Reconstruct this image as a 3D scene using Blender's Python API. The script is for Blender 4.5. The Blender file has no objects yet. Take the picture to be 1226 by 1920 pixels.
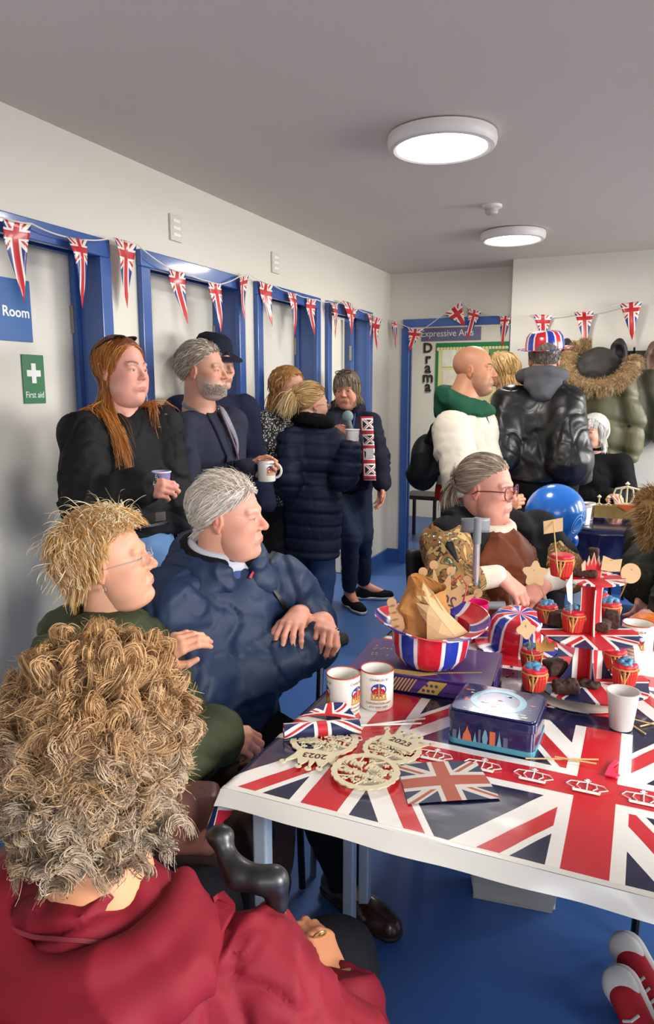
import bpy, math, random
import numpy as np
from mathutils import Vector, Matrix, Euler
random.seed(7); RNG = np.random.default_rng(11)
SC = bpy.context.scene; COL = SC.collection; PI = math.pi
# ------------------------------------------------------------------ camera, world, light
CAMH = 1.5; FPX = 1350.0; YAW = math.radians(23.9); PITCH = math.atan(230/1350.)
cam = bpy.data.objects.new('camera', bpy.data.cameras.new('camera')); COL.objects.link(cam)
cam.location = (0, 0, CAMH); cam.rotation_euler = (PI/2 - PITCH, 0, YAW)
cam.data.sensor_fit = 'VERTICAL'; cam.data.sensor_height = 36; cam.data.lens = FPX/1920*36
cam.data.clip_start = .05; SC.camera = cam
SC.view_settings.view_transform = 'Standard'; SC.view_settings.look = 'None'
SC.view_settings.gamma = 1; SC.view_settings.use_curve_mapping = False
SC.view_settings.exposure = -0.08
world = bpy.data.worlds.new('world'); SC.world = world; world.use_nodes = True
world.node_tree.nodes['Background'].inputs[0].default_value = (.80, .88, 1, 1)
world.node_tree.nodes['Background'].inputs[1].default_value = 1.2
def area(name, loc, size, sy, power, rot, color=(1, .97, .92)):
    l = bpy.data.lights.new(name, 'AREA'); l.shape = 'RECTANGLE'; l.size = size; l.size_y = sy
    l.energy = power; l.color = color
    o = bpy.data.objects.new(name, l); COL.objects.link(o); o.location = loc; o.rotation_euler = rot
    return o
# daylight coming through the three windows of the right-hand wall (window sky, tilted down)
WX = 2.40
for y_, w_, pw_, c_, t_, s_ in ((.25, 1.3, 125, (1, .99, .97), 46, 104), (2.90, 1.3, 62, (1, .965, .90), 54, 116), (4.75, 1.15, 84, (1, .97, .93), 56, 124)):
    l_ = area('window_daylight', (WX-.02, y_, 1.72), 1.15, w_, pw_, (0, math.radians(t_), 0), c_); l_.data.spread = math.radians(s_)
area('rear_fill_light', (.75, -1.57, 1.55), 1.7, 1.3, 46, (math.radians(84), 0, 0), (.97, .985, 1))  # fill light added behind the camera; the front wall has no window
# ------------------------------------------------------------------ camera-ray helper
_fw = np.array([-math.sin(YAW)*math.cos(PITCH), math.cos(YAW)*math.cos(PITCH), -math.sin(PITCH)])
_rt = np.array([math.cos(YAW), math.sin(YAW), 0.]); _up = np.cross(_rt, _fw)
def at(u, v, d):
    return np.array([0, 0, CAMH]) + (_fw*FPX + _rt*(u-613) - _up*(v-960))*d/FPX
def atz(u, v, z):
    r = _fw*FPX + _rt*(u-613) - _up*(v-960); return np.array([0, 0, CAMH]) + r*(z-CAMH)/r[2]
def atx(u, v, x):
    r = _fw*FPX + _rt*(u-613) - _up*(v-960); return np.array([0, 0, CAMH]) + r*x/r[0]
def aty(u, v, y):
    r = _fw*FPX + _rt*(u-613) - _up*(v-960); return np.array([0, 0, CAMH]) + r*y/r[1]
def A(*v): return np.array(v, float)
def nrm(v): v = np.asarray(v, float); return v/(np.linalg.norm(v)+1e-12)
# ------------------------------------------------------------------ materials
def lin(h):
    if isinstance(h, str):
        c = [int(h[i:i+2], 16)/255 for i in (0, 2, 4)]
        return tuple(x/12.92 if x <= .04045 else ((x+.055)/1.055)**2.4 for x in c)
    return tuple(h)
class S:
    """tiny expression wrapper around shader math nodes"""
    def __init__(s, nt, k): s.nt, s.k = nt, k
    def op(s, o, *a):
        n = s.nt.nodes.new('ShaderNodeMath'); n.operation = o
        for i, x in enumerate((s,)+a):
            if isinstance(x, S): s.nt.links.new(x.k, n.inputs[i])
            else: n.inputs[i].default_value = x
        return S(s.nt, n.outputs[0])
    def __add__(s, o): return s.op('ADD', o)
    def __sub__(s, o): return s.op('SUBTRACT', o)
    def __mul__(s, o): return s.op('MULTIPLY', o)
    def __truediv__(s, o): return s.op('DIVIDE', o)
    def abs(s): return s.op('ABSOLUTE')
    def lt(s, o): return s.op('LESS_THAN', o)
    def gt(s, o): return s.op('GREATER_THAN', o)
    def mx(s, o): return s.op('MAXIMUM', o)
    def mn(s, o): return s.op('MINIMUM', o)
    def sign(s): return s.op('SIGN')
    def wrap(s, w): return s.op('WRAP', w, -w)     # into (-w, w)
def mixc(nt, f, a, b):
    n = nt.nodes.new('ShaderNodeMix'); n.data_type = 'RGBA'
    for idx, x in ((0, f), (6, a), (7, b)):
        if isinstance(x, S): nt.links.new(x.k, n.inputs[idx])
        elif isinstance(x, bpy.types.NodeSocket): nt.links.new(x, n.inputs[idx])
        else: n.inputs[idx].default_value = x if idx == 0 else (*lin(x)[:3], 1)
    return n.outputs[2]
MC = {}
def newmat(name):
    m = bpy.data.materials.new(name); m.use_nodes = True
    return m, m.node_tree, m.node_tree.nodes['Principled BSDF']
def bump(nt, bs, scale, strength, dist=.002, detail=3, stretch=None, wave=False):
    tc = nt.nodes.new('ShaderNodeTexCoord'); mp = nt.nodes.new('ShaderNodeMapping')
    nt.links.new(tc.outputs['Object'], mp.inputs[0])
    if stretch: mp.inputs['Scale'].default_value = stretch
    t = nt.nodes.new('ShaderNodeTexNoise'); t.inputs['Scale'].default_value = scale
    t.inputs['Detail'].default_value = detail
    nt.links.new(mp.outputs[0], t.inputs['Vector'])
    b = nt.nodes.new('ShaderNodeBump'); b.inputs['Strength'].default_value = strength
    b.inputs['Distance'].default_value = dist
    nt.links.new(t.outputs[0], b.inputs['Height']); nt.links.new(b.outputs[0], bs.inputs['Normal'])
    return t
def mat(name, col, rough=.6, metal=0, var=.12, vs=9, bs=0, bst=.3, bd=.002, coat=0, emit=None, sheen=0, trans=0, sss=0, attr=None, alpha=1, stretch=None, spec=.5):
    if name in MC: return MC[name]
    m, nt, b = newmat(name); c = lin(col)
    b.inputs['Roughness'].default_value = rough; b.inputs['Metallic'].default_value = metal
    b.inputs['Specular IOR Level'].default_value = spec
    if attr:
        a = nt.nodes.new('ShaderNodeAttribute'); a.attribute_name = attr
        nt.links.new(a.outputs['Color'], b.inputs['Base Color'])
    elif var:
        tc = nt.nodes.new('ShaderNodeTexCoord'); n = nt.nodes.new('ShaderNodeTexNoise')
        n.inputs['Scale'].default_value = vs; n.inputs['Detail'].default_value = 4
        nt.links.new(tc.outputs['Object'], n.inputs['Vector'])
        o = mixc(nt, S(nt, n.outputs[0]), [x*(1-var) for x in c], [min(1, x*(1+var)) for x in c])
        nt.links.new(o, b.inputs['Base Color'])
    else: b.inputs['Base Color'].default_value = (*c, 1)
    if bs: bump(nt, b, bs, bst, bd, stretch=stretch)
    if coat: b.inputs['Coat Weight'].default_value = coat; b.inputs['Coat Roughness'].default_value = .08
    if sheen: b.inputs['Sheen Weight'].default_value = sheen; b.inputs['Sheen Roughness'].default_value = .5
    if emit: b.inputs['Emission Color'].default_value = (*lin(emit[0]), 1); b.inputs['Emission Strength'].default_value = emit[1]
    if trans: b.inputs['Transmission Weight'].default_value = trans
    if sss:
        b.inputs['Subsurface Weight'].default_value = sss; b.inputs['Subsurface Radius'].default_value = (1, .35, .2)
        b.inputs['Subsurface Scale'].default_value = .008
    if alpha < 1: b.inputs['Alpha'].default_value = alpha
    MC[name] = m; return m
RED, WHITE, NAVY = 'c3202a', 'e9e4dc', '1c2250'
def jack(name, W, H, r=.10, w=.17, dr=.05, dw=.09, rough=.35, red=RED, white=WHITE, blue=NAVY, tile=False, coat=0, rowgap=0, bmp=None, dwid=None):
    """Union flag printed over UV coordinates in metres centred on the flag.  r, w: half widths of
    the red and white cross (x H); dr, dw: width of the red and half width of the white diagonals."""
    if name in MC: return MC[name]
    m, nt, b = newmat(name)
    uv = nt.nodes.new('ShaderNodeUVMap'); uv.uv_map = 'UVMap'
    sp = nt.nodes.new('ShaderNodeSeparateXYZ'); nt.links.new(uv.outputs[0], sp.inputs[0])
    x, y = S(nt, sp.outputs[0]), S(nt, sp.outputs[1])
    inr = None
    if tile:
        x = x.wrap(W/2); y = y.wrap((H+rowgap)/2)
        inr = y.abs().lt(H/2)
    W2 = dwid or W; L = math.hypot(W2, H)
    s1 = (x*(H/L) - y*(W2/L)); s2 = (x*(H/L) + y*(W2/L)); sg = x.sign()
    ax, ay = x.abs(), y.abs()
    a1 = s1*sg*-1.0; a2 = s2*sg
    wd = s1.abs().lt(dw*H).mx(s2.abs().lt(dw*H))
    o = dr*H*.12
    rd = (a1.gt(-o).mn(a1.lt(dr*H))).mx(a2.gt(-o).mn(a2.lt(dr*H)))
    wc = ax.lt(w*H).mx(ay.lt(w*H)); rc = ax.lt(r*H).mx(ay.lt(r*H))
    c = mixc(nt, wd, blue, white); c = mixc(nt, rd, c, red); c = mixc(nt, wc, c, white); c = mixc(nt, rc, c, red)
    if inr is not None: c = mixc(nt, inr, blue, c)
    nt.links.new(c, b.inputs['Base Color']); b.inputs['Roughness'].default_value = rough
    if coat: b.inputs['Coat Weight'].default_value = coat; b.inputs['Coat Roughness'].default_value = .1
    if bmp: bump(nt, b, *bmp)
    MC[name] = m; return m
def stripes(name, rough=.25, coat=.5, dim=1):
    """flag stripes radiating around the local Z axis (plastic hats)"""
    if name in MC: return MC[name]
    m, nt, b = newmat(name)
    tc = nt.nodes.new('ShaderNodeTexCoord'); sp = nt.nodes.new('ShaderNodeSeparateXYZ')
    nt.links.new(tc.outputs['Object'], sp.inputs[0])
    th = S(nt, sp.outputs[1]).op('ARCTAN2', S(nt, sp.outputs[0]))
    a = th.wrap(PI/3).abs(); d = (th+PI/3).wrap(PI/3)
    c = mixc(nt, a.lt(.40), '2238a4', 'e8e2e4'); c = mixc(nt, a.lt(.30), c, 'd01f30')
    c = mixc(nt, d.abs().lt(.27), c, 'e8e2e4'); c = mixc(nt, (d+.02).abs().lt(.15), c, 'd01f30')
    nt.links.new(c, b.inputs['Base Color']); b.inputs['Roughness'].default_value = rough
    b.inputs['Coat Weight'].default_value = coat
    MC[name] = m; return m
# ------------------------------------------------------------------ object helpers
def tag(o, label=None, cat=None, group=None, kind=None):
    if label: o['label'] = label
    if cat: o['category'] = cat
    if group: o['group'] = group
    if kind: o['kind'] = kind
    return o
def thing(name, label, cat, loc=(0, 0, 0), rz=0, group=None, rot=None):
    o = bpy.data.objects.new(name, None); COL.objects.link(o); o.empty_display_size = .05
    o.location = [float(a) for a in loc]; o.rotation_euler = rot if rot else (0, 0, rz)
    return tag(o, label, cat, group)
def wm(o):
    m = Matrix.LocRotScale(o.location, o.rotation_euler, o.scale)
    return wm(o.parent) @ m if o.parent else m
def obj(name, me, m=None, parent=None, loc=None, rot=None, world=False, smooth=None):
    """link a mesh; with world=True the mesh is in world coordinates and gets moved into its parent's frame"""
    o = bpy.data.objects.new(name, me); COL.objects.link(o)
    if m is not None and not me.materials:
        for q in (m if isinstance(m, (list, tuple)) else [m]): me.materials.append(q)
    if parent:
        o.parent = parent
        if world: me.transform(wm(parent).inverted())
    if loc is not None: o.location = [float(a) for a in loc]
    if rot is not None: o.rotation_euler = rot
    if smooth: me.shade_smooth()
    return o
def dup(o, parent=None, mi=None):
    c = o.copy(); COL.objects.link(c)
    if parent: c.parent = parent
    for ch in list(o.children): dup(ch, c)
    return c
class MB:
    """collects verts/faces (+uv) for one mesh"""
    def __init__(s): s.v, s.f, s.m, s.uv = [], [], [], {}
    def add(s, v, f, mi=0):
        n = len(s.v); s.v += [tuple(map(float, p)) for p in v]
        s.f += [tuple(i+n for i in q) for q in f]; s.m += [mi]*len(f); return s
    def box(s, c, d, R=None, mi=0, taper=1):
        c = A(*c); d = A(*d)/2; vs = []
        for z in (-1, 1):
            t = taper if z > 0 else 1
            for x, y in ((-1, -1), (1, -1), (1, 1), (-1, 1)):
                p = A(x*d[0]*t, y*d[1]*t, z*d[2]); vs.append(c + (R @ p if R is not None else p))
        return s.add(vs, [(3, 2, 1, 0), (4, 5, 6, 7), (0, 1, 5, 4), (1, 2, 6, 5), (2, 3, 7, 6), (3, 0, 4, 7)], mi)
    def tube(s, pts, r, n=8, mi=0, cap=True, closed=False):
        pts = [A(*p) for p in pts]; k = len(pts); rs = r if hasattr(r, '__len__') else [r]*k
        t0 = nrm(pts[1]-pts[0]); ref = A(0, 0, 1) if abs(t0[2]) < .9 else A(1, 0, 0)
        u = nrm(np.cross(t0, ref)); vs = []
        for i, p in enumerate(pts):
            a = pts[(i-1) % k] if (closed or i) else pts[0]; b = pts[(i+1) % k] if (closed or i < k-1) else pts[-1]
            t = nrm(b-a); u = nrm(u - t*(u@t)); w = np.cross(t, u)
            for j in range(n):
                q = 2*PI*j/n; vs.append(p + (u*math.cos(q)+w*math.sin(q))*rs[i])
        f = []
        for i in range(k if closed else k-1):
            for j in range(n):
                a, b = i*n+j, i*n+(j+1) % n; c = ((i+1) % k)*n
                f.append((a, b, c+(j+1) % n, c+j))
        if cap and not closed: f += [tuple(range(n))[::-1], tuple((k-1)*n+j for j in range(n))]
        return s.add(vs, f, mi)
    def lathe(s, prof, n=32, c=(0, 0, 0), mi=0, wob=None, cap=True):
        vs = []; k = len(prof)
        for i, (r, z) in enumerate(prof):
            for j in range(n):
                q = 2*PI*j/n; rr = r*(wob(q, i) if wob else 1)
                vs.append((c[0]+rr*math.cos(q), c[1]+rr*math.sin(q), c[2]+z))
        f = [(i*n+j, i*n+(j+1) % n, (i+1)*n+(j+1) % n, (i+1)*n+j) for i in range(k-1) for j in range(n)]
        if cap: f += [tuple(range(n))[::-1], tuple((k-1)*n+j for j in range(n))]
        return s.add(vs, f, mi)
    def grid(s, fn, nu, nv, mi=0, uvf=None):
        vs = [fn(i/nu, j/nv) for j in range(nv+1) for i in range(nu+1)]
        f = [(j*(nu+1)+i, j*(nu+1)+i+1, (j+1)*(nu+1)+i+1, (j+1)*(nu+1)+i) for j in range(nv) for i in range(nu)]
        n = len(s.v); s.add(vs, f, mi)
        if uvf:
            for j in range(nv+1):
                for i in range(nu+1): s.uv[n+j*(nu+1)+i] = uvf(i/nu, j/nv)
        return s
    def prism(s, poly, h0, h1, fr=None, mi=0):
        """extrude polygon (x,y) from h0 to h1 ; fr=(origin, ex, ey, ez)"""
        O, ex, ey, ez = fr if fr else (A(0, 0, 0), A(1, 0, 0), A(0, 1, 0), A(0, 0, 1))
        n = len(poly); vs = [O+ex*x+ey*y+ez*h for h in (h0, h1) for x, y in poly]
        return s.add(vs, [tuple(range(n))[::-1], tuple(range(n, 2*n))]+[(i, (i+1) % n, n+(i+1) % n, n+i) for i in range(n)], mi)
    def mesh(s, name='mesh', mats=None, smooth=True, angle=None):
        me = bpy.data.meshes.new(name); me.from_pydata(s.v, [], s.f); me.validate(clean_customdata=False)
        if len(me.polygons) == len(s.m): me.polygons.foreach_set('material_index', s.m)
        if s.uv:
            l = me.uv_layers.new(name='UVMap'); vi = np.zeros(len(me.loops), int); me.loops.foreach_get('vertex_index', vi)
            t = np.zeros((len(s.v), 2)); 
            for k_, q in s.uv.items(): t[k_] = q
            l.data.foreach_set('uv', t[vi].ravel())
        if mats:
            for q in mats: me.materials.append(q)
        if smooth: me.shade_smooth(); me.set_sharp_from_angle(angle=math.radians(angle or 35))
        return me
    def build(s, name, m=None, parent=None, loc=None, rot=None, world=False, smooth=True, angle=None):
        return obj(name, s.mesh(name, smooth=smooth, angle=angle), m, parent, loc, rot, world)
def bev(o, w, seg=2):
    b = o.modifiers.new('bevel', 'BEVEL'); b.width = w; b.segments = seg; b.limit_method = 'ANGLE'; return o
def textmesh(txt, size, bold=0, ext=.0004, align='CENTER', res=3):
    c = bpy.data.curves.new('text', 'FONT'); c.body = txt; c.size = size; c.extrude = ext; c.offset = bold
    c.align_x = align; c.align_y = 'CENTER'; c.resolution_u = res
    o = bpy.data.objects.new('text', c); COL.objects.link(o); dg = bpy.context.evaluated_depsgraph_get()
    me = bpy.data.meshes.new_from_object(o.evaluated_get(dg)); bpy.data.objects.remove(o)
    return me
def frame_text(name, txt, size, O, ex, ey, m, parent, bold=0, ext=.0004, align='CENTER', wrap=None, squash=1):
    """text laid in the plane (O, ex, ey); wrap(x, y, z)->point bends it on to a curved surface"""
    me = textmesh(txt, size, bold, ext, align); v = np.zeros(len(me.vertices)*3); me.vertices.foreach_get('co', v); v = v.reshape(-1, 3)
    v[:, 0] *= squash
    if wrap: q = np.array([wrap(*p) for p in v])
    else:
        ex, ey = nrm(ex), nrm(ey); ez = np.cross(ex, ey); q = A(*O)+v[:, :1]*ex+v[:, 1:2]*ey+v[:, 2:3]*ez
    me.vertices.foreach_set('co', q.astype(np.float32).ravel()); me.update(); me.materials.clear()
    return obj(name, me, m, parent)
# ------------------------------------------------------------------ numpy noise
_P = RNG.permutation(256); _P = np.concatenate([_P, _P, _P]); _V = RNG.random(256)*2-1
def noise(p):
    i = np.floor(p).astype(int); f = p-i; f = f*f*(3-2*f); i &= 255; r = 0
    for a in (0, 1):
        for b in (0, 1):
            for c in (0, 1):
                h = _V[_P[_P[_P[i[:, 0]+a & 255]+i[:, 1]+b & 255]+i[:, 2]+c & 255]]
                r = r + h*(f[:, 0] if a else 1-f[:, 0])*(f[:, 1] if b else 1-f[:, 1])*(f[:, 2] if c else 1-f[:, 2])
    return r
# ------------------------------------------------------------------ signed-distance sculpting
def frame(fwd, up=(0, 0, 1)):
    f = nrm(fwd); l = nrm(np.cross(up, f)); return np.stack([f, l, np.cross(f, l)], 1)   # columns fwd,left,up
def rotm(yaw=0, pitch=0, roll=0):
    return np.array((Matrix.Rotation(yaw, 3, 'Z') @ Matrix.Rotation(-pitch, 3, 'Y') @ Matrix.Rotation(roll, 3, 'X')))
class SDF:
    def __init__(s): s.ops = []
    def ell(s, c, r, R=None, k=.02, sub=False, col=None):
        c = A(*c); r = A(*r); R = np.eye(3) if R is None else R; b = r.max()
        def fn(x, y, z):
            x, y, z = x-c[0], y-c[1], z-c[2]
            a = [(x*R[0, i]+y*R[1, i]+z*R[2, i])/r[i] for i in range(3)]
            k0 = np.sqrt(a[0]**2+a[1]**2+a[2]**2)+1e-9; k1 = np.sqrt(sum((a[i]/r[i])**2 for i in range(3)))+1e-9
            return k0*(k0-1)/k1
        s.ops.append((fn, c-b, c+b, k, sub, False)); return s
    def cone(s, a, b, r1, r2=None, k=.02, sub=False, flat=None):
        a, b = A(*a), A(*b); r2 = r1 if r2 is None else r2; ab = b-a; L = ab@ab+1e-12
        if flat is not None: fd, ff = nrm(flat[0]), flat[1]
        def fn(x, y, z):
            p = [x-a[0], y-a[1], z-a[2]]; t = np.clip((p[0]*ab[0]+p[1]*ab[1]+p[2]*ab[2])/L, 0, 1)
            q = [p[i]-t*ab[i] for i in range(3)]; sc = 1
            if flat is not None:
                h = (q[0]*fd[0]+q[1]*fd[1]+q[2]*fd[2])*(ff-1); q = [q[i]+h*fd[i] for i in range(3)]; sc = 1/ff if ff > 1 else 1
            return (np.sqrt(q[0]**2+q[1]**2+q[2]**2)-(r1+(r2-r1)*t))*(sc**.5)
        m = max(r1, r2)*(1.5 if flat is not None else 1); s.ops.append((fn, np.minimum(a, b)-m, np.maximum(a, b)+m, k, sub, False)); return s
    def chain(s, pts, rs, k=.01, sub=False):
        for i in range(len(pts)-1):
            r = rs if not hasattr(rs, '__len__') else None
            s.cone(pts[i], pts[i+1], r if r else rs[i], r if r else rs[i+1], k, sub)
        return s
    def box(s, c, d, R=None, rd=.005, k=.01, sub=False):
        c = A(*c); d = A(*d)/2-rd; R = np.eye(3) if R is None else R; b = np.linalg.norm(d)+rd
        def fn(x, y, z):
            x, y, z = x-c[0], y-c[1], z-c[2]
            a = [np.abs(x*R[0, i]+y*R[1, i]+z*R[2, i])-d[i] for i in range(3)]
            return np.sqrt(sum(np.maximum(q, 0)**2 for q in a))+np.minimum(np.maximum(a[0], np.maximum(a[1], a[2])), 0)-rd
        s.ops.append((fn, c-b, c+b, k, sub, False)); return s
    def plane(s, p, n, k=.004):
        """keep only what lies behind the plane (n points outwards)"""
        p, n = A(*p), nrm(n)
        s.ops.append((lambda x, y, z: (x-p[0])*n[0]+(y-p[1])*n[1]+(z-p[2])*n[2], None, None, k, 'int', True)); return s
    def mesh(s, h, disp=None, name='sculpt'):
        lo = np.min([o[1] for o in s.ops if o[1] is not None and not o[4]], 0)-3*h
        hi = np.max([o[2] for o in s.ops if o[1] is not None and not o[4]], 0)+3*h
        n = np.ceil((hi-lo)/h).astype(int)+1; ax = [(lo[i]+h*np.arange(n[i])).astype(np.float32) for i in range(3)]
        F = np.full(n, .25, np.float32)
        for fn, a, b, k, sub, glob in s.ops:
            if glob: sl = [slice(0, n[i]) for i in range(3)]
            else:
                pad = k+3*h
                sl = [slice(max(0, int((a[i]-pad-lo[i])/h)), min(n[i], int((b[i]+pad-lo[i])/h)+2)) for i in range(3)]
            if any(q.stop <= q.start for q in sl): continue
            x, y, z = ax[0][sl[0]][:, None, None], ax[1][sl[1]][None, :, None], ax[2][sl[2]][None, None, :]
            d = fn(x, y, z).astype(np.float32); f = F[tuple(sl)]
            if sub: d = d if sub == 'int' else -d; hh = np.clip(.5-.5*(f-d)/k, 0, 1); r = f+(d-f)*hh+k*hh*(1-hh)
            else: hh = np.clip(.5+.5*(f-d)/k, 0, 1); r = f+(d-f)*hh-k*hh*(1-hh)
            F[tuple(sl)] = r
        # surface nets
        I = F < 0; mn = None
        cnt = np.zeros(np.array(F.shape)-1, np.int8)
        for a in (0, 1):
            for b in (0, 1):
                for c in (0, 1): cnt += I[a:F.shape[0]-1+a, b:F.shape[1]-1+b, c:F.shape[2]-1+c]
        cells = np.argwhere((cnt > 0) & (cnt < 8)); idx = -np.ones(cnt.shape, np.int32)
        idx[tuple(cells.T)] = np.arange(len(cells)); acc = np.zeros((len(cells), 3)); w = np.zeros(len(cells))
        cor = [(a, b, c) for a in (0, 1) for b in (0, 1) for c in (0, 1)]
        for p in cor:
            for d in range(3):
                if p[d]: continue
                q = list(p); q[d] = 1; fa = F[tuple((cells+p).T)]; fb = F[tuple((cells+q).T)]
                m = (fa < 0) != (fb < 0); t = np.where(m, fa/(fa-fb+1e-20*(fa == fb)), 0)
                e = np.tile(np.array(p, float), (len(cells), 1)); e[:, d] = t
                acc[m] += e[m]; w[m] += 1
        V = lo+h*(cells+acc/w[:, None]); Q = []
        for d in range(3):
            u, v = (d+1) % 3, (d+2) % 3; sl = [slice(1, -1)]*3; sl[d] = slice(0, -1)
            A0 = I[tuple(sl)]; s2 = list(sl); s2[d] = slice(1, None); B0 = I[tuple(s2)]
            E = np.argwhere(A0 != B0); off = np.ones(3, int); off[d] = 0; E = E+off
            ins = I[tuple(E.T)]
            eu = np.zeros(3, int); eu[u] = 1; ev = np.zeros(3, int); ev[v] = 1
            q = np.stack([idx[tuple((E-eu-ev).T)], idx[tuple((E-ev).T)], idx[tuple(E.T)], idx[tuple((E-eu).T)]], 1)
            q[~ins] = q[~ins][:, ::-1]; Q.append(q)
        return V, np.concatenate(Q)
def vnormals(V, Q):
    n = np.cross(V[Q[:, 2]]-V[Q[:, 0]], V[Q[:, 3]]-V[Q[:, 1]]); N = np.zeros_like(V)
    for j in range(4): np.add.at(N, Q[:, j], n)
    return N/(np.linalg.norm(N, axis=1)[:, None]+1e-12)
def smoothv(V, Q, it=1, lam=.5):
    for _ in range(it):
        sm = np.zeros_like(V); ct = np.zeros(len(V))
        for j in range(4):
            a, b = Q[:, j], Q[:, (j+1) % 4]
            np.add.at(sm, a, V[b]); np.add.at(ct, a, 1); np.add.at(sm, b, V[a]); np.add.at(ct, b, 1)
        V = V+(sm/np.maximum(ct, 1)[:, None]-V)*lam
    return V
def tomesh(parts, name='body', cols=None, uv=None):
    """parts: list of (V, Q) joined in one mesh"""
    V = np.concatenate([p[0] for p in parts]); k = 0; Qs = []
    for p in parts: Qs.append(p[1]+k); k += len(p[0])
    Q = np.concatenate(Qs); me = bpy.data.meshes.new(name)
    me.vertices.add(len(V)); me.vertices.foreach_set('co', V.astype(np.float32).ravel())
    nc = Q.shape[1]; me.loops.add(Q.size); me.loops.foreach_set('vertex_index', Q.ravel().astype(np.int32))
    me.polygons.add(len(Q)); me.polygons.foreach_set('loop_start', np.arange(0, Q.size, nc, dtype=np.int32))
    me.update(calc_edges=True); me.validate(); me.shade_smooth()
    if cols is not None:
        C = np.concatenate(cols); a = me.color_attributes.new('Col', 'FLOAT_COLOR', 'POINT')
        a.data.foreach_set('color', np.concatenate([C, np.ones((len(C), 1))], 1).astype(np.float32).ravel())
    return me
def folds(V, Q, amp, freq, axis=None, st=1.0, seed=0, ridged=True):
    """push vertices along normals: cloth folds running across the axis"""
    N = vnormals(V, Q); p = V.copy()
    if axis is not None: b = nrm(axis); p = p+(st-1)*(p@b)[:, None]*b
    p = p*freq+seed*13.7; w = noise(p*.5+5)*.9; n = noise(p+w[:, None])
    if ridged: n = 1-2*np.abs(n)**.8
    n = n+.35*noise(p*2.3)
    return V+N*(amp*n)[:, None]
# ------------------------------------------------------------------ people: heads, hands, hair, bodies
SKIN = mat('skin', 'ffffff', .5, attr='Col', bs=160, bst=.12, bd=.0008, sss=.12, spec=.4)
EYEW = mat('eye_white', 'c4b8ac', .15, var=0, coat=.6)
def headsdf(w=1, jaw=1, nose=1, chin=1, fat=0, age=0, smile=0, brow=1, neck=True, necklen=.13, ear=1, neckr=.053, mouth=0):
    s = SDF()
    s.ell((-.014, 0, .036), (.096, .074*w, .084), k=.02)
    s.ell((.022, 0, -.022), (.068, .061*w, .084), k=.035)
    s.ell((.030, 0, -.074), (.052, .047*w*jaw, .034), k=.03)
    s.ell((.076, 0, -.098), (.017*chin, .022, .017), k=.022)
    for y in (-1, 1):
        s.ell((.058, y*.037*w, -.030), (.030, .026, .028), k=.022)
        if fat: s.ell((.036, y*.040*w, -.068), (.038, .022+.016*fat, .034), k=.03)
        s.cone((.086, y*.012, .022), (.075, y*.046*w, .020), .008*brow, .006, k=.014)
    if fat: s.ell((.028, 0, -.108), (.048, .042+.012*fat, .018+.014*fat), k=.03)
    s.cone((.083, 0, .014), (.1035+.004*nose, 0, -.0245), .0062, .0095*nose, k=.012); s.ell((.103+.004*nose, 0, -.028), (.0095, .0105*nose, .0085), k=.006)
    for y in (-1, 1):
        s.ell((.095, y*.0125*nose, -.031), (.011, .0072*nose, .0072), k=.007)
        s.ell((.101, y*.0065, -.0385), (.006, .0030, .0035), k=.003, sub=True)
        s.ell((.102, y*.031*w, -.001), (.017, .017, .0115), k=.014, sub=True)
        s.ell((.0745, y*.031*w, -.001), (.0155, .0170, .0135), k=.006)
        s.ell((.0915, y*.0325*w, -.0025), (.0080, .0130, .0041), k=.0018, sub=True)
    my = -.064
    s.ell((.083, 0, my), (.016, .030, .018), k=.014)
    s.ell((.0930, 0, my+.0042), (.0065, .021, .0038), k=.007); s.ell((.0925, 0, my-.0056), (.0062, .018, .0046), k=.007)
    c = .006*smile
    s.cone((.1015, 0, my-c*.3), (.085, .026, my+c), .0008+mouth, .0010, k=.0025, sub=True); s.cone((.1015, 0, my-c*.3), (.085, -.026, my+c), .0008+mouth, .0010, k=.0025, sub=True)
    s.ell((.096, 0, my-.017), (.006, .016, .004), k=.008, sub=True)
    if ear:
        for y in (-1, 1):
            R = rotm(y*.40, -.18); ex = -.010; yo = y*(.0735*w-.002)
            s.ell((ex, yo, -.008), (.0165, .0085, .0295), R, k=.006)
            s.ell((ex+.002, yo+y*.0085, -.004), (.0100, .0055, .0200), R, k=.003, sub=True)
            s.ell((ex-.001, yo+y*.004, -.004), (.0050, .005, .0120), R, k=.003)
            s.ell((ex+.011, yo+y*.001, -.012), (.0045, .005, .0070), R, k=.004)
            s.ell((ex+.002, yo+y*.0015, -.032), (.0080, .005, .0090), R, k=.005)
    if neck:
        s.cone((-.022, 0, -.05), (-.040, 0, -.06-necklen), neckr, neckr*1.08, k=.03)
    return s
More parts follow.
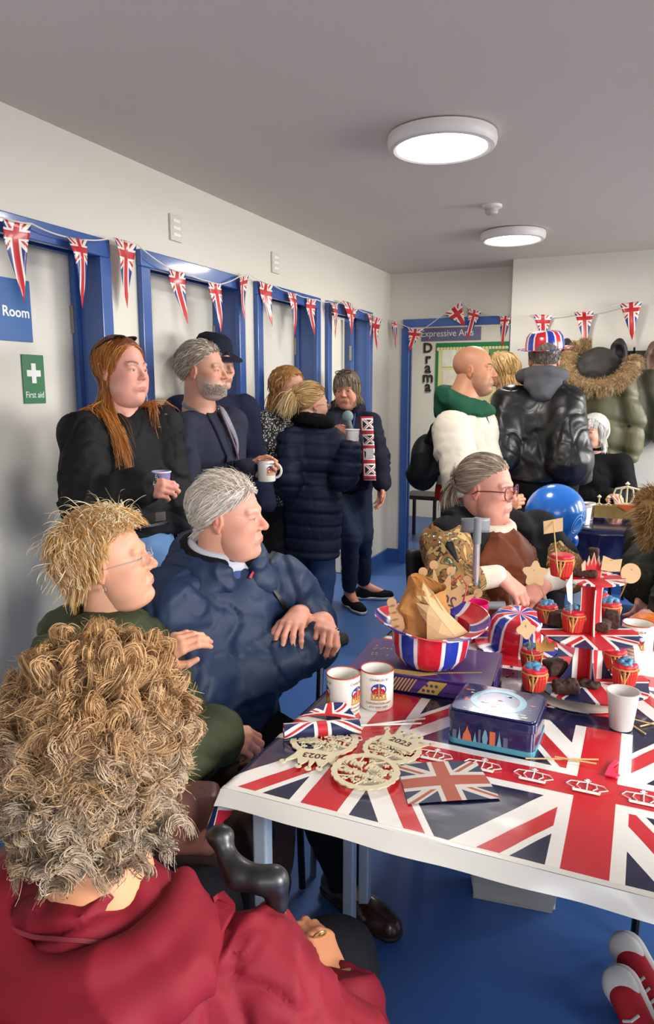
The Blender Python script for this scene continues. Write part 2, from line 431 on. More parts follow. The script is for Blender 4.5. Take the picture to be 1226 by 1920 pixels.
def headcolors(L, base, lip='a8554e', brow=None, browc='5a4030', cheek=.35, beard=None, w=1, stub=0, scalp=None):
    b = A(*lin(base)); n = len(L); C = np.tile(b, (n, 1)); x, y, z = L.T
    nz = noise(L*35)[:, None]; C = C*(1+.07*nz); red = A(1.12, .74, .68)
    def mix(m, col):
        nonlocal C; m = np.clip(m, 0, 1)[:, None]; C = C*(1-m)+m*col
    for yy in (-1, 1):
        d = np.exp(-(((x-.075)/.04)**2+((y-yy*.042)/.022)**2+((z+.03)/.022)**2)); mix(d*cheek, b*red)
        mix(.35*(np.abs(y) > .074*w)*(np.abs(z+.008) < .04)*(x < .006), b*A(1.1, .74, .66))
    d = np.exp(-(((x-.112)/.02)**2+(y/.016)**2+((z+.028)/.02)**2)); mix(d*cheek*1.2, b*red)
    if lip:
        e = (np.abs(y)/.025)**2+((z+.0652)/(.0085-.12*np.abs(y)))**2; mix(np.clip((1-e)*3, 0, 1)*(x > .072)*.7, A(*lin(lip)))
    if stub:
        sm = lambda q, a, b: np.clip((q-a)/(b-a), 0, 1); top_ = -.048+.5*np.maximum(0, np.abs(y)-.035)+.35*np.maximum(0, .05-x); m = sm(x, -.005, .012)*sm(-z, -top_-.006, -top_+.014)*(1-sm(-z, .115, .14)); m *= 1-.9*np.exp(-((y/.026)**2+((z+.065)/.010)**2)**2); mix(m*stub*(.85+.5*nz[:, 0]), A(*lin(beard or '6a5a50')))
    if brow:
        for yy in (-1, 1):
            t = (yy*y-.014)/(.034); zc = .0215+.006*np.sin(np.clip(t, 0, 1)*2.4)
            m = (t > -.05)*(t < 1.05)*(np.abs(z-zc) < .0042*(1.1-.5*np.clip(t, 0, 1)))*(x > .06); mix(m*brow, A(*lin(browc)))
    # lashes / lid line
    for yy in (-1, 1):
        e = ((yy*y-.032)/.0155)**2+((z+.0015)/.0055)**2; mix((e < 1.1)*(e > .35)*(z > -.0015)*(x > .07)*.6, b*.22)
    if scalp is not None: m = scalp(L); mix(m, A(*lin(scalp.col)) if hasattr(scalp, 'col') else b*.8)
    return C
def handsdf(s, O, X, Z, side=1, curl=(.5, .5, .5, .5), thumb=.5, sc=1, spread=.0, palm=True, tflex=.4):
    """hand rooted at the wrist O; X towards the fingers, Z out of the back of the hand; side +1 right hand"""
    X = nrm(X); Z = nrm(A(*Z)-X*(A(*Z)@X)); Y = np.cross(Z, X); W = lambda x, y, z: O+(X*x+Y*y*side+Z*z)*sc
    ks = [(.086, .027, .001), (.091, .009, .004), (.086, -.009, .003), (.077, -.026, -.001)]
    ln = [(.041, .025, .020), (.045, .029, .021), (.042, .027, .020), (.033, .020, .018)]
    for i, kn in enumerate(ks):
        s.cone(W(.005, kn[1]*.55, -.004), W(kn[0], kn[1], kn[2]-.004), .0175*sc, .0118*sc, k=.012)
        p = W(*kn[:2], kn[2]-.003); a = 0; sp = (kn[1]/.03)*spread
        for j in range(3):
            a += curl[i]*(1.25, 1.5, .95)[j]
            d = X*math.cos(a)*math.cos(sp)+Y*side*math.sin(sp)*math.cos(a)-Z*math.sin(a); q = p+d*ln[i][j]*sc
            r = (.0098, .0088, .0080)[j]*(1 if i < 3 else .88)*sc
            s.cone(p, q, r, (.0088, .0080, .0066)[j]*(1 if i < 3 else .88)*sc, k=.0030)
            s.ell(p, (r*1.07,)*3, k=.003); p = q
    t0 = W(.016, .016, -.012); t1 = W(.050, .038+.010*(1-thumb), -.014-.020*thumb); t2 = W(.080, .044+.022*(1-thumb)-.010*tflex, -.018-.034*thumb)
    t3 = W(.104, .038+.040*(1-thumb)-.028*tflex, -.020-.040*thumb)
    s.cone(t0, t1, .0165*sc, .0125*sc, k=.012); s.cone(t1, t2, .0118*sc, .0098*sc, k=.004); s.cone(t2, t3, .0100*sc, .0075*sc, k=.003)
    return s
def strandmesh(P, r, cols, sides=3, taper=.35):
    """P (N,S,3) polylines -> one mesh of thin tubes, colour per strand"""
    if P.shape[1] > 3:   # smooth the path (Catmull-Rom midpoints), then lay flat ribbons of hair, each with its own twist
        E = np.concatenate([2*P[:, :1]-P[:, 1:2], P, 2*P[:, -1:]-P[:, -2:-1]], 1); M = (-E[:, :-3]+9*E[:, 1:-2]+9*E[:, 2:-1]-E[:, 3:])/16
        O = np.empty((len(P), P.shape[1]*2-1, 3)); O[:, ::2] = P; O[:, 1::2] = M; P = O
    N, Sg, _ = P.shape
    T = np.gradient(P, axis=1); T /= np.linalg.norm(T, axis=2)[:, :, None]+1e-9
    rv = RNG.standard_normal((N, 1, 3)); U = np.cross(T, rv); U /= np.linalg.norm(U, axis=2)[:, :, None]+1e-9; rr = r*1.15*(1-(1-taper)*np.linspace(0, 1, Sg)**2)[None, :, None]
    V = np.stack([P-U*rr, P+U*rr], 2).reshape(-1, 3); b = (np.arange(N)[:, None]*Sg+np.arange(Sg-1)[None, :])*2
    return V, np.stack([b, b+1, b+3, b+2], 2).reshape(-1, 4), np.repeat(cols, Sg*2, axis=0)
def pick(cols, n, w=None, jit=.12):
    c = np.array([lin(q) for q in cols]); i = RNG.choice(len(c), n, p=w)
    return c[i]*(1+jit*RNG.standard_normal(n))[:, None].clip(.5, 1.5)
SK = (A(-.014, 0, .036), A(.096, .074, .084))
def roots(n, a=.95, b=.35, w=1, lift=.0, extra=None):
    c, r = SK; out = np.zeros((0, 3))
    while len(out) < n:
        u = RNG.standard_normal((n*3, 3)); u /= np.linalg.norm(u, axis=1)[:, None]
        m = u[:, 2] > a*u[:, 0]-b
        if extra is not None: m &= extra(u)
        out = np.concatenate([out, u[m]])
    u = out[:n]; return c+u*r*A(1, w, 1)*(1+lift), u
def grow(R0, d0, flow, L, seg=10, stiff=.6, lift=.04, w=1, wob=.15, curl=0, cfreq=3, layer=None, body=None, hug=.35, hugz=-.05):
    n = len(R0); L = np.broadcast_to(L, n)[:, None]; P = [R0]; d = d0/np.linalg.norm(d0, axis=1)[:, None]; c, r = SK; r = r*A(1, w, 1)
    lay = (RNG.random(n)*lift if layer is None else layer)[:, None]; jit = RNG.standard_normal((n, 3))*wob
    for i in range(seg):
        f = flow(P[-1], i/seg)+jit; d = d*stiff+f*(1-stiff); d /= np.linalg.norm(d, axis=1)[:, None]+1e-9
        p = P[-1]+d*L/seg; e = np.linalg.norm((p-c)/r, axis=1)[:, None]; m = 1.02+lay*(.4+.6*min(1, i/3))
        p = np.where(e < m, c+(p-c)*m/np.maximum(e, .3), np.where((e > m) & (p[:, 2:3] > hugz), c+(p-c)*(m+(e-m)*(1-hug))/np.maximum(e, .3), p))
        if body is not None: p = body(p); d = p-P[-1]; d /= np.linalg.norm(d, axis=1)[:, None]+1e-9
        P.append(p)
    P = np.stack(P, 1)
    if curl:
        t = np.linspace(0, 1, seg+1)[None, :]; ph = RNG.random((n, 1))*6.28; fr = cfreq*(.8+.4*RNG.random((n, 1)))
        k = np.stack([np.cos(ph+t*fr*6.28), np.sin(ph+t*fr*6.28), np.cos(ph*2+t*fr*5)], 2)*curl*np.minimum(1, t*3)[:, :, None]; P = P+k
    return P
def clump(P, G, c=.8, pw=1.2):
    n = len(P); gi = RNG.choice(n, G, replace=False); g = P[gi]; out = P.copy()
    idx = np.empty(n, int)
    for a in range(0, n, 1000): idx[a:a+1000] = ((P[a:a+1000, None, 0]-g[None, :, 0])**2).sum(2).argmin(1)
    t = np.linspace(0, 1, P.shape[1])[None, :, None]**pw*c; return P*(1-t)+g[idx]*t+(P[:, :1]-g[idx][:, :1])*t*.22, idx
HAIR = mat('hair', 'ffffff', .42, attr='Col', spec=.4)
HAIRM = mat('hair_matt', 'ffffff', .6, attr='Col', spec=.25)
def headframe(J, yaw, pitch=0, roll=0): return rotm(yaw, pitch, roll)
def glasses(parent, T, col, w=1, rx=.024, rz=.019, th=.0018, rnd=2.6, name='glasses', x=.112, z=-.006, lens='dfe6ea', label=None, half=False):
    g = MB(); L = MB()
    for s in (-1, 1):
        pts = []
        for i in range(20):
            a = 2*PI*i/20; ca, sa = math.cos(a), math.sin(a); k = (abs(ca)**rnd+abs(sa)**rnd)**(-1/rnd)
            yy = s*.032*w+rx*ca*k; pts.append(T((x-.35*abs(yy)**1*.5, yy, z+rz*sa*k)))
        g.tube(pts, th, 6, closed=True)
        L.add(pts, [tuple(range(20))])
        yo = s*(.032*w+rx); g.tube([T((x-.175*abs(yo), yo, z+.006)), T((x-.055, s*.079*w, z+.006)), T((0, s*.081*w, z)), T((-.018, s*.080*w, z-.014))], th*.9, 6)
    g.tube([T((x-.002, -.010, z+.003)), T((x+.003, 0, z+.006)), T((x-.002, .010, z+.003))], th, 6)
    o = g.build(name, mat('frame_'+col, col, .3, var=0), parent, world=True)
    if label: o['label'] = label
    lm = mat('spectacle_lens', 'ffffff', .03, var=0, trans=1, alpha=.35)
    l = L.build('lens', lm, parent, world=True, smooth=False); l.parent = o; l.data.transform(wm(o).inverted() @ wm(parent))
    return o
def crease(V, Q, amp, seed=0):
    """sharp drag creases: thin ridges of a warped noise"""
    N = vnormals(V, Q); p = V*5.5+seed*3.1; w = np.stack([noise(p*1.1), noise(p*1.1+9), noise(p*1.1+17)], 1)*1.3; q = (p+w)*A(1, 1, .75)
    a = np.abs(noise(q)); b = np.abs(noise(q*1.9+4)); r = np.exp(-(a/.09)**2)*-.8+np.exp(-(b/.10)**2)*-.35
    return V+N*(amp*r)[:, None]
class Person:
    def __init__(s, label, loc, yaw, H=1.7, pose='stand', group=None, skin='c99a82', name='person', lean=0, side=0, girth=1, cat='person'):
        s.T = thing(name, label, cat, (loc[0], loc[1], 0), yaw, group); s.skin = skin; s.H = H; s.g = girth
        k = H/1.7; s.k = k; R = rotm(yaw); s.R = R; s.yaw = yaw; b = A(loc[0], loc[1], 0)
        if pose == 'stand':
            d = dict(pel=(0, 0, .95), waist=(.005, 0, 1.08), chest=(.0, 0, 1.26), neck=(-.02, 0, 1.45), head=(.015, 0, 1.582), hip=(0, .09, .91), knee=(.01, .10, .49), ank=(-.03, .105, .085), toe=(.13, .13, .03), sh=(-.01, .175, 1.395), el=(-.03, .235, 1.12), wr=(.06, .25, .88))
            s.b = b
        else:
            d = dict(pel=(0, 0, .56), waist=(.01, 0, .70), chest=(.0, 0, .87), neck=(-.01, 0, 1.04), head=(.03, 0, 1.17), hip=(.02, .09, .55), knee=(.44, .13, .53), ank=(.42, .13, .085), toe=(.58, .15, .03), sh=(-.0, .175, .99), el=(.03, .24, .73), wr=(.26, .18, .66))
            s.b = b
        s.J = {}
        for n, p in d.items():
            p = A(*p)*k
            if lean and p[2] > .5*k: p = p+A(lean, side, 0)*(p[2]-(.95 if pose == 'stand' else .56)*k)/k
            if n in ('hip', 'knee', 'ank', 'toe', 'sh', 'el', 'wr'):
                for q, sg in (('L', 1), ('R', -1)): s.J[n+q] = b+R@(p*A(1, sg, 1))
            else: s.J[n] = b+R@p
        s.sk = []; s.cols = []
    def set(s, **kw):
        for n, p in kw.items(): s.J[n] = A(*p)
        return s
    def loc(s, x, y, z): return s.b+s.R@(A(x, y, z)*s.k)
    # ---- head
    def head(s, pos=None, yaw=None, pitch=0, roll=0, sc=1, h=.0036, eye='4a5a60', cols={}, **kw):
        s.hp = A(*pos) if pos is not None else s.J['head']; s.J['head'] = s.hp
        s.hR = rotm(s.yaw if yaw is None else yaw, pitch, roll); s.hs = sc*s.k**.3; s.hw = kw.get('w', 1)
        sd = headsdf(neck=False, **kw); V, Q = sd.mesh(h)
        V = smoothv(V, Q, 1, .3); w = s.hw; ag = kw.get('age', 0); sm = kw.get('smile', 0); N = vnormals(V, Q); D = np.zeros(len(V))
        def groove(pts, depth, wd):
            d = np.full(len(V), 9.)
            for i in range(len(pts)-1):
                p0, p1 = A(*pts[i]), A(*pts[i+1]); q = np.stack([np.abs(V[:, 1]), V[:, 2]], 1); ab = p1-p0; t = np.clip((q-p0)@ab/(ab@ab), 0, 1); d = np.minimum(d, np.linalg.norm(q-p0-t[:, None]*ab, axis=1))
            return np.exp(-(d/wd)**2)*depth*(V[:, 0] > .02)
        nl = max(ag*.8, sm)
        if nl: D += groove([(.018*w, -.030), (.030*w, -.046), (.034*w, -.066)], .0022*nl, .0030); D -= groove([(.030*w, -.028), (.040*w, -.044)], .0016*sm+.0008*ag, .009)
        if ag:
            D += groove([(.031*w, -.074), (.034*w, -.094)], .0016*ag, .0032); D += groove([(.012*w, -.013), (.028*w, -.019), (.044*w, -.013)], .0013*ag, .0024)
            for z_ in (.045, .056, .066): D += groove([(0, z_), (.03*w, z_+.002), (.045*w, z_-.004)], .0007*ag, .0018)
            for z_ in (-.006, .0, .006): D += groove([(.052*w, z_*.7), (.062*w, z_*2)], .0008*ag, .0014)
            D += groove([(.006, .018), (.007, .030)], .0010*ag, .0018)
        V = V-N*D[:, None]
        # neck joins in head space so that it is one surface with the head
        L = V.copy(); C = headcolors(L, s.skin, w=s.hw, **cols)
        s.headadd(V, Q, C)
        nb = s.hR.T@(s.J['neck']-s.hp)/s.hs; nk = SDF(); nr = kw.get('neckr', .053)
        nk.cone((-.022, 0, -.045), nb, nr, nr*1.15, k=.02); nk.cone(nb, nb+s.hR.T@A(0, 0, -.06), nr*1.15, nr*1.4, k=.03)
        if kw.get('fat'): nk.ell((.02, 0, -.09), (.05, .045, .03), k=.03)
        V2, Q2 = nk.mesh(h*1.4); s.headadd(V2, Q2, headcolors(V2, s.skin, w=s.hw, lip=None, cheek=0))
        e = MB()
        for y in (-1, 1):
            c = A(.0738, y*.031*s.hw, -.001); vs, fs, mi = [], [], []
            for i in range(9):
                t = PI/2*(i/8)*1.15; q = .0136
                for j in range(16): a = 2*PI*j/16; vs.append(c+A(math.cos(t)*q, math.sin(t)*q*math.cos(a), math.sin(t)*q*math.sin(a)))
            for i in range(8):
                for j in range(16): fs.append((i*16+j, i*16+(j+1) % 16, (i+1)*16+(j+1) % 16, (i+1)*16+j)); mi.append(2 if i < 1 else (1 if i < 2 else 0))
            n = len(e.v); e.v += [tuple(s.hw2(p)) for p in vs]; e.f += [tuple(k_+n for k_ in f) for f in fs]; e.m += mi
        e.build('eyes', [EYEW, mat('iris_'+eye, eye, .1, var=0, coat=1), mat('pupil', '0a0808', .1, var=0, coat=1)], s.T, world=True)
        return s
    def hw2(s, p): return s.hp+s.hR@(A(*p)*s.hs)
    def headadd(s, V, Q, C): s.sk.append((s.hp+(V*s.hs)@s.hR.T, Q)); s.cols.append(C)
    def skinadd(s, V, Q, tint=1.0):
        b = A(*lin(s.skin)); n = noise(V*60)[:, None]; s.sk.append((V, Q)); s.cols.append(np.tile(b, (len(V), 1))*(A(1.03, .95, .92)*tint*(1+.07*n)))
    # ---- hands and forearms
    def hand(s, side, X, Z, h=.0028, tint=1.0, back=.10, **kw):
        w = s.J['wr'+side]; e = s.J['el'+side]; sd = SDF(); sc = kw.pop('sc', 1)*s.k**.5
        handsdf(sd, w, X, Z, 1 if side == 'R' else -1, sc=sc, **kw)
        d = nrm(e-w); sd.cone(w+nrm(X)*.01, w+d*back, .025*sc, .033*sc, k=.012)
        V, Q = sd.mesh(h); s.skinadd(V, Q, tint); return s
    def body(s, arms=True, legs=True):
        J = s.J; g = s.g; sd = SDF(); R = s.R
        sd.ell(J['chest']-A(0, 0, .02), A(.09, .12, .13)*g, R, k=.03); sd.ell(J['waist'], A(.08, .11, .14)*g, R, k=.03); sd.ell(J['pel'], A(.095, .13, .11)*g, R, k=.03)
        sd.cone(J['neck']-A(0, 0, .06), J['chest'], .045, .09, k=.02); [sd.cone(J['neck']-A(0, 0, .075), J['sh'+q]-A(0, 0, .045), .030, .036, k=.02) for q in 'LR']
        for q in 'LR':
            sd.cone(J['sh'+q]-A(0, 0, .04), J['el'+q], .036, .036, k=.02); sd.cone(J['el'+q], J['wr'+q]+(J['el'+q]-J['wr'+q])*.05, .036, .026, k=.02)
            if legs:
                sd.cone(J['hip'+q], J['knee'+q], .075, .05, k=.04); sd.cone(J['knee'+q], J['ank'+q], .048, .036, k=.02); sd.cone(J['ank'+q], J['toe'+q]+A(0, 0, .01), .036, .024, k=.02)
        V, Q = sd.mesh(.017); s.skinadd(V, Q)
        me = tomesh(s.sk, 'body', s.cols); obj('body', me, SKIN, s.T, world=True); return s
    # ---- garments
    def top(s, name, m, off=.02, hem=None, sleeve=1.0, h=.009, bulk=0, collar=None, fold=.006, ff=9, shoulder=.055, armr=(.058, .050, .042), k=.05, extra=None, sides='LR', cuff=True, open_neck=.0, belly=1.0, kn=.045, label=None, seed=1, flare=None, neckr=.07, smooth=2, quilt=None):
        J = s.J; g = s.g; sd = SDF(); R = s.R; o = off; hem = J['pel'][2]-.05 if hem is None else hem
        up = nrm(J['neck']-J['pel']); F = frame(s.R[:, 0], up)
        o2 = o*.75; k = k*.65
        sd.ell(J['chest']-up*.01, A(.105, .150, .15)*g+o2, F, k=k); sd.ell(J['waist']+R[:, 0]*.01, A(.110*belly, .138, .15)*g+o2, F, k=k); sd.ell(J['pel'], A(.12, .160, .14)*g+o2, F, k=k)
        if flare: sd.cone(J['pel'], A(*flare[0]), .16+o, flare[1], k=k, flat=(R[:, 0], 1.25))
        for q in 'LR': sd.cone(J['neck']-up*.045, J['sh'+q]-up*.03, shoulder*.9+o*.3, shoulder*.85+o*.55, k=k)
        sd.cone(J['neck']-up*.05, J['chest'], neckr*.85, .09*g+o2, k=k)
        for q in sides:
            a, b, c = J['sh'+q], J['el'+q], J['wr'+q]; c = b+(c-b)*(sleeve if sleeve > 0 else 0)
            sd.cone(a-up*.022, b if sleeve > 0 else a+(b-a)*(1+sleeve), armr[0]*g*.92+o*.62, armr[1]*g*.92+o*.7, k=kn*.7)
            if sleeve > 0:
                sd.cone(b, c, armr[1]*g*.92+o*.7, armr[2]*.92+o*.6, k=.022)
                sd.ell(c+(c-b)*.25*(.1/max(.05, np.linalg.norm(c-b))), (.001,)*3, k=.001)
        if extra: extra(sd)
        if hem > -1: sd.plane((0, 0, hem), (0, 0, -1), k=.01)
        V, Q = sd.mesh(h); V = smoothv(V, Q, smooth, .5)
        if fold:
            # folds: along the arms they run across the sleeve, on the trunk they fall diagonally
            V0 = V.copy(); wA = np.zeros(len(V)); V1 = folds(V, Q, fold, ff, None, seed=seed); D = V1-V
            tot = D*.55+(folds(V, Q, fold, ff*.5, A(0, 0, 1), .45, seed)-V)*.6
            for q in sides:
                a, b, c = J['sh'+q], J['el'+q], J['wr'+q]
                for p0, p1 in ((a, b), (b, c)):
                    ax = nrm(p1-p0); t = np.clip((V-p0)@ax/np.linalg.norm(p1-p0), 0, 1); dd = np.linalg.norm(V-(p0+t[:, None]*(p1-p0)), axis=1)
                    mk = np.clip(1-(dd-.06)/.05, 0, 1)*(.55+.9*np.exp(-((V-b)**2).sum(1)/.012))
                    tot += (folds(V, Q, fold, ff*.8, ax, 2.2, seed+1)-V)*mk[:, None]
            V = V0+tot*1.5; V = crease(V, Q, fold*.9, seed)
        if quilt: # horizontal quilting
            N = vnormals(V, Q); t = V@up; V = V-N*(quilt[1]*np.abs(np.cos(PI*t/quilt[0]))**14)[:, None]
        s.gv = (V, vnormals(V, Q)); me = tomesh([(V, Q)], name); x = obj(name, me, m, s.T, world=True)
        if label: x['label'] = label
        return x
    def snap(s, pts, off=.003, n=14):
        """points laid on to the last garment, seen from the camera side"""
        V, N = s.gv; out = []; pts = [A(*q) for q in pts]; C0 = A(0, 0, CAMH); vis = (N*(V-C0)).sum(1) < .0; V, N = V[vis], N[vis]; Vd = (V-C0); Vd /= np.linalg.norm(Vd, axis=1)[:, None]
        full = []
        for i in range(len(pts)-1): full += [pts[i]*(1-t)+pts[i+1]*t for t in np.linspace(0, 1, n)[:-1]]
        for q in full+[pts[-1]]:
            d = nrm(q-C0); e = ((Vd-d)**2).sum(1); c = np.argsort(e)[:12]; c = c[e[c] < e[c[0]]*4+1e-6]; j = c[np.argmin(np.linalg.norm(V[c]-C0, axis=1))]; out.append((V[j]+N[j]*off, N[j]))
        P = np.array([o[0] for o in out]); M = np.array([o[1] for o in out])
        for _ in range(10): P[1:-1] = (P[:-2]+2*P[1:-1]+P[2:])/4; M[1:-1] = (M[:-2]+2*M[1:-1]+M[2:])/4
        return P, M
    def collide(s, off=.006):
        from mathutils.kdtree import KDTree
        V, N = s.gv; L = ((V-s.hp)@s.hR)/s.hs; M = N@s.hR; kd = KDTree(len(L)); [kd.insert(q, i) for i, q in enumerate(L)]; kd.balance()
        def fn(P):
            P = P.copy()
            for i in np.where(P[:, 2] < -.09)[0]:
                c, j, d = kd.find(P[i]); e = (P[i]-L[j])@M[j]
                if e < off: P[i] += M[j]*(off-e)
            return P
        return fn
    def ribbon(s, name, m, pts, w, th=.003, off=.003, label=None):
        P, M = s.snap(pts, off); b = MB(); n = len(P); vs = []
        for i in range(n):
            t = nrm(P[min(n-1, i+1)]-P[max(0, i-1)]); sd_ = nrm(np.cross(t, M[i])); ww = w if not hasattr(w, '__len__') else w[0]+(w[1]-w[0])*i/n
            for a, h in ((-1, 0), (-.85, 1), (.85, 1), (1, 0)): vs.append(P[i]+sd_*ww*a+M[i]*th*h)
        b.add(vs, [(4*i+j, 4*i+j+1, 4*i+5+j, 4*i+4+j) for i in range(n-1) for j in range(3)]+[(4*i+3, 4*i, 4*i+4, 4*i+7) for i in range(n-1)]+[(0, 1, 2, 3), (4*n-1, 4*n-2, 4*n-3, 4*n-4)])
        x = b.build(name, m, s.T, world=True); 
        if label: x['label'] = label
        return x
    def trousers(s, m, off=.012, h=.012, top=None, fold=.005, thigh=.085, knee=.062, ank=.048, name='trousers', ankz=.0, label=None):
        J = s.J; sd = SDF(); g = s.g**.5
        sd.ell(J['pel'], A(.115, .16, .13)*s.g, s.R, k=.04)
        for q in 'LR':
            sd.cone(J['hip'+q], J['knee'+q], thigh*g, knee+off, k=.045); sd.cone(J['knee'+q], J['ank'+q]+(J['knee'+q]-J['ank'+q])*ankz, knee+off*.7, ank+off, k=.03)
        V, Q = sd.mesh(h); V = smoothv(V, Q, 1); V = folds(V, Q, fold, 10, A(0, 0, 1), 1.6)
        x = obj(name, tomesh([(V, Q)], name), m, s.T, world=True)
        if label: x['label'] = label
        return x
    def shoes(s, m, sole, h=.006, bulk=1, which='LR', label=None):
        for q in which:
            a, t = s.J['ank'+q].copy(), s.J['toe'+q]; d = nrm((t-a)*A(1, 1, 0)); a0 = a*A(1, 1, 0)+A(0, 0, .03); heel = a0-d*.045; toe = a0+d*.185
            sd = SDF(); sd.cone(heel+A(0, 0, .012), toe+A(0, 0, .002), .036*bulk, .032*bulk, k=.02); sd.cone(a0+A(0, 0, .0), a+A(0, 0, .02), .038, .040, k=.03)
            sd.ell(a0+d*.125, (.055, .046*bulk, .035), frame(d), k=.02); sd.plane((0, 0, .018), (0, 0, -1)); V, Q = sd.mesh(h)
            x = obj('shoe', tomesh([(V, Q)], 'shoe'), m, s.T, world=True)
            if label: x['label'] = label
            s2 = SDF(); s2.cone(heel, toe, .040*bulk, .037*bulk, k=.02); s2.ell(a0+d*.125, (.058, .050*bulk, .04), frame(d), k=.02); s2.plane((0, 0, .024), (0, 0, 1)); s2.plane((0, 0, .001), (0, 0, -1)); V, Q = s2.mesh(h)
            y = obj('sole', tomesh([(V, Q)], 'sole'), sole, s.T, world=True); y.parent = x; 
        return s
    # ---- hair
    def cap(s, col, a=.95, b=.33, th=.008, name='hair', k=.006, extra=None, h=.005, fold=.002, keep=None):
        sd = SDF(); c, r = SK; w = s.hw
        sd.ell(c, r*A(1, w, 1)+th, k=.01); n = nrm(A(a, 0, -1)); 
        if extra: extra(sd)
        sd.plane(c+n*(b/math.hypot(a, 1))*r.mean(), n, k=k)
        V, Q = sd.mesh(h); V = folds(V, Q, fold, 60, seed=2)
        cc = np.tile(A(*lin(col)), (len(V), 1))*(1+.1*noise(V*80))[:, None]
        return (s.hp+(V*s.hs)@s.hR.T, Q), cc
    def hair(s, caps, strs, name='hair', m=None, label=None):
        """caps: list of ((V,Q),cols); strs: list of (P local, radius, cols)"""
        parts = [c[0] for c in caps]; cols = [c[1] for c in caps]
        for P, r, c in strs:
            V, Q, C = strandmesh(P, r, c); parts.append((s.hp+(V*s.hs)@s.hR.T, Q)); cols.append(C)
        x = obj(name, tomesh(parts, name, cols), m or HAIR, s.T, world=True)
        if label: x['label'] = label
        return x
def ringpts(c, ax, r, n=24, a0=0, a1=2*PI, ref=(1, 0, 0), sy=1, rise=None):
    ax = nrm(ax); u = nrm(A(*ref)-ax*(A(*ref)@ax)); w = np.cross(ax, u); out = []
    for i in range(n+1):
        t = a0+(a1-a0)*i/n; out.append(A(*c)+u*r*math.cos(t)+w*r*sy*math.sin(t)+(ax*rise(t) if rise else 0))
    return out
def sdfobj(name, build, m, parent, h=.006, fold=0, ff=20, label=None, smooth=1, axis=None, st=1):
    sd = SDF(); build(sd); V, Q = sd.mesh(h)
    if smooth: V = smoothv(V, Q, smooth, .5)
    if fold: V = folds(V, Q, fold, ff, axis, st)
    x = obj(name, tomesh([(V, Q)], name), m, parent, world=parent is not None)
    if label: x['label'] = label
    return x
def fur(name, pts, rad, L, n, cols, parent, r=.0009, base=None, out=None, seg=4):
    """fur roll along a path: a core tube and many short hairs"""
    pts = np.array(pts); i = RNG.integers(0, len(pts)-1, n); t = RNG.random(n)[:, None]; P0 = pts[i]*(1-t)+pts[i+1]*t; T = nrm((pts[-1]-pts[0]))
    tg = pts[i+1]-pts[i]; tg /= np.linalg.norm(tg, axis=1)[:, None]+1e-9
    d = RNG.standard_normal((n, 3)); d -= tg*(d*tg).sum(1)[:, None]; d /= np.linalg.norm(d, axis=1)[:, None]
    R0 = P0+d*rad*.85; dd = d+RNG.standard_normal((n, 3))*.35; g = A(0, 0, -.5)
    P = np.stack([R0+dd*L*q+g*L*q*q for q in np.linspace(0, 1, seg)], 1)
    V, Q, C = strandmesh(P, r, pick(cols, n))
    mb = MB(); mb.tube(list(pts), rad, 10); cv = np.array(mb.v); fq = np.array([f for f in mb.f if len(f) == 4])
    cc = np.tile(A(*lin(base or cols[0])), (len(cv), 1))
    return obj(name, tomesh([(cv, fq), (V, Q)], name, [cc, C]), HAIRM, parent, world=parent is not None)
# ------------------------------------------------------------------ the room
XL, CEIL, YB, YJ, XJ, YF = -2.034, 2.44, 5.90, 5.60, -.985, -1.6
wallm = mat('wall_paint', 'd9d5c9', .55, var=.02, vs=3, bs=300, bst=.08, bd=.0006)
ceilm = mat('ceiling_paint', 'd6cdc2', .8, var=.02, vs=2)
floorm = mat('vinyl_floor', '3b5f9a', .38, var=.10, vs=5, bs=220, bst=.10, bd=.0006)
bluem = mat('blue_gloss_paint', '32589c', .26, var=.04, coat=.35)
leafm = mat('door_laminate', 'd9d5ca', .35, var=.02, vs=2)
metalm = mat('brushed_metal', '9a9890', .35, metal=.9, var=.05)
blackm = mat('black_plastic', '101012', .4, var=0)
def struct(name, mb, m, parent=None, **k):
    o = mb.build(name, m, parent, world=parent is not None, **k)
    if parent is None: o['kind'] = 'structure'
    return o
struct('floor', MB().box((-.55, 3.5, -.05), (6.3, 10.4, .1)), floorm)
struct('ceiling', MB().box((-.55, 3.5, CEIL+.05), (6.3, 10.4, .1)), ceilm)
DH = 2.075
doors = [(1.48, 2.385), (2.60, 3.44), (3.60, 4.42), (4.565, 5.40)]
w = MB(); ys = [YF]+[q for d in doors for q in d]+[YB+.1]
for i in range(0, len(ys), 2):
    a, b = ys[i], ys[i+1]; w.box((XL-.1, (a+b)/2, CEIL/2), (.2, b-a, CEIL))
for a, b in doors: w.box((XL-.1, (a+b)/2, (DH+CEIL)/2), (.2, b-a, CEIL-DH))
struct('wall_left', w, wallm, smooth=False)
bx0, bx1, bdh = -1.915, -.975, 2.06
w = MB(); w.box(((XL+bx0)/2-.05, YB+.06, CEIL/2), (bx0-XL+.1, .12, CEIL)).box(((bx0+XJ)/2, YB+.06, (bdh+CEIL)/2), (XJ-bx0, .12, CEIL-bdh))
w.box(((XJ+WX+.2)/2, (YJ+YB+.12)/2, CEIL/2), (WX+.2-XJ, YB+.12-YJ, CEIL)); struct('wall_back', w, wallm, smooth=False)
w = MB(); w.box((.8, YF-.05, CEIL/2), (6.2, .1, CEIL)); struct('wall_front', w, wallm, smooth=False)
wins = [(-.40, .90), (2.25, 3.55), (4.15, 5.35)]; w = MB(); ys = [YF]+[q for d in wins for q in d]+[YB+.1]
for i in range(0, len(ys), 2): w.box((WX+.1, (ys[i]+ys[i+1])/2, CEIL/2), (.2, ys[i+1]-ys[i], CEIL))
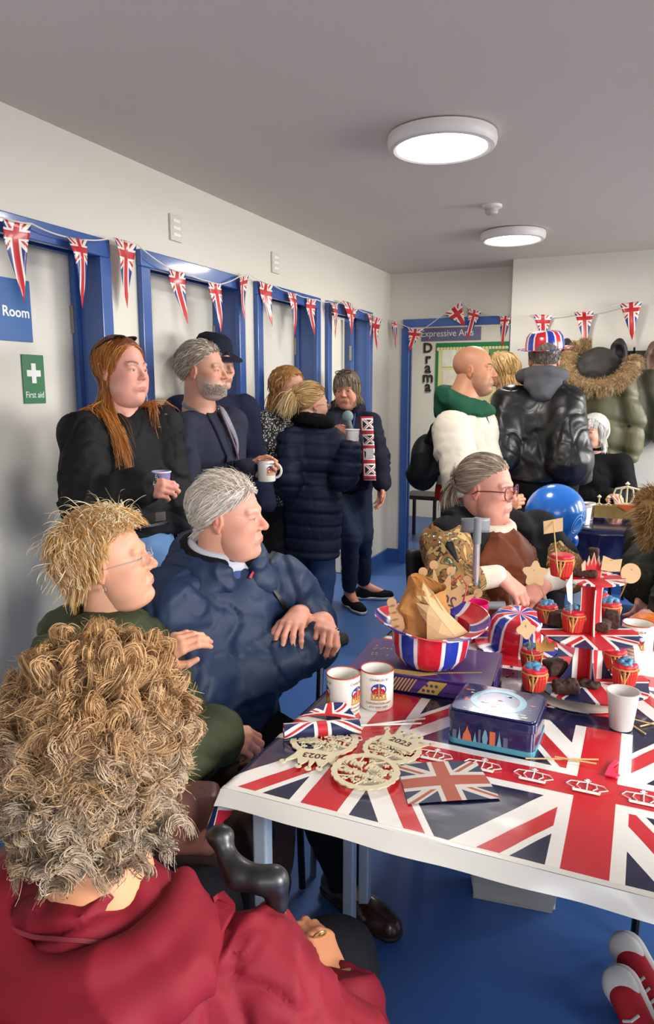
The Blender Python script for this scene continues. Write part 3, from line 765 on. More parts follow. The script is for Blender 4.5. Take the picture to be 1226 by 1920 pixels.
for a, b in wins: w.box((WX+.1, (a+b)/2, .45), (.2, b-a, .9)).box((WX+.1, (a+b)/2, 2.37), (.2, b-a, .14))
struct('wall_right', w, wallm, smooth=False)
for i, (a, b) in enumerate(wins):
    f = MB()
    for y in (a+.025, (a+b)/2, b-.025): f.box((WX+.1, y, 1.6), (.06, .05, 1.4))
    for z in (.925, 2.275): f.box((WX+.1, (a+b)/2, z), (.058, b-a, .05))
    struct('window_%d' % (i+1), f, mat('white_frame', 'e8e8e6', .4, var=0), smooth=False)
# ---- doors of the left wall: recessed leaf, blue lining and architrave
def doorset(i, a, b, lit=False):
    e = thing('door_%d' % i, None, None, (XL, (a+b)/2, 0)); e['kind'] = 'structure'
    w = .062; dp = .028; f = MB()
    f.box((XL+dp/2, a+w/2-.012, DH/2-.03), (dp, w, DH-.06)).box((XL+dp/2, b-w/2+.012, DH/2-.03), (dp, w, DH-.06)).box((XL+dp/2, (a+b)/2, DH-.0245), (dp-.001, b-a+.024, .071))
    f.box((XL-.10, a+.012, DH/2-.013), (.2, .024, DH-.026)).box((XL-.10, b-.012, DH/2-.013), (.2, .024, DH-.026)).box((XL-.10, (a+b)/2, DH-.013), (.2, b-a, .026))
    f.box((XL-.125, a+.034, DH/2), (.03, .022, DH)).box((XL-.125, b-.034, DH/2), (.03, .022, DH)).box((XL-.125, (a+b)/2, DH-.035), (.03, b-a, .022))
    bev(f.build('door_frame', bluem, e, world=True, smooth=False), .004)
    if i == 4:  # door open inwards, the lit room beyond shows
        l = MB().box((XL-.58, b-.045, 1.02), (.74, .042, 2.03)); bev(l.build('door_leaf', leafm, e, world=True, smooth=False), .002)
    else:
        l = MB().box((XL-.165, (a+b)/2, 1.02), (.044, b-a-.05, 2.03)); L = l.build('door_leaf', leafm, e, world=True, smooth=False); bev(L, .002)
    h = MB()
    for z in (.25, 1.1, 1.78): h.box((XL-.135, b-.040, z), (.02, .02, .11))
    h.build('hinge', metalm, e, world=True, smooth=False)
    hd = MB().tube([(XL-.145, a+.10, 1.02), (XL-.10, a+.10, 1.02), (XL-.10, a+.20, 1.02)], .009, 8).lathe([(.024, 0), (.024, .006), (0, .006)], 16, (XL-.14, a+.10, 1.02)); hd.build('door_handle', metalm, e, world=True)
    return e
for i, (a, b) in enumerate(doors): doorset(i+1, a, b)
# room behind the open fourth door
w = MB().box((XL-2.0, 4.98, CEIL/2), (.08, 3.2, CEIL)).box((XL-1.1, 3.9, CEIL/2), (1.8, .08, CEIL)).box((XL-1.1, 6.1, CEIL/2), (1.8, .08, CEIL)); struct('wall_side_room', w, wallm, smooth=False)
# ---- back doorway with its frame, and the classroom wall beyond
e = thing('door_5', None, None, ((bx0+bx1)/2, YB, 0)); e['kind'] = 'structure'; f = MB(); w = .065
f.box((bx0+w/2-.01, YB-.012, bdh/2-.03), (w, .026, bdh-.06)).box((bx1-w/2-.002, YB-.012, bdh/2-.03), (w, .026, bdh-.06)).box(((bx0+bx1)/2, YB-.012, bdh-w/2+.01), (bx1-bx0, .026, w))
f.box((bx0+.012, YB+.06, bdh/2), (.024, .12, bdh)).box((bx1-.012, YB+.06, bdh/2), (.024, .12, bdh)).box(((bx0+bx1)/2, YB+.06, bdh-.012), (bx1-bx0, .12, .024))
f.box((bx0+.035, YB+.09, bdh/2), (.024, .03, bdh)).box((bx1-.035, YB+.09, bdh/2), (.024, .03, bdh))
bev(f.build('door_frame', bluem, e, world=True, smooth=False), .004)
YR = 8.2
w = MB().box((-2.2, YR+.05, CEIL/2), (4.4, .1, CEIL)).box((-3.6, 7.1, CEIL/2), (.1, 2.3, CEIL)).box((-.05, 7.1, CEIL/2), (.1, 2.3, CEIL)); struct('wall_classroom', w, mat('classroom_wall', 'ece6d8', .6, var=.02), smooth=False)
area('classroom_ceiling_light', (-1.6, 7.0, CEIL-.06), .6, .6, 26, (0, 0, 0), (1, .96, .9))
area('side_room_ceiling_light', (XL-1.0, 4.9, CEIL-.06), .5, .5, 34, (0, 0, 0), (1, .95, .84))
# ---- skirting
sk = MB()
ys = [YF]+[q for d in doors for q in d]+[YB]
for i in range(0, len(ys), 2): sk.box((XL+.009, (ys[i]+ys[i+1])/2, .06), (.018, max(.01, ys[i+1]-ys[i]-.10*(0 < i)), .12))
struct('baseboard_left', sk, bluem, smooth=False)
sk = MB().box(((XL+bx0)/2, YB-.009, .06), (bx0-XL-.0, .018, .12)).box(((XJ+WX)/2, YJ-.009, .06), (WX-XJ, .018, .12)); struct('baseboard_back', sk, bluem, smooth=False)
# ---- wall plates, signs
for k, (u, v, lab) in enumerate(((329, 428, 'small white slotted wall plate high above the second blue door frame'), (516, 493, 'small grey wall plate high between second and third blue door frames'))):
    p = atx(u, v, XL+.006); t = thing('wall_plate', lab, 'wall plate', p, group='wall plates')
    bev(MB().box((.0, 0, 0), (.012, .088, .115)).build('plate', mat('plate_plastic', 'd2cec4', .4, var=0), t, smooth=False), .003)
    for z in (-.03, .0, .03): MB().box((.007, .0, z), (.004, .055, .014)).build('slot', mat('slot_grey', 'f0ece2' if k == 0 else 'a8a49a', .3, var=0), t, smooth=False)
dlx = XL-.143
t = thing('door_sign', 'blue door sign with white lettering ending in al Room', 'sign', (dlx+.003, 1.75, 1.68))
y1 = atx(57, 590, dlx)[1]; zt = atx(55, 528, dlx)[2]; zb = atx(57, 642, dlx)[2]
bev(MB().box((dlx+.003, y1-.19, (zt+zb)/2), (.005, .38, zt-zb)).build('panel', mat('sign_blue', '1c5a9e', .35, var=0), t, world=True, smooth=False), .001)
frame_text('lettering', 'Medical Room', .052, (dlx+.0062, y1-.010, atx(30, 586, dlx)[2]), (0, 1, 0), (0, 0, 1), mat('sign_white', 'f4f4f0', .4, var=0), t, align='RIGHT', bold=.001).data.transform(wm(t).inverted())
c = atx(62, 711, dlx); t = thing('first_aid_sign', 'green first aid sign with white cross on the pale door', 'sign', c)
a0 = atx(38, 664, dlx); a1 = atx(85, 756, dlx); hw, hh = (a1[1]-a0[1])/2, (a0[2]-a1[2])/2
bev(MB().box((.003, 0, 0), (.004, hw*2, hh*2)).build('panel', mat('sign_green', '12703c', .35, var=0), t, smooth=False), .001)
MB().box((.0055, 0, .022), (.002, .022, .075)).box((.0055, 0, .022), (.0021, .068, .024)).build('cross', MC['sign_white'], t, smooth=False)
frame_text('lettering', 'First aid', .034, (.0055, 0, -.060), (0, 1, 0), (0, 0, 1), MC['sign_white'], t, squash=.84)
# ---- ceiling lights, detector
def clight(c, r, lab):
    t = thing('ceiling_light', lab, 'ceiling light', (c[0], c[1], CEIL), group='round ceiling lights')
    MB().lathe([(r*.90, 0), (r*.985, -.006), (r, -.022), (r*.985, -.040), (r*.95, -.050), (r*.88, -.054), (r*.83, -.050), (r*.82, -.044)], 64).build('bezel', mat('lamp_white', 'dcd8d2', .45, var=0), t)
    MB().lathe([(r*.83, -.045), (r*.6, -.052), (r*.3, -.056), (.001, -.057)], 48).build('diffuser', mat('lamp_diffuser', 'ffffff', .5, var=0, emit=('fff6ea', 14)), t)
    l = bpy.data.lights.new('ceiling_lamp', 'AREA'); l.shape = 'DISK'; l.size = r*1.6; l.energy = 15; l.color = (1, .96, .9); o = bpy.data.objects.new('ceiling_lamp', l); COL.objects.link(o); o.location = (c[0], c[1], CEIL-.062)
    return t
clight(atz(828, 274, CEIL-.04), .205, 'nearer and larger round white ceiling light, lit'); clight(atz(961, 448, CEIL-.04), .195, 'farther round white ceiling light near the back door, lit')
c = atz(922, 385, CEIL); t = thing('smoke_detector', 'small round white smoke detector on ceiling between the two lights', 'detector', (c[0], c[1], CEIL))
MB().lathe([(.052, 0), (.052, -.012), (.046, -.016), (.03, -.018), (.03, -.022)], 32).build('base', mat('lamp_white', 'dcd8d2'), t)
MB().lathe([(.030, -.018), (.034, -.03), (.030, -.044), (.02, -.048), (.001, -.05)], 24).build('sensor', mat('slot_grey2', 'b8b4ae', .5, var=0), t)
# ------------------------------------------------------------------ the flag table
TZ = .742; TX0, TX1, TY0, TY1 = -.70, .98, 1.09, 2.36
plain = mat('table_laminate', 'b9bcc0', .4, var=.03)
legm = mat('table_leg_paint', 'b4c2d0', .35, var=.02, metal=.2)
for k, (y0, y1, lab) in enumerate(((TY0, 1.66, 'near rectangular table under the flag tablecloth with pale metal legs'), (1.67, TY1, 'far rectangular table under the flag tablecloth, below the purple box'))):
    t = thing('dining_table', lab, 'table', ((TX0+TX1)/2, (y0+y1)/2, 0), group='tables pushed together')
    bev(MB().box(((TX0+TX1)/2, (y0+y1)/2, .722), (TX1-TX0, y1-y0, .028)).build('table_top', plain, t, world=True, smooth=False), .004)
    MB().box(((TX0+TX1)/2, (y0+y1)/2, .69), (TX1-TX0-.1, y1-y0-.1, .035)).build('frame', legm, t, world=True, smooth=False)
    for x in (TX0+.055, TX1-.05):
        for y in (y0+.05, y1-.055): bev(MB().box((x, y, .353), (.03, .03, .706)).build('leg', legm, t, world=True, smooth=False), .004)
m = jack('tablecloth_print', .461, .536, r=.069, w=.112, dr=.055, dw=.080, rough=.22, red='c4202a', blue='171a3c', tile=True, coat=.5, rowgap=.07, bmp=(14, .25, .004), dwid=.335)
def clothpt(a, b):
    x, y, z = a, b, TZ+.003
    if b < TY0: t = TY0-b; y = TY0-.004-t*.50; z -= t*.80
    if b > TY1: t = b-TY1; y = TY1+.01+t*.1; z -= t
    if a < TX0: t = TX0-a; x = TX0-.004-t*.25; z -= t*.95
    if a > TX1: t = a-TX1; x = TX1+.004+t*.2; z -= t
    e = max(TY0-b, TX0-a, 0)
    w = math.sin(a*31+math.sin(b*9)*1.5)*.5+math.sin(a*12+b*17)*.5
    wv = .0010*math.sin(a*23+b*31)*math.sin(b*27-a*11)
    z += max(0, wv)*(e == 0)
    if e > 0: y -= .005*w*min(1, e*20)*(b < TY0); x -= .008*math.sin(b*37)*min(1, e*20)*(a < TX0)
    return (x, y, z)
a0, a1, b0, b1 = TX0-.105, TX1+.10, TY0-.036, TY1+.12
cl = MB(); cl.grid(lambda u, v: clothpt(a0+(a1-a0)*u, b0+(b1-b0)*v), 260, 200, uvf=lambda u, v: (a0+(a1-a0)*u+.505, b0+(b1-b0)*v-1.368))
o = cl.build('tablecloth', m, None, smooth=True, angle=60); tag(o, 'shiny plastic tablecloth printed with union flags over the near tables', 'tablecloth')
o['kind'] = 'cloth' if False else o.get('kind', 'thing') ; del o['kind']
wmat = mat('print_white', 'e6e1d8', .3, var=0)
MB().grid(lambda u, v: A(*clothpt(a0+(a1-a0)*u, b0+(TY0+.010-b0)*v))+A(0, -.0006, .0006), 260, 12).build('hem_border', mat('hem_white', 'dedad0', .25, var=0, coat=.4), o)
crown_poly = [(-.5, -.42), (.5, -.42), (.52, -.2), (.62, .18), (.36, .0), (.3, .32), (.12, .06), (0, .45), (-.12, .06), (-.3, .32), (-.36, 0), (-.62, .18), (-.52, -.2)]
def crownprint(x, y, s, par, mt=wmat):
    fr = (A(x, y, TZ+.0055), A(1, 0, 0), A(0, 1, 0), A(0, 0, 1)); b = MB()
    b.prism([(-.42*s, -.40*s), (.42*s, -.40*s), (.45*s, -.24*s), (-.45*s, -.24*s)], 0, .0004, fr)
    for q in range(5):
        a_ = -.62+.31*q; cx = a_*s; r0 = .36*s
        b.tube([(x+a_*s*.62, y-.20*s, TZ+.0058), (x+a_*s*1.05, y-.02*s, TZ+.0058), (x+a_*s*.85, y+.20*s, TZ+.0058), (x+a_*s*.05, y+.26*s, TZ+.0058)], .0013, 4)
    b.prism([(-.05*s, .26*s), (.05*s, .26*s), (.05*s, .36*s), (.11*s, .36*s), (.11*s, .42*s), (.05*s, .42*s), (.05*s, .5*s), (-.05*s, .5*s), (-.05*s, .42*s), (-.11*s, .42*s), (-.11*s, .36*s), (-.05*s, .36*s)], 0, .0004, fr)
    b.build('crown_print', mt, par, smooth=False)
for q in range(16): 
    x = -.66+.100*q
    crownprint(x, 1.368, .058, o)
# ---- paper disc under the cake stand
c = atz(1085, 1303, TZ); t = thing('paper_disc', 'flat white paper disc on the tablecloth beneath the cake stand', 'paper', (c[0], c[1], TZ+.006)); MB().lathe([(.0, 0), (.118, 0), (.119, .0012), (0, .0014)], 48).build('sheet', mat('white_paper', 'ded6c8', .6, var=.03), t)
# ---- mugs
china = mat('mug_china', 'e4dfd4', .22, var=.02, coat=.4); rimred = mat('mug_rim', 'b8402e', .3, var=0); ink = mat('mug_ink', '6a4a42', .5, var=0); gold = mat('print_gold', 'b98a2e', .45, var=.15, vs=60)
inkred = mat('print_red', 'b02030', .4, var=0); inkblue = mat('print_blue', '2a3a98', .4, var=0)
def mug(loc, lab, rz, handle=None, r=.040, h=.094, rot=None, full=True, group='coronation mugs'):
    t = thing('mug', lab, 'mug', loc, rz, group, rot)
    MB().lathe([(0, 0), (r*.93, 0), (r, .004), (r, h-.002), (r-.001, h), (r-.004, h-.001), (r-.0045, h-.006), (r-.005, .010), (0, .008)], 40).build('cup', china, t)
    MB().tube([(r*math.cos(a)*.985, r*math.sin(a)*.985, h) for a in np.linspace(0, 2*PI, 41)[:-1]], .0017, 6, closed=True).build('rim_line', rimred, t)
    if handle is not None:
        b = MB(); b.tube([A(math.cos(handle), math.sin(handle), 0)*(r-.002+.027*math.sin(q))+A(0, 0, h*.5+.028*math.cos(q)*1.05) for q in np.linspace(0, PI, 13)], .0052, 8); b.build('handle', china, t)
    W = lambda a0: (lambda x, y, z: ((r+.0004+z)*math.cos(a0+x/r), (r+.0004+z)*math.sin(a0+x/r), y))
    for a0 in ((0,) if not full else (0, 2.3, -2.3)):
        w = W(a0); b = MB(); P = lambda poly, z: b.add([w(x, y, z) for x, y in poly], [tuple(range(len(poly)))])
        def blob(name, cx, cy, rx, ry, mt, z, n=14):
            bb = MB(); pts = [w(cx+rx*math.cos(k), cy+ry*math.sin(k), z) for k in np.linspace(0, 2*PI, n+1)[:-1]]; bb.add(pts+[w(cx, cy, z)], [(i, (i+1) % n, n) for i in range(n)]); bb.build(name, mt, t, smooth=False)
        blob('crown_cap', 0, h*.58, .019, .016, inkblue, .0001); blob('crown_lining', 0, h*.52, .016, .011, inkred, .0003)
        bb = MB()
        for q in range(5):
            cx = -.016+.008*q; bb.add([w(cx-.0026, h*.36, .0005), w(cx+.0026, h*.36, .0005), w(cx+.001, h*.50, .0005), w(cx-.001, h*.50, .0005)], [(0, 1, 2, 3)])
        for yy, hh2 in ((.35, .05), (.47, .02)):
            n = 8; bb.add([w(-.019+.038*i/n, h*(yy-hh2), .0005) for i in range(n+1)]+[w(-.019+.038*i/n, h*yy, .0005) for i in range(n+1)], [(i, i+1, n+2+i, n+1+i) for i in range(n)])
        bb.add([w(-.0016, h*.45, .0006), w(.0016, h*.45, .0006), w(.0016, h*.76, .0006), w(-.0016, h*.76, .0006)], [(0, 1, 2, 3)]); bb.build('crown_print', gold, t, smooth=False)
        frame_text('lettering', 'CHARLES III', .0085, 0, 0, 0, ink, t, wrap=lambda x, y, z: w(x, h*.84+y, .0002+z), ext=.0001)
        if full: 
            frame_text('lettering', 'CORONATION DAY', .0072, 0, 0, 0, ink, t, wrap=lambda x, y, z: w(x, h*.22+y, .0002+z), ext=.0001); frame_text('lettering', '6TH MAY 2023', .0072, 0, 0, 0, ink, t, wrap=lambda x, y, z: w(x, h*.12+y, .0002+z), ext=.0001)
    return t
face = YAW-PI/2
c = atz(634, 1341, TZ+.005); mug((c[0], c[1]+.03, TZ+.004), 'left coronation mug on the table behind the rolled paper flag', face+.95)
c = atz(698, 1330, TZ+.005); mug((c[0], c[1]+.03, TZ+.004), 'right coronation mug with crown and lettering facing us', face+.05)
# ---- rolled paper flag with two white sticks
cardflag = jack('paper_flag', .145, .095, rough=.5)
t = thing('paper_flag', 'rolled union flag on two white sticks lying before the mugs', 'flag', atz(605, 1372, TZ+.01))
p0, p1 = atz(532, 1372, TZ+.02), atz(676, 1362, TZ+.02); b = MB(); ax = nrm(p1-p0); L = np.linalg.norm(p1-p0); sd_ = nrm(np.cross(ax, (0, 0, 1)))
def rollp(u, v):
    a = -1.0+v*6.6; r = .016+.0035*v; return tuple(p0+ax*L*u*(1-.06*v)+sd_*(r*math.cos(a))+A(0, 0, 1)*(r*math.sin(a)+.0))
b.grid(rollp, 8, 34, uvf=lambda u, v: (-.072+.144*u, -.060+.11*v)); x = b.build('flag_sheet', cardflag, t, world=True, angle=80)
b = MB(); q0, q1, q2, q3 = atz(560, 1345, TZ+.02), atz(672, 1352, TZ+.022), atz(648, 1318, TZ+.05), atz(588, 1330, TZ+.04)
b.grid(lambda u, v: tuple((q0*(1-u)+q1*u)*(1-v)+(q3*(1-u)+q2*u)*v+A(0, 0, .008*math.sin(PI*u))), 8, 6, uvf=lambda u, v: (-.07+.14*u, -.0+.05*v)); b.build('flag_sheet', cardflag, t, world=True, angle=80)
MB().tube([p0+ax*.05+A(0, 0, -.006), atz(797, 1347, TZ+.008)], .0022, 8).build('stick', mat('white_plastic', 'dcd6cc', .35, var=0), t, world=True)
MB().tube([p0+ax*.06+A(0, 0, .006), atz(790, 1356, TZ+.008)], .0022, 8).build('stick', MC['white_plastic'], t, world=True)
# ---- laser-cut wooden discs
ply = mat('plywood', 'd6c8a4', .6, var=.10, vs=40); plyd = mat('cut_edge', '4a2a1e', .7, var=0); card = mat('card_brown', 'b98f62', .7, var=.08, vs=30)
def disc(c, R, ang, lines, lab, z, tabs=None, hole=True):
    t = thing('wooden_ornament', lab, 'ornament', (c[0], c[1], z), ang, 'laser-cut wooden ornaments on the tablecloth')
    n = 96; b = MB(); sc = lambda a: R*(1+.045*abs(math.sin(a*11)))
    o_ = [(sc(2*PI*i/n)*math.cos(2*PI*i/n), sc(2*PI*i/n)*math.sin(2*PI*i/n)) for i in range(n)]; i_ = [(R*.84*math.cos(2*PI*i/n), R*.84*math.sin(2*PI*i/n)) for i in range(n)]
    b.add([(x, y, h) for h in (0, .0028) for x, y in o_+i_], [f for i in range(n) for j in [(i+1) % n] for f in ((2*n+i, 2*n+j, 3*n+j, 3*n+i), (i, n+i, n+j, j), (i, j, 2*n+j, 2*n+i), (n+i, 3*n+i, 3*n+j, n+j))])
    rr = random.Random(int(R*1e4)+len(lab))
    # tracery: little stars, leaves and bars inside the ring
    for k in range(26):
        a = rr.random()*6.28; d = R*(.25+.55*rr.random()); s_ = R*.11; cx, cy = d*math.cos(a), d*math.sin(a)
        b.prism([(cx+s_*(1 if q % 2 == 0 else .42)*math.cos(a+q*PI/5), cy+s_*(1 if q % 2 == 0 else .42)*math.sin(a+q*PI/5)) for q in range(10)], .0001, .0026)
    for k in range(7):
        a = k*.9+.3; b.tube([(R*.88*math.cos(a), R*.88*math.sin(a), .0014), (R*.5*math.cos(a+.35), R*.5*math.sin(a+.35), .0014), (R*.12*math.cos(a+1), R*.12*math.sin(a+1), .0014)], .0016, 5)
    b.build('tracery', ply, t, smooth=False)
    for k, (tx, sz, yy) in enumerate(lines): frame_text('lettering', tx, sz, (0, yy, .0014), (1, 0, 0), (0, 1, 0), ply, t, bold=.0012, ext=.0016)
    if tabs:
        bb = MB(); tx, ty, ta = tabs; ex = A(math.cos(ta), math.sin(ta), 0); ey = A(-math.sin(ta), math.cos(ta), 0); O = A(tx, ty, .0016)
        bb.prism([(x*.055, y*.05) for x, y in [(-.7, -.45), (.7, -.45), (.8, .1), (1.05, .75), (.6, .35), (.4, .95), (.12, .4), (0, 1.05), (-.12, .4), (-.4, .95), (-.6, .35), (-1.05, .75), (-.8, .1)]], 0, .0026, (O, ex, ey, A(0, 0, 1)))
        for x, y in ((-1.05, .75), (-.4, .95), (0, 1.05), (.4, .95), (1.05, .75)):
            q = O+ex*x*.055+ey*y*.05; bb.lathe([(0, 0), (.007, 0), (.007, .0026), (0, .0026)], 12, q)
        bb.build('crown_tab', ply, t, smooth=False)
        frame_text('lettering', '2023', .026, O+ey*.002+A(0, 0, .0026), ex, ey, plyd, t, bold=.0006, ext=.0003)
    return t
c = atz(608, 1388, TZ+.006); disc(c, .072, 3.3, [('The King\'s', .026, .012), ('Coronation', .024, -.018)], 'wooden disc with an upside-down 2023, left of three', TZ+.006, tabs=(.0, .075, 0))
c = atz(735, 1405, TZ+.010); disc(c, .060, -.25, [('The King\'s', .020, .010), ('Coronation', .019, -.018)], 'wooden disc with an upright 2023 crown, right of three', TZ+.0095, tabs=(.0, .030, 0))
c = atz(685, 1446, TZ+.014); disc(c, .066, -.12, [('The King\'s', .027, .018), ('Coronation', .0235, -.014)], 'round scalloped wooden disc nearest us, lettered Coronation', TZ+.0130)
# ---- small flat card flag
t = thing('paper_flag', 'small faded paper union flag lying flat beside the wooden discs', 'flag', atz(840, 1468, TZ+.006)); cs = [atz(u, v, TZ+.006) for u, v in ((765, 1508), (938, 1497), (893, 1428), (745, 1436))]
MB().grid(lambda u, v: tuple((cs[0]*(1-u)+cs[1]*u)*(1-v)+(cs[3]*(1-u)+cs[2]*u)*v+A(0, 0, .0035*math.sin(PI*u)*(.4+v))), 14, 10, uvf=lambda u, v: (.125*(u-.5), .085*(v-.5))).build('sheet', jack('faded_flag', .125, .085, r=.12, w=.2, rough=.6, red='a8503c', white='c9c2b8', blue='2c3350'), t, world=True, angle=80)
# ---- biscuit tin
t0 = atz(838, 1390, TZ+.005); t1 = atz(1001, 1424, TZ+.005); t2 = atz(1040, 1357, TZ+.005); tex = nrm((t1-t0)*A(1, 1, 0)); tey = np.cross(A(0, 0, 1), tex); TW = np.linalg.norm(t1-t0); TD = .155; TH = .078; tang = math.atan2(tex[1], tex[0])
tc = t0+tex*TW/2+tey*TD/2
t = thing('biscuit_tin', 'dark blue printed biscuit tin with city skyline and shiny lid', 'tin', (tc[0], tc[1], TZ+.005), tang)
tinb = mat('tin_blue', '1b2355', .25, metal=.25, var=.08, vs=30, coat=.7); tinl = mat('tin_teal', '4f93a8', .3, metal=.2, var=.05)
def rrect(w, d, r, n=6): return [(sx*(w/2-r)+r*math.cos(a0+k*PI/2/n), sy*(d/2-r)+r*math.sin(a0+k*PI/2/n)) for sx, sy, a0 in ((1, 1, 0), (-1, 1, PI/2), (-1, -1, PI), (1, -1, 1.5*PI)) for k in range(n+1)]
MB().prism(rrect(TW, TD, .016), 0, .012).build('bottom_band', tinl, t); MB().prism(rrect(TW-.002, TD-.002, .016), .010, .058).build('tin_body', tinb, t)
b = MB().prism(rrect(TW+.004, TD+.004, .018), .052, .073).prism(rrect(TW-.004, TD-.004, .016), .073, TH); bev(b.build('lid', tinb, t), .002)
b = MB(); b.lathe([(.046, 0), (.060, 0), (.060, .0006), (.046, .0006), (.046, 0)], 40, (0, 0, TH), cap=False); b.build('ring_print', mat('print_teal', '6fa0b4', .3, var=.1, coat=.5), t)
frame_text('lettering', 'LONDON', .014, 0, 0, 0, mat('print_cream', 'd9c9a0', .4, var=0), t, wrap=lambda x, y, z: ((.053+y)*math.sin(x/.053), -(.053-y*1)*math.cos(x/.053)+0, TH+.0008+z), ext=.0001)
rr = random.Random(5); pc = [MC['print_cream'], inkred, MC['print_teal'], mat('print_orange', 'c96a48', .4, var=0)]
for k in range(26):
    x = rr.uniform(-.5, .5)*(TW-.03); y = rr.uniform(-.5, .5)*(TD-.03)
    if .040 < math.hypot(x, y) < .066: continue
    s_ = rr.uniform(.004, .010); n = rr.choice((3, 4, 6)); a = rr.random()*3
    MB().prism([(x+s_*math.cos(a+6.283*i/n)*rr.uniform(.6, 1.5), y+s_*.5*math.sin(a+6.283*i/n)) for i in range(n)], TH, TH+.0004).build('motif', rr.choice(pc), t, smooth=False)
x = -TW/2+.012
for k, (kind, w_, h_) in enumerate([('b', .008, .020), ('s', .006, .028), ('c', .020, .034), ('s', .007, .024), ('b', .005, .030), ('d', .012, .032), ('r', .012, .030), ('s', .010, .032), ('b', .009, .022), ('t', .046, .026), ('b', .008, .024), ('g', .018, .026), ('b', .006, .02)]):
    if x+w_ > TW/2-.008: break
    y = -TD/2+.0002; fr = (A(x, y, .012), A(1, 0, 0), A(0, 0, 1), A(0, -1, 0)); b = MB(); mt = {'c': pc[3], 'r': pc[3], 's': MC['print_teal'], 'b': mat('print_slate', '59607e', .4, var=0)}.get(kind, MC['print_teal'] if kind == 'd' else mat('print_slate', '59607e'))
    if kind in 'br': b.prism([(0, 0), (w_, 0), (w_, h_), (0, h_)], 0, .0005, fr)
    elif kind == 's': b.prism([(0, 0), (w_, 0), (w_*.6, h_*.7), (w_/2, h_), (w_*.4, h_*.7)], 0, .0005, fr)
    elif kind == 'c': b.prism([(0, 0), (w_, 0), (w_*.9, h_*.4), (w_*.62, h_*.7), (w_/2, h_), (w_*.38, h_*.7), (w_*.1, h_*.4)], 0, .0005, fr)
    elif kind == 'd': b.prism([(w_*.15, 0), (w_*.85, 0), (w_, h_*.4), (w_*.75, h_*.85), (w_/2, h_), (w_*.25, h_*.85), (0, h_*.4)], 0, .0005, fr)
    elif kind == 't':
        for xx in (.0, .034): b.prism([(xx, 0), (xx+.010, 0), (xx+.010, h_*.8), (xx+.005, h_), (xx, h_*.8)], 0, .0005, fr)
        b.prism([(.01, h_*.62), (.034, h_*.62), (.034, h_*.72), (.01, h_*.72)], 0, .0005, fr).prism([(.01, .004), (.034, .004), (.034, .007), (.01, .007)], 0, .0005, fr)
    elif kind == 'g':
        for i in range(4):
            for j in range(5): b.prism([(.0045*i, .005*j), (.0045*i+.0033, .005*j), (.0045*i+.0033, .005*j+.0035), (.0045*i, .005*j+.0035)], 0, .0005, fr)
    q = b.build('skyline_print', mt, t, smooth=False)
    if kind in 'gt': q['kind'] = 'stuff'
    x += w_+.0035
# ---- purple box with gold pattern
BZ = .795; cA, cB, cD = atz(652, 1251, BZ), atz(922, 1287, BZ), atz(692, 1212, BZ); bx = nrm((cB-cA)*A(1, 1, 0)); by = np.cross(A(0, 0, 1), bx); BW = np.linalg.norm(cB-cA); BD = .235
t = thing('gift_box', 'flat purple cardboard box with gold pattern under the flag hat', 'box', (*((cA+bx*BW/2+by*BD/2)[:2]), TZ+.005), math.atan2(bx[1], bx[0])); BH = BZ-TZ-.005
purp = mat('purple_card', '43286e', .4, var=.06, vs=6, coat=.2); bev(MB().box((0, 0, BH/2-.001), (BW-.006, BD-.006, BH-.004)).build('tray', mat('purple_card_dark', '38205e', .45, var=.05), t, smooth=False), .002)
bev(MB().box((0, 0, BH-.006), (BW, BD, .012)).box((0, -BD/2+.0015, BH/2+.006), (BW, .003, BH-.016)).build('lid', purp, t, smooth=False), .0015)
bev(MB().box((BW/2+.004, -.02, BH/2+.012), (.003, BD*.8, BH)).build('flap', purp, t, smooth=False), .001)
goldp = mat('gold_foil', 'c3a04c', .4, metal=.3, var=.12, vs=50)
for k in range(17):
    x = -.105+.0065*k*1.0; MB().prism([(x, -BD/2+.003), (x+.0032, -BD/2+.003), (x+.045, -BD/2+.030), (x+.042, -BD/2+.030)], BH, BH+.0005).build('gold_stripe', goldp, t, smooth=False)
for k in range(26):
    a = k*.47; x = -.03+.0062*k; MB().lathe([(.0016, 0), (.0036, 0), (.0036, .0005), (.0016, .0005)], 10, (x+.02, -BD/2+.018+.0030*k*.8, BH+.0002)).build('gold_ring', goldp, t, smooth=False)
b = MB()
for k in range(30): b.lathe([(0, 0), (.003, 0), (.003, .0005), (0, .0005)], 8, (random.uniform(-.16, .0), random.uniform(-.02, .10), BH))
b.build('gold_speckle', goldp, t, smooth=False)['kind'] = 'stuff'
ff_ = (A(0, -BD/2-.0002, 0), A(1, 0, 0), A(0, 0, 1), A(0, -1, 0)); b = MB()
b.prism([(.0, .006), (.05, .006), (.075, .040), (.03, .040)], 0, .0004, ff_); b.build('gold_patch', goldp, t, smooth=False)
for q in range(6): MB().prism([(.016+.012*(q % 3)+.008*(q//3)+.0042*math.cos(k), .014+.014*(q//3)+.0042*math.sin(k)) for k in np.linspace(0, 6.28, 11)[:-1]], 0, .0007, ff_).build('hole_print', purp, t, smooth=False)
for q in range(14): x = -.135+.0085*q; MB().prism([(x, .006), (x+.004, .006), (x+.024, .040), (x+.020, .040)], 0, .0005, ff_).build('gold_stripe', goldp, t, smooth=False)
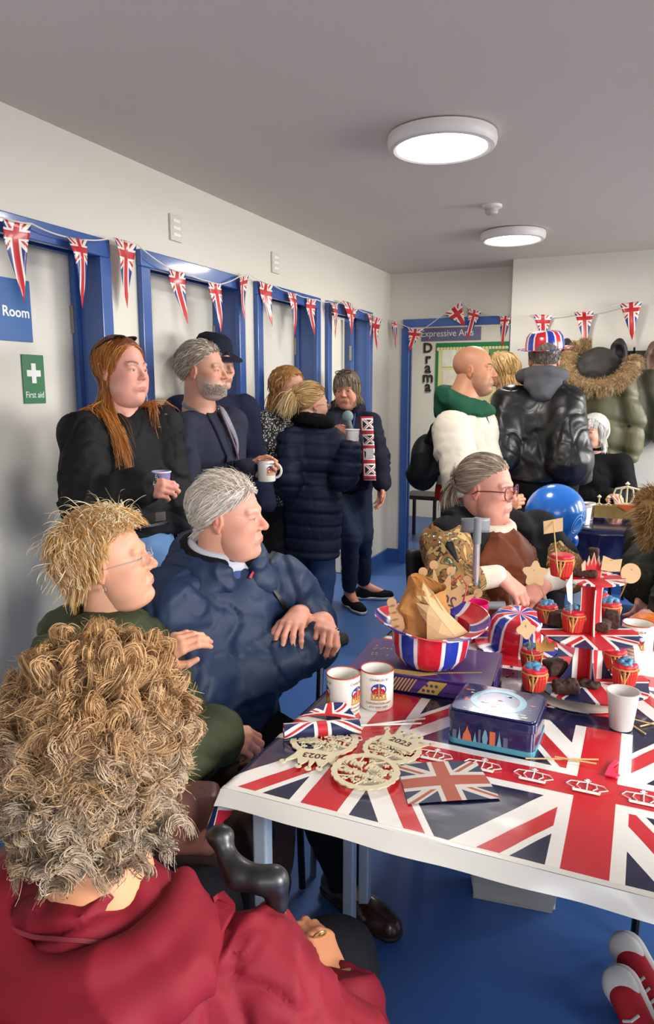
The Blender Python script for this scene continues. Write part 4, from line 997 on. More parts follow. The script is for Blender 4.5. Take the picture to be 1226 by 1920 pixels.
# ---- plastic flag hats
hatm = stripes('hat_print')
def hat(name, lab, loc, rot, dome, brimw=.032, h=.085, rx=.078, group='plastic union flag hats', mt=None, cat='hat', parent=None, brimz=.018):
    t = parent or thing(name, lab, cat, loc, 0, group, rot)
    b = MB(); pf = [(.001, h), (rx*.45, h*.985), (rx*.78, h*.90), (rx*.94, h*.68), (rx, h*.35), (rx*1.02, 0)]
    b.lathe(pf+[(rx*1.00, -.001), (rx*.975, h*.35), (rx*.91, h*.67), (rx*.75, h*.87), (rx*.4, h*.96), (.001, h*.975)], 56); x = b.build('crown', mt or hatm, t, angle=50)
    b = MB()
    def bp(u, v):
        a = 2*PI*u; r = rx*1.0+brimw*v; return (r*math.cos(a)*(1+.06*v), r*math.sin(a), -.001+brimz*v*v*(1+.5*math.cos(2*a)))
    b.grid(bp, 56, 5); b.build('brim', jack('brim_print', .26, .20, rough=.25, blue='2238a4', coat=.5) if False else (mt or hatm), t, angle=60)
    MB().tube([bp(i/56, 1) for i in range(56)], .0018, 6, closed=True).build('edge_roll', mt or hatm, t)
    return t
c = at(796, 1196, (at(796, 1255, 1)-A(0, 0, CAMH))[2] and (BZ+.0-CAMH)/(at(796, 1262, 1)[2]-CAMH)+.02)
hb = atz(797, 1262, BZ); hb = hb+by*.065
HU = hat('bowler_hat', 'upturned plastic union flag bowler holding a brown paper bag', (hb[0], hb[1], BZ+.106), (PI+.06, .0, face+PI/2+.35), None, h=.104, rx=.100, brimw=.040, brimz=-.020)
# paper bag, torn and crumpled, standing in the upturned hat
def crumple(V, amp, f, s=0):
    return V+np.stack([noise(V*f+s), noise(V*f+s+7), noise(V*f+s+19)], 1)*amp
t = thing('paper_bag', 'crumpled brown paper bag standing in the upturned flag hat', 'paper bag', (hb[0], hb[1], BZ+.03))
kraft = mat('kraft_paper', 'b5793c', .75, var=.08, vs=25, bs=60, bst=.2, bd=.001); kraftl = mat('kraft_paper_light', 'cba676', .7, var=.06, vs=25, bs=60, bst=.2, bd=.001)
B0 = A(hb[0], hb[1], BZ+.03); RT = A(*_rt); 
def bagp(u, v):
    a = 2*PI*u; rx_ = .082*(1-.10*v)-.032*v*v; ry_ = .055*(1-.45*v); z = v*.190*(1+.10*math.cos(a-2.7))
    x = rx_*math.cos(a)-.020*v; y = ry_*math.sin(a); q = RT*x+A(-RT[1], RT[0], 0)*y; return B0+q+A(0, 0, z)
b = MB(); b.grid(lambda u, v: tuple(bagp(u, v)), 40, 20); V = np.array(b.v); V2 = crumple(V, .016, 24); V2 += np.sign(crumple(V, 1, 55)-V-.0)*.0012; b.v = [tuple(q) for q in V2]
x = b.build('bag_body', kraft, t, world=True, smooth=False); so = x.modifiers.new('thick', 'SOLIDIFY'); so.thickness = .0012
# folded-over flap with torn, zigzag edge that slopes down to the right
tl, tr, bl_, br_ = at(800, 1100, 1), 0, 0, 0
dpt = float((B0-A(0, 0, CAMH))@_fw)
F0, F1, F2, F3 = at(793, 1092, dpt-.035), at(884, 1192, dpt-.050), at(800, 1207, dpt-.075), at(788, 1150, dpt-.065)
b = MB()
for P_ in ([F0, at(812, 1110, dpt-.05), at(838, 1148, dpt-.06), F1, at(858, 1200, dpt-.07), at(828, 1165, dpt-.085), at(805, 1135, dpt-.08)],
           [at(858, 1200, dpt-.07), F2, at(800, 1168, dpt-.082), at(828, 1165, dpt-.085)], [F0, at(805, 1135, dpt-.08), at(790, 1128, dpt-.06), at(780, 1118, dpt-.06), at(789, 1108, dpt-.05)], [at(805, 1135, dpt-.08), at(828, 1165, dpt-.085), at(800, 1168, dpt-.082), F3, at(780, 1130, dpt-.068)]):
    n = len(P_); c_ = np.mean(P_, 0)-_fw*.006; b.add([*P_, c_], [(i, (i+1) % n, n) for i in range(n)])
x = b.build('torn_flap', kraftl, t, world=True, smooth=False); so = x.modifiers.new('thick', 'SOLIDIFY'); so.thickness = .0012
# ---- wooden 2023 crown sign behind the bag
dpt2 = dpt+.09; t = thing('crown_sign', 'brown card crown sign with mirrored 2023 behind the paper bag', 'sign', at(835, 1150, dpt2))
O = at(830, 1116, dpt2); ex = RT*math.cos(.28)-_up*math.sin(.28); ey = _up*math.cos(.28)+RT*math.sin(.28); px = dpt2/FPX
pl = [(-30, -62), (38, -50), (40, -10), (62, 22), (34, 6), (36, 38), (12, 12), (2, 46), (-8, 12), (-32, 48), (-24, 8), (-48, 30), (-34, -10)]
b = MB().prism([(x*px, y*px) for x, y in pl], 0, .004, (O, ex, ey, -_fw))
for x, y in ((62, 22), (36, 40), (2, 48), (-32, 50), (-48, 32), (40, -50), (42, -30)): b.lathe([(0, 0), (8.5*px, 0), (8.5*px, .004), (0, .004)], 14, (0, 0, 0)); V = b.v[-56:]; b.v[-56:] = [tuple(O+ex*(q[0]+x*px)+ey*(q[1]+y*px)-_fw*q[2]) for q in V]
b.build('board', card, t, world=True, smooth=False)
for tx, yy, sz in (('2023', -8, 27), ("King's", -32, 20)): frame_text('lettering', tx, sz*px, O+ey*yy*px-_fw*.0045, -ex, ey, plyd, t, bold=.0006, ext=.0003).data.transform(wm(t).inverted())
MB().tube([O+ex*10*px+ey*25*px+_fw*.004, O+ex*22*px+ey*45*px, O+ex*38*px+ey*30*px-_fw*.006, O+ex*42*px-ey*20*px-_fw*.006, O+ex*34*px-ey*50*px], .002, 6).build('ribbon', mat('ribbon_red', 'c01828', .4, var=0), t, world=True)
# edge of a second scalloped card left of the bag
t = thing('scalloped_card', 'narrow brown scalloped card upright in the hat, left of the bag', 'card', at(742, 1170, dpt)); b = MB(); fr = (at(742, 1168, dpt-.03), nrm(RT+_up*.25), nrm(_up-RT*.25), -_fw); px = dpt/FPX
for q in range(7): b.lathe([(0, 0), (9*px, 0), (9*px, .003), (0, .003)], 12); V = b.v[-48:]; b.v[-48:] = [tuple(fr[0]+fr[1]*(p[0]+(q-3)*.6*px)+fr[2]*(p[1]+(q-3)*13*px)+fr[3]*p[2]) for p in V]
b.prism([(-6*px, -38*px), (14*px, -44*px), (16*px, 30*px), (4*px, 38*px)], 0, .0028, fr); b.build('board', card, t, world=True, smooth=False)
# ---- pink cup, second hat
c = atz(887, 1200, TZ+.005); t = thing('plastic_cup', 'bright pink plastic tumbler behind the union flag hats', 'cup', (c[0], c[1]+.03, TZ+.004))
pinkm = mat('pink_plastic', 'ea1a78', .25, var=.03, coat=.4); MB().lathe([(0, 0), (.026, 0), (.028, .004), (.030, .05), (.0345, .062), (.037, .112), (.0385, .114), (.0355, .113), (.033, .062), (.028, .05), (.026, .006), (0, .005)], 36).build('tumbler', pinkm, t)
c = atz(958, 1236, TZ+.005)+A(0, .085, 0)
hat('bowler_hat', 'plastic union flag bowler lying on the table behind the cake stand', (c[0]-.004, c[1]+.02, TZ+.026), (.22, 0, face+PI/2+.05), None, h=.092, rx=.082, brimw=.030, brimz=-.004)
# ------------------------------------------------------------------ cake stand and cakes
SX, SY = -.100, 1.855; sdp = float((A(SX, SY, .9)-A(0, 0, CAMH))@_fw)
def zat(v): 
    """height above the stand's axis seen at image row v"""
    lo, hi = .6, 1.6
    for _ in range(40):
        m_ = (lo+hi)/2; q = A(SX, SY, m_)-A(0, 0, CAMH); vv = 960-FPX*(q@_up)/(q@_fw)
        if vv > v: lo = m_
        else: hi = m_
    return (lo+hi)/2
z0, z1, z2, z3 = TZ+.030, zat(1187), zat(1084), zat(1026)
standflag = jack('stand_print', .20, .19, r=.13, w=.20, dr=.07, dw=.10, rough=.4, red='c4202a', blue='1c2048')
t = CS = thing('cake_stand', 'three-tier card cake stand printed with union flags', 'cake stand', (SX, SY, TZ+.006), face+PI/2)
b0 = TZ+.006
MB().lathe([(0, 0), (.05, 0), (.05, .020), (0, .020)], 24).build('foot', MC['white_paper'], t)
for k, (z, r) in enumerate(((z0, .150), (z1, .118), (z2, .078))):
    b = MB(); n = 48; zz = z-b0; vs = [(r*(1+.03*math.cos(8*a))*math.cos(a), r*(1+.03*math.cos(8*a))*math.sin(a), zz+h+.0 ) for h in (-.002, .002) for a in np.linspace(0, 2*PI, n+1)[:-1]]
    b.add(vs+[(0, 0, zz-.002), (0, 0, zz+.002)], [(i, (i+1) % n, n+(i+1) % n, n+i) for i in range(n)]+[(n+i, n+(i+1) % n, 2*n+1) for i in range(n)]+[((i+1) % n, i, 2*n) for i in range(n)])
    for i, v_ in enumerate(b.v): b.uv[i] = (v_[0], v_[1])
    b.build('tier', jack('tier_print', .30, .30, r=.07, w=.10, dr=.04, dw=.06, rough=.4), t, smooth=False)
def column(za, zb, wa, wm_, wb, par):
    for rz in (0, PI/2):
        b = MB(); n = 12; ys_ = np.linspace(0, 1, n+1); f = lambda s_: (wa*(1-s_)**2+2*wm_*s_*(1-s_)+wb*s_*s_)
        vs = []; 
        for s_ in ys_:
            for sg in (-1, 1): vs.append((sg*f(s_), 0, za-b0+(zb-za)*s_))
        V = [(x*math.cos(rz)+o_*math.sin(rz), x*math.sin(rz)-o_*math.cos(rz)+0, z) for o_ in (.0015, -.0015) for x, y, z in vs]; m_ = len(vs)
        F = [(2*i, 2*i+1, 2*i+3, 2*i+2) for i in range(n)]+[(m_+2*i+1, m_+2*i, m_+2*i+2, m_+2*i+3) for i in range(n)]+[(2*i+1, m_+2*i+1, m_+2*i+3, 2*i+3) for i in range(n)]+[(m_+2*i, 2*i, 2*i+2, m_+2*i+2) for i in range(n)]
        b.add(V, F)
        for i in range(len(b.v)): q = vs[i % m_]; b.uv[i] = (q[0]*1.0, (q[2]-(za-b0)-(zb-za)*1.02))
        b.build('column_card', standflag, par, smooth=False)
column(z0+.002, z1-.002, .070, .020, .038, CS); column(z1+.002, z2-.002, .034, .020, .030, CS)
b = MB(); b.prism([(x*.001, y*.001) for x, y in [(-26, 0), (26, 0), (30, 34), (22, 46), (17, 36), (12, 58), (8, 34), (0, 66), (-8, 34), (-12, 58), (-17, 36), (-22, 46), (-30, 34)]], -.0015, .0015, (A(0, 0, z2-b0), A(1, 0, 0), A(0, 0, 1), A(0, -1, 0))); b.build('crown_top', mat('card_cream', 'c9b498', .6, var=.05), CS, smooth=False)
b = MB(); b.prism([(x*.001, y*.001) for x, y in [(-18, 1), (18, 1), (20, 40), (14, 30), (9, 50), (5, 30), (0, 60), (-5, 30), (-9, 50), (-14, 30), (-20, 40)]], .0016, .0022, (A(0, 0, z2-b0), A(1, 0, 0), A(0, 0, 1), A(0, -1, 0))); b.build('crown_print', mat('print_red2', 'c41f28', .4, var=0), CS, smooth=False)
casem = None
def casemat():
    m, nt, b = newmat('cupcake_case'); tc = nt.nodes.new('ShaderNodeTexCoord'); sp = nt.nodes.new('ShaderNodeSeparateXYZ'); nt.links.new(tc.outputs['Object'], sp.inputs[0])
    th = S(nt, sp.outputs[1]).op('ARCTAN2', S(nt, sp.outputs[0])); z = S(nt, sp.outputs[2])
    a = th.wrap(PI/4).abs(); w = (z-.002)*9.0
    c = mixc(nt, a.lt(w+.06), 'bf2a22', 'd9a060'); c = mixc(nt, a.lt(w-.05), c, '2a1a1e'); c = mixc(nt, a.lt(.10).mn(z.gt(.012)), c, 'c9863c')
    nt.links.new(c, b.inputs['Base Color']); b.inputs['Roughness'].default_value = .6; return m
casem = casemat(); spongem = mat('sponge', 'c98a4a', .85, bs=120, bst=.5, bd=.002, var=.2, vs=60); icr = mat('red_icing', 'c42330', .45, var=.12, vs=60); icb = mat('blue_icing', '4f86a8', .5, var=.12, vs=80); brown = mat('brownie', '3a2018', .8, bs=90, bst=.7, bd=.003, var=.25, vs=60)
def cupcake(loc, lab, par=None, blue=True, s=1.0, rz=0, red=True):
    t = thing('cupcake', lab, 'cupcake', loc, rz, 'cupcakes on the cake stand'); n = 48
    b = MB(); wob = lambda q, i: 1+.035*math.cos(24*q)*(i > 0)
    b.lathe([(0, 0), (.021*s, 0), (.0275*s, .036*s), (.0265*s, .036*s)], 72, wob=wob).build('case', casem, t, angle=60)
    MB().lathe([(.0264*s, .030*s), (.0262*s, .038*s), (.020*s, .043*s), (.001, .045*s)], 24).build('sponge', spongem, t)
    sd = SDF(); r_ = random.Random(int(abs(loc[0]*991+loc[1]*577)*100))
    for q in range(9): a = q*.7; sd.ell((.016*s*math.cos(a), .016*s*math.sin(a), .042*s), (.0105*s, .0105*s, .0065*s), k=.004)
    sd.ell((0, 0, .043*s), (.016*s, .016*s, .007*s), k=.004); V, Q = sd.mesh(.0022); x = obj('red_icing', tomesh([(V, Q)]), icr if red else brown, t)
    if blue:
        sd = SDF()
        for q in range(26): a = r_.random()*6.28; d = r_.random()**.6*.018*s; sd.ell((d*math.cos(a), d*math.sin(a), (.055-.45*d+r_.uniform(-.002, .004))*s), (.0054*s,)*3, k=.0015)
        V, Q = sd.mesh(.0016); obj('blue_icing', tomesh([(V, Q)]), icb, t)
    return t
def slab(loc, lab, d=(.06, .045, .022), rz=0, m=brown, cat='cake', name='brownie', n=1):
    t = thing(name, lab, cat, loc, rz, 'brownies on the cake stand'); sd = SDF(); sd.box((0, 0, d[2]/2), d, rd=.006, k=.01)
    r_ = random.Random(int(abs(loc[0])*1e4))
    for q in range(10): sd.ell((r_.uniform(-.4, .4)*d[0], r_.uniform(-.4, .4)*d[1], d[2]*.9), (.007, .006, .005), k=.004)
    V, Q = sd.mesh(.0028); V = crumple(V, .002, 160); obj('sponge', tomesh([(V, Q)]), m, t); return t
def onz(u, v, z): return atz(u, v, z)
cupcake(onz(1001, 1291, z0+.003), 'cupcake with blue icing at the front left of the bottom tier', s=1.18)
cupcake(onz(990, 1262, z0+.003)+A(0, .05, 0), 'cupcake with blue icing behind another at the left of the bottom tier', s=1.1)
cupcake(onz(1178, 1283, z0+.003)-A(.010, 0, 0), 'cupcake with blue icing at the front right of the bottom tier', s=1.18)
cupcake(onz(1160, 1262, z0+.003)+A(-.012, .035, 0), 'cupcake with blue icing at the right rear of the bottom tier', s=1.1)
slab(onz(1060, 1297, z0+.003), 'dark square brownie at the front of the bottom tier', (.060, .045, .026), .3)
slab(onz(1040, 1262, z0+.003), 'dark brownie in a cut case left of the column, bottom tier', (.055, .045, .034), .7)
slab(onz(1105, 1287, z0+.003), 'flat brownie piece right of the column on the bottom tier', (.05, .035, .012), -.2)
cupcake(onz(1075, 1180, z1+.003)-A(0, .006, 0), 'cupcake with blue icing at the front of the middle tier', s=1.15)
cupcake(onz(1022, 1165, z1+.003)+A(.004, .0, 0), 'cupcake with red icing at the left of the middle tier', s=1.0)
slab(onz(1045, 1172, z1+.003), 'chocolate brownie between two cupcakes on the middle tier', (.045, .04, .036), .2)
cupcake(onz(1150, 1165, z1+.003)-A(.012, .0, 0), 'cupcake with blue icing at the right of the middle tier', s=1.12)
cupcake(onz(1118, 1150, z1+.003)+A(0, .02, 0), 'cupcake with blue icing at the rear right of the middle tier', s=1.12)
slab(onz(1118, 1180, z1+.003), 'dark brownie on the right front edge of the middle tier', (.065, .05, .024), -.1)
slab(onz(1153, 1176, z1+.003)+A(-.008, 0, 0), 'tall brownie at the far right end of the middle tier', (.035, .04, .040), .1)
cupcake(onz(1047, 1078, z2+.003)+A(.006, .0, 0), 'cupcake with red icing on the left of the top tier', blue=False, s=1.15)
slab(onz(1095, 1080, z2+.003), 'long dark brownie on the top tier before the crown', (.062, .035, .017), 0)
slab(onz(1112, 1062, z2+.003)+A(0, .02, 0), 'small upright brownie behind the crown on the top tier', (.022, .022, .045), 0)
topm = mat('topper_card', 'c7a277', .7, var=.06, vs=30); stickm = mat('bamboo', 'c9a66c', .6, var=.08, vs=40)
def topper(lab, u, v, d, shape, base, m=None, tilt=0):
    t = thing('cake_topper', lab, 'cake topper', at(u, v, d), group='card cake toppers on sticks'); px = d/FPX; O = at(u, v, d); ex = RT*math.cos(tilt)+_up*math.sin(tilt); ey = _up*math.cos(tilt)-RT*math.sin(tilt)
    MB().prism([(x*px, y*px) for x, y in shape], 0, .0018, (O, ex, ey, -_fw)).build('card', m or topm, t, world=True, smooth=False)
    MB().tube([O+ey*8*px-_fw*.004, base], .0015, 6).build('stick', stickm, t, world=True); return t
circ = lambda r, n=24, f=None: [((f(2*PI*i/n) if f else 1)*r*math.cos(2*PI*i/n), (f(2*PI*i/n) if f else 1)*r*math.sin(2*PI*i/n)) for i in range(n)]
topper('rectangular brown card topper leaning over the top-tier cupcake', 1037, 986, sdp-.02, [(-19, -14), (17, -11), (19, 14), (-18, 10)], A(*onz(1045, 1064, z2+.055)), tilt=.08)
topper('flag-shaped brown card topper above the right middle-tier cupcakes', 1145, 1058, sdp-.04, [(-18, -12), (0, -14), (18, -12), (20, 12), (4, 9), (-16, 15)], A(*onz(1130, 1106, z1+.05)), tilt=-.1)
topper('round brown card topper at the right of the cake stand', 1182, 1075, sdp-.03, circ(19), A(*onz(1163, 1118, z1+.05)), tilt=-.3)
topper('bouquet-shaped brown card topper in front of the clasped hands', 1003, 1076, sdp-.01, circ(26, 30, lambda a: .8+.18*math.cos(5*a+.5)), A(*onz(1024, 1125, z1+.045)), tilt=.35)
topper('blob-shaped brown card topper in front of the flag hat', 986, 1180, sdp-.03, circ(19, 24, lambda a: .85+.15*math.cos(4*a)), A(*onz(1000, 1238, z0+.05)), tilt=.1)
topper('gold crown card topper left of the stand column', 1022, 1207, sdp-.02, [(-17, -14), (17, -14), (19, 10), (8, -1), (0, 16), (-8, -1), (-19, 8)], A(*onz(1014, 1245, z0+.05)), m=mat('gold_card', 'b07830', .5, metal=.2, var=.1))
t = thing('cake_topper', 'small white flag on a stick in the front middle-tier cupcake', 'cake topper', at(1062, 1130, sdp-.1), group='card cake toppers on sticks'); b = MB(); dq = sdp-.10; px = dq/FPX
MB().tube([at(1070, 1150, dq), at(1073, 1072, dq)], .0012, 6).build('stick', stickm, t, world=True); MB().prism([(0, 0), (-12*px, -22*px), (-9*px, -52*px), (0, -60*px)], 0, .001, (at(1073, 1074, dq), RT, _up, -_fw)).build('card', MC['white_plastic'], t, world=True, smooth=False)
t = thing('cake_topper', 'small red and white striped flag topper right of the top tier', 'cake topper', at(1122, 1068, sdp), group='card cake toppers on sticks')
for k in range(4): MB().box(at(1118, 1064+k*4, sdp-.02), (.05, .003, .0055)).build('stripe', MC['print_red2'] if k % 2 else MC['white_plastic'], t, world=True, smooth=False)
# ---- frosted cup, white mug, small things at the right
frost = mat('frosted_plastic', 'dcd8d4', .35, var=0, trans=.35, alpha=.86)
c = atz(1163, 1372, TZ+.005); t = thing('plastic_cup', 'frosted white disposable cup standing alone right of the tin', 'cup', (c[0], c[1]+.022, TZ+.0055))
MB().lathe([(0, 0), (.024, 0), (.025, .004), (.034, .084), (.0365, .085), (.0365, .088), (.0335, .088), (.0325, .082), (.0235, .006), (0, .005)], 40).build('cup', frost, t); MB().lathe([(0, .006), (.0228, .006), (.0255, .028), (0, .028)], 30).build('drink', mat('pink_drink', 'b87f6a', .3, var=.05), t); 
c = atz(1192, 1236, TZ+.005); mug((c[0], c[1]+.04, TZ+.004), 'coronation mug at the right edge behind the cake stand', face-.4, r=.043, h=.096)
t = thing('crown_decoration', 'white crown cut-out leaning before the right-hand mug', 'decoration', at(1210, 1225, 1.93)); dq = 1.93; px = dq/FPX
b = MB(); b.prism([(x*px, y*px) for x, y in [(-16, -36), (20, -44), (30, 0), (26, 34), (16, 2), (6, 2), (2, 8), (-6, 0), (-14, 20), (-22, 38), (-20, 0)]], 0, .003, (at(1208, 1226, dq), RT, _up, -_fw)); b.build('board', mat('white_card', 'e6e2da', .5, var=.02), t, world=True, smooth=False)
b = MB().lathe([(0, -.006), (.0055, -.003), (.006, 0), (.0055, .003), (0, .006)], 12, at(1203, 1200, dq)); b.build('ball', MC['white_card'], t, world=True)
sdfobj('net_of_oranges', lambda s_: [s_.ell((0, 0, .028), (.055, .03, .028), k=.02), s_.ell((.04, 0, .04), (.02, .02, .015), k=.02)], mat('orange_paper', 'e0781e', .5, var=.12, vs=30), None, h=.004, fold=.003, ff=40); o = bpy.data.objects['net_of_oranges']; o.name = 'party_napkin'; o.location = tuple(atz(1212, 1188, TZ+.003)+A(.01, .02, .003)); tag(o, 'crumpled bright orange napkin at the right end of the table', 'napkin')
for k, (p, q, lab) in enumerate((((985, 1422), (1122, 1424), 'longer thin wooden stick lying before the tin'), ((1040, 1419), (1118, 1432), 'shorter thin wooden stick crossing another before the tin'), ((1186, 1360), (1210, 1376), 'wooden stick right of the frosted cup, nearest us'), ((1190, 1349), (1240, 1362), 'wooden stick right of the frosted cup, longest of three'), ((1200, 1362), (1240, 1352), 'wooden stick at the right edge crossing the longest one'), ((955, 1302), (1000, 1305), 'wooden stick behind the tin lid'))):
    t = MB().tube([atz(*p, TZ+.007+.003*(k % 2)), atz(*q, TZ+.007+.003*(k % 2))], .0017, 6).build('wooden_stick', stickm); tag(t, lab, 'stick', 'loose wooden sticks')
t = MB().prism([(-.012, -.010), (.010, -.012), (.016, .0), (.006, .004), (.002, .03), (.012, .055), (.004, .06), (-.006, .03), (-.010, .004)], 0, .003, (atz(1146, 1452, TZ+.006), A(1, 0, 0), A(0, 1, 0), A(0, 0, 1))).build('plastic_spoon', mat('hot_pink', 'e0305a', .3, var=0)); tag(t, 'small hot pink plastic piece lying on the red cross of the cloth', 'plastic piece')
for k in range(34):
    pass
b = MB()
for k in range(60):
    u_, v_ = random.uniform(870, 1226), random.uniform(1230, 1300); p = atz(u_, v_, TZ+.006); b.box(p, (.010*random.random()+.003, .006, .0012), rotm(random.random()*3))
tag(b.build('cake_crumbs', mat('crumbs', '5a2a1e', .8, var=.3), smooth=False), 'brown cake crumbs scattered under the cake stand', 'crumbs', kind='stuff')
# ------------------------------------------------------------------ bunting
pen = jack('pennant_print', .17, .17, r=.095, w=.155, dr=.065, dw=.115, rough=.3, coat=.3, blue='20307c')
def pennants(lab, lst, un, group, extra=()):
    t = thing('bunting', lab, 'bunting', un(*lst[0][:2]), group='strings of union flag bunting'); tops = []
    for (u, v, tu, tv, w_, tl) in lst:
        L_, R_ = un(u-w_/2, v-w_/2*tl), un(u+w_/2, v+w_/2*tl); T_ = un(tu, tv); W_ = np.linalg.norm(R_-L_); H_ = np.linalg.norm(T_-(L_+R_)/2); nn = nrm(np.cross(R_-L_, T_-L_)); ph = random.random()*6
        sw = random.uniform(-.25, .25)
        def fn(a, c):
            k = 1-c; p = (L_*(1-a)+R_*a)*k+T_*c; return tuple(p+nn*(.012*math.sin(c*3+ph)*(1)+.012*math.sin(PI*a+ph)*k)*min(1, c*4+.2))
        b = MB(); b.grid(fn, 8, 14, uvf=lambda a, c: ((a-.5)*.17*(1-c), -(c*H_/W_*.17*1.0)+.062)); x = b.build('pennant', pen, t, world=True, angle=80); so = x.modifiers.new('thick', 'SOLIDIFY'); so.thickness = .0008
        tops += [L_, R_]
    pts = list(extra[0]) if extra else []
    allp = pts+tops+(list(extra[1]) if extra else []); full = []
    for i in range(len(allp)-1):
        a, c = allp[i], allp[i+1]; Ld = np.linalg.norm(c-a)
        for s_ in np.linspace(0, 1, 6)[:-1]: full.append(a*(1-s_)+c*s_-A(0, 0, 1)*.06*Ld*4*s_*(1-s_)*(Ld > .1)*.5)
    full.append(allp[-1]); MB().tube(full, .0028, 5).build('tape', mat('white_tape', 'e0dcd4', .5, var=0), t, world=True); return t
leftp = [(33, 414, 42, 566, 52, .2), (143, 447, 157, 579, 40, .15), (234, 451, 243, 578, 44, .25), (333, 507, 348, 608, 30, .25), (403, 530, 411, 626, 24, .2), (457, 516, 461, 603, 18, -.3), (500, 530, 508, 613, 24, .35), (547, 549, 551, 630, 17, .3), (585, 560, 587, 630, 16, .2), (625, 568, 631, 634, 16, .2), (650, 566, 659, 628, 20, .3), (664, 577, 660, 624, 14, .3), (692, 588, 694, 640, 10, .3), (708, 594, 706, 655, 16, .3)]
pennants('plastic union flag pennants strung along the left wall above the doors', leftp, lambda u, v: atx(u, v, XL+.055), 1, ([atx(-30, 402, XL+.05)], [atx(722, 606, XL+.05)]))
rightp = [(740, 603, 741, 655, 11, .3), (779, 615, 767, 660, 30, .1), (848, 576, 872, 612, 34, -.75), (890, 580, 876, 640, 26, .3), (948, 592, 941, 654, 24, 0), (1018, 590, 1018, 640, 36, 0), (1095, 583, 1097, 650, 38, -.05), (1183, 567, 1185, 638, 42, -.12)]
def unr(u, v): return aty(u, v, YB-.06) if u < 965 else aty(u, v, YJ-.05)
pennants('plastic union flag pennants strung across the back wall over the doorway', rightp, unr, 2, ([aty(728, 600, YB-.05)], [unr(1260, 552)]))
# ------------------------------------------------------------------ classroom seen through the back doorway
def yr(u, v, d=.0): return aty(u, v, YR-d)
t = thing('banner', 'long dark purple banner with white lettering Expressive Arts beyond the doorway', 'banner', yr(830, 627)); p0, p1 = yr(790, 640, .01), yr(902, 612, .01)
MB().box(((p0+p1)/2+A(0, 0, 0)), (p1[0]-p0[0], .01, p1[2]-p0[2])).build('panel', mat('banner_purple', '6a6488', .5, var=.35, vs=8), t, world=True, smooth=False)
frame_text('lettering', 'Expressive Arts', .105, yr(838, 625, .018), (1, 0, 0), (0, 0, 1), mat('letter_white', 'ece8e4', .5, var=0), t, squash=.92).data.transform(wm(t).inverted())
t = thing('wall_letters', 'black letters spelling Drama down the classroom wall', 'lettering', yr(802, 690))
for k, ch in enumerate('Drama'): frame_text('letter', ch, .15 if k == 0 else .17, yr(802, 655+k*17.5+(0 if k else -2), .02), (1, 0, 0), (0, 0, 1), mat('letter_black', '2a2a2c', .6, var=0), t, bold=.004, ext=.004).data.transform(wm(t).inverted())
t = thing('display_board', 'green bordered classroom display board with cream scalloped edge', 'display board', yr(880, 700)); p0, p1 = yr(815, 762, .02), yr(955, 640, .02)
MB().box((p0+p1)/2, (p1[0]-p0[0], .02, p1[2]-p0[2])).build('backing', mat('board_green', '1f7a44', .7, var=.08), t, world=True, smooth=False)
p0, p1 = yr(820, 752, .035), yr(950, 652, .035); b = MB().box((p0+p1)/2, (p1[0]-p0[0], .008, p1[2]-p0[2]))
for k in range(22): 
    for z in (p0[2], p1[2]): b.lathe([(0, 0), (.022, 0), (.022, .006), (0, .006)], 10, (0, 0, 0)); b.v[-40:] = [(p0[0]+(p1[0]-p0[0])*k/21+q[0], p0[1]-q[2], z+q[1]) for q in b.v[-40:]]
b.build('scalloped_border', mat('border_cream', 'ded79a', .6, var=.05), t, world=True, smooth=False)
r_ = random.Random(3)
for k, (u, v, w_, h_, cc) in enumerate(((842, 672, 26, 30, 'e8e2d2'), (842, 712, 24, 34, 'e4dcc8'), (872, 680, 24, 40, 'c8d0a0'), (934, 668, 34, 26, '5a8a4a'), (936, 700, 34, 30, 'c9c09a'), (905, 690, 24, 50, 'd8ceb0'))):
    p = yr(u, v, .045); s_ = (YR)/1350*1.02; MB().box(p, (w_*s_, .006, h_*s_)).build('pinned_picture', mat('picture_%d' % k, cc, .6, var=.3, vs=12), t, world=True, smooth=False)
# stacked dark furniture beyond the doorway, low
t = thing('classroom_stool', 'dark stool standing in the classroom behind the backpack', 'stool', (aty(795, 960, 7.0)[0], 7.0, 0)); MB().box((0, 0, .44), (.36, .36, .04)).build('seat', blackm, t, smooth=False)
for x in (-.15, .15):
    for y in (-.15, .15): MB().box((x, y, .21), (.03, .03, .42)).build('leg', blackm, t, smooth=False)
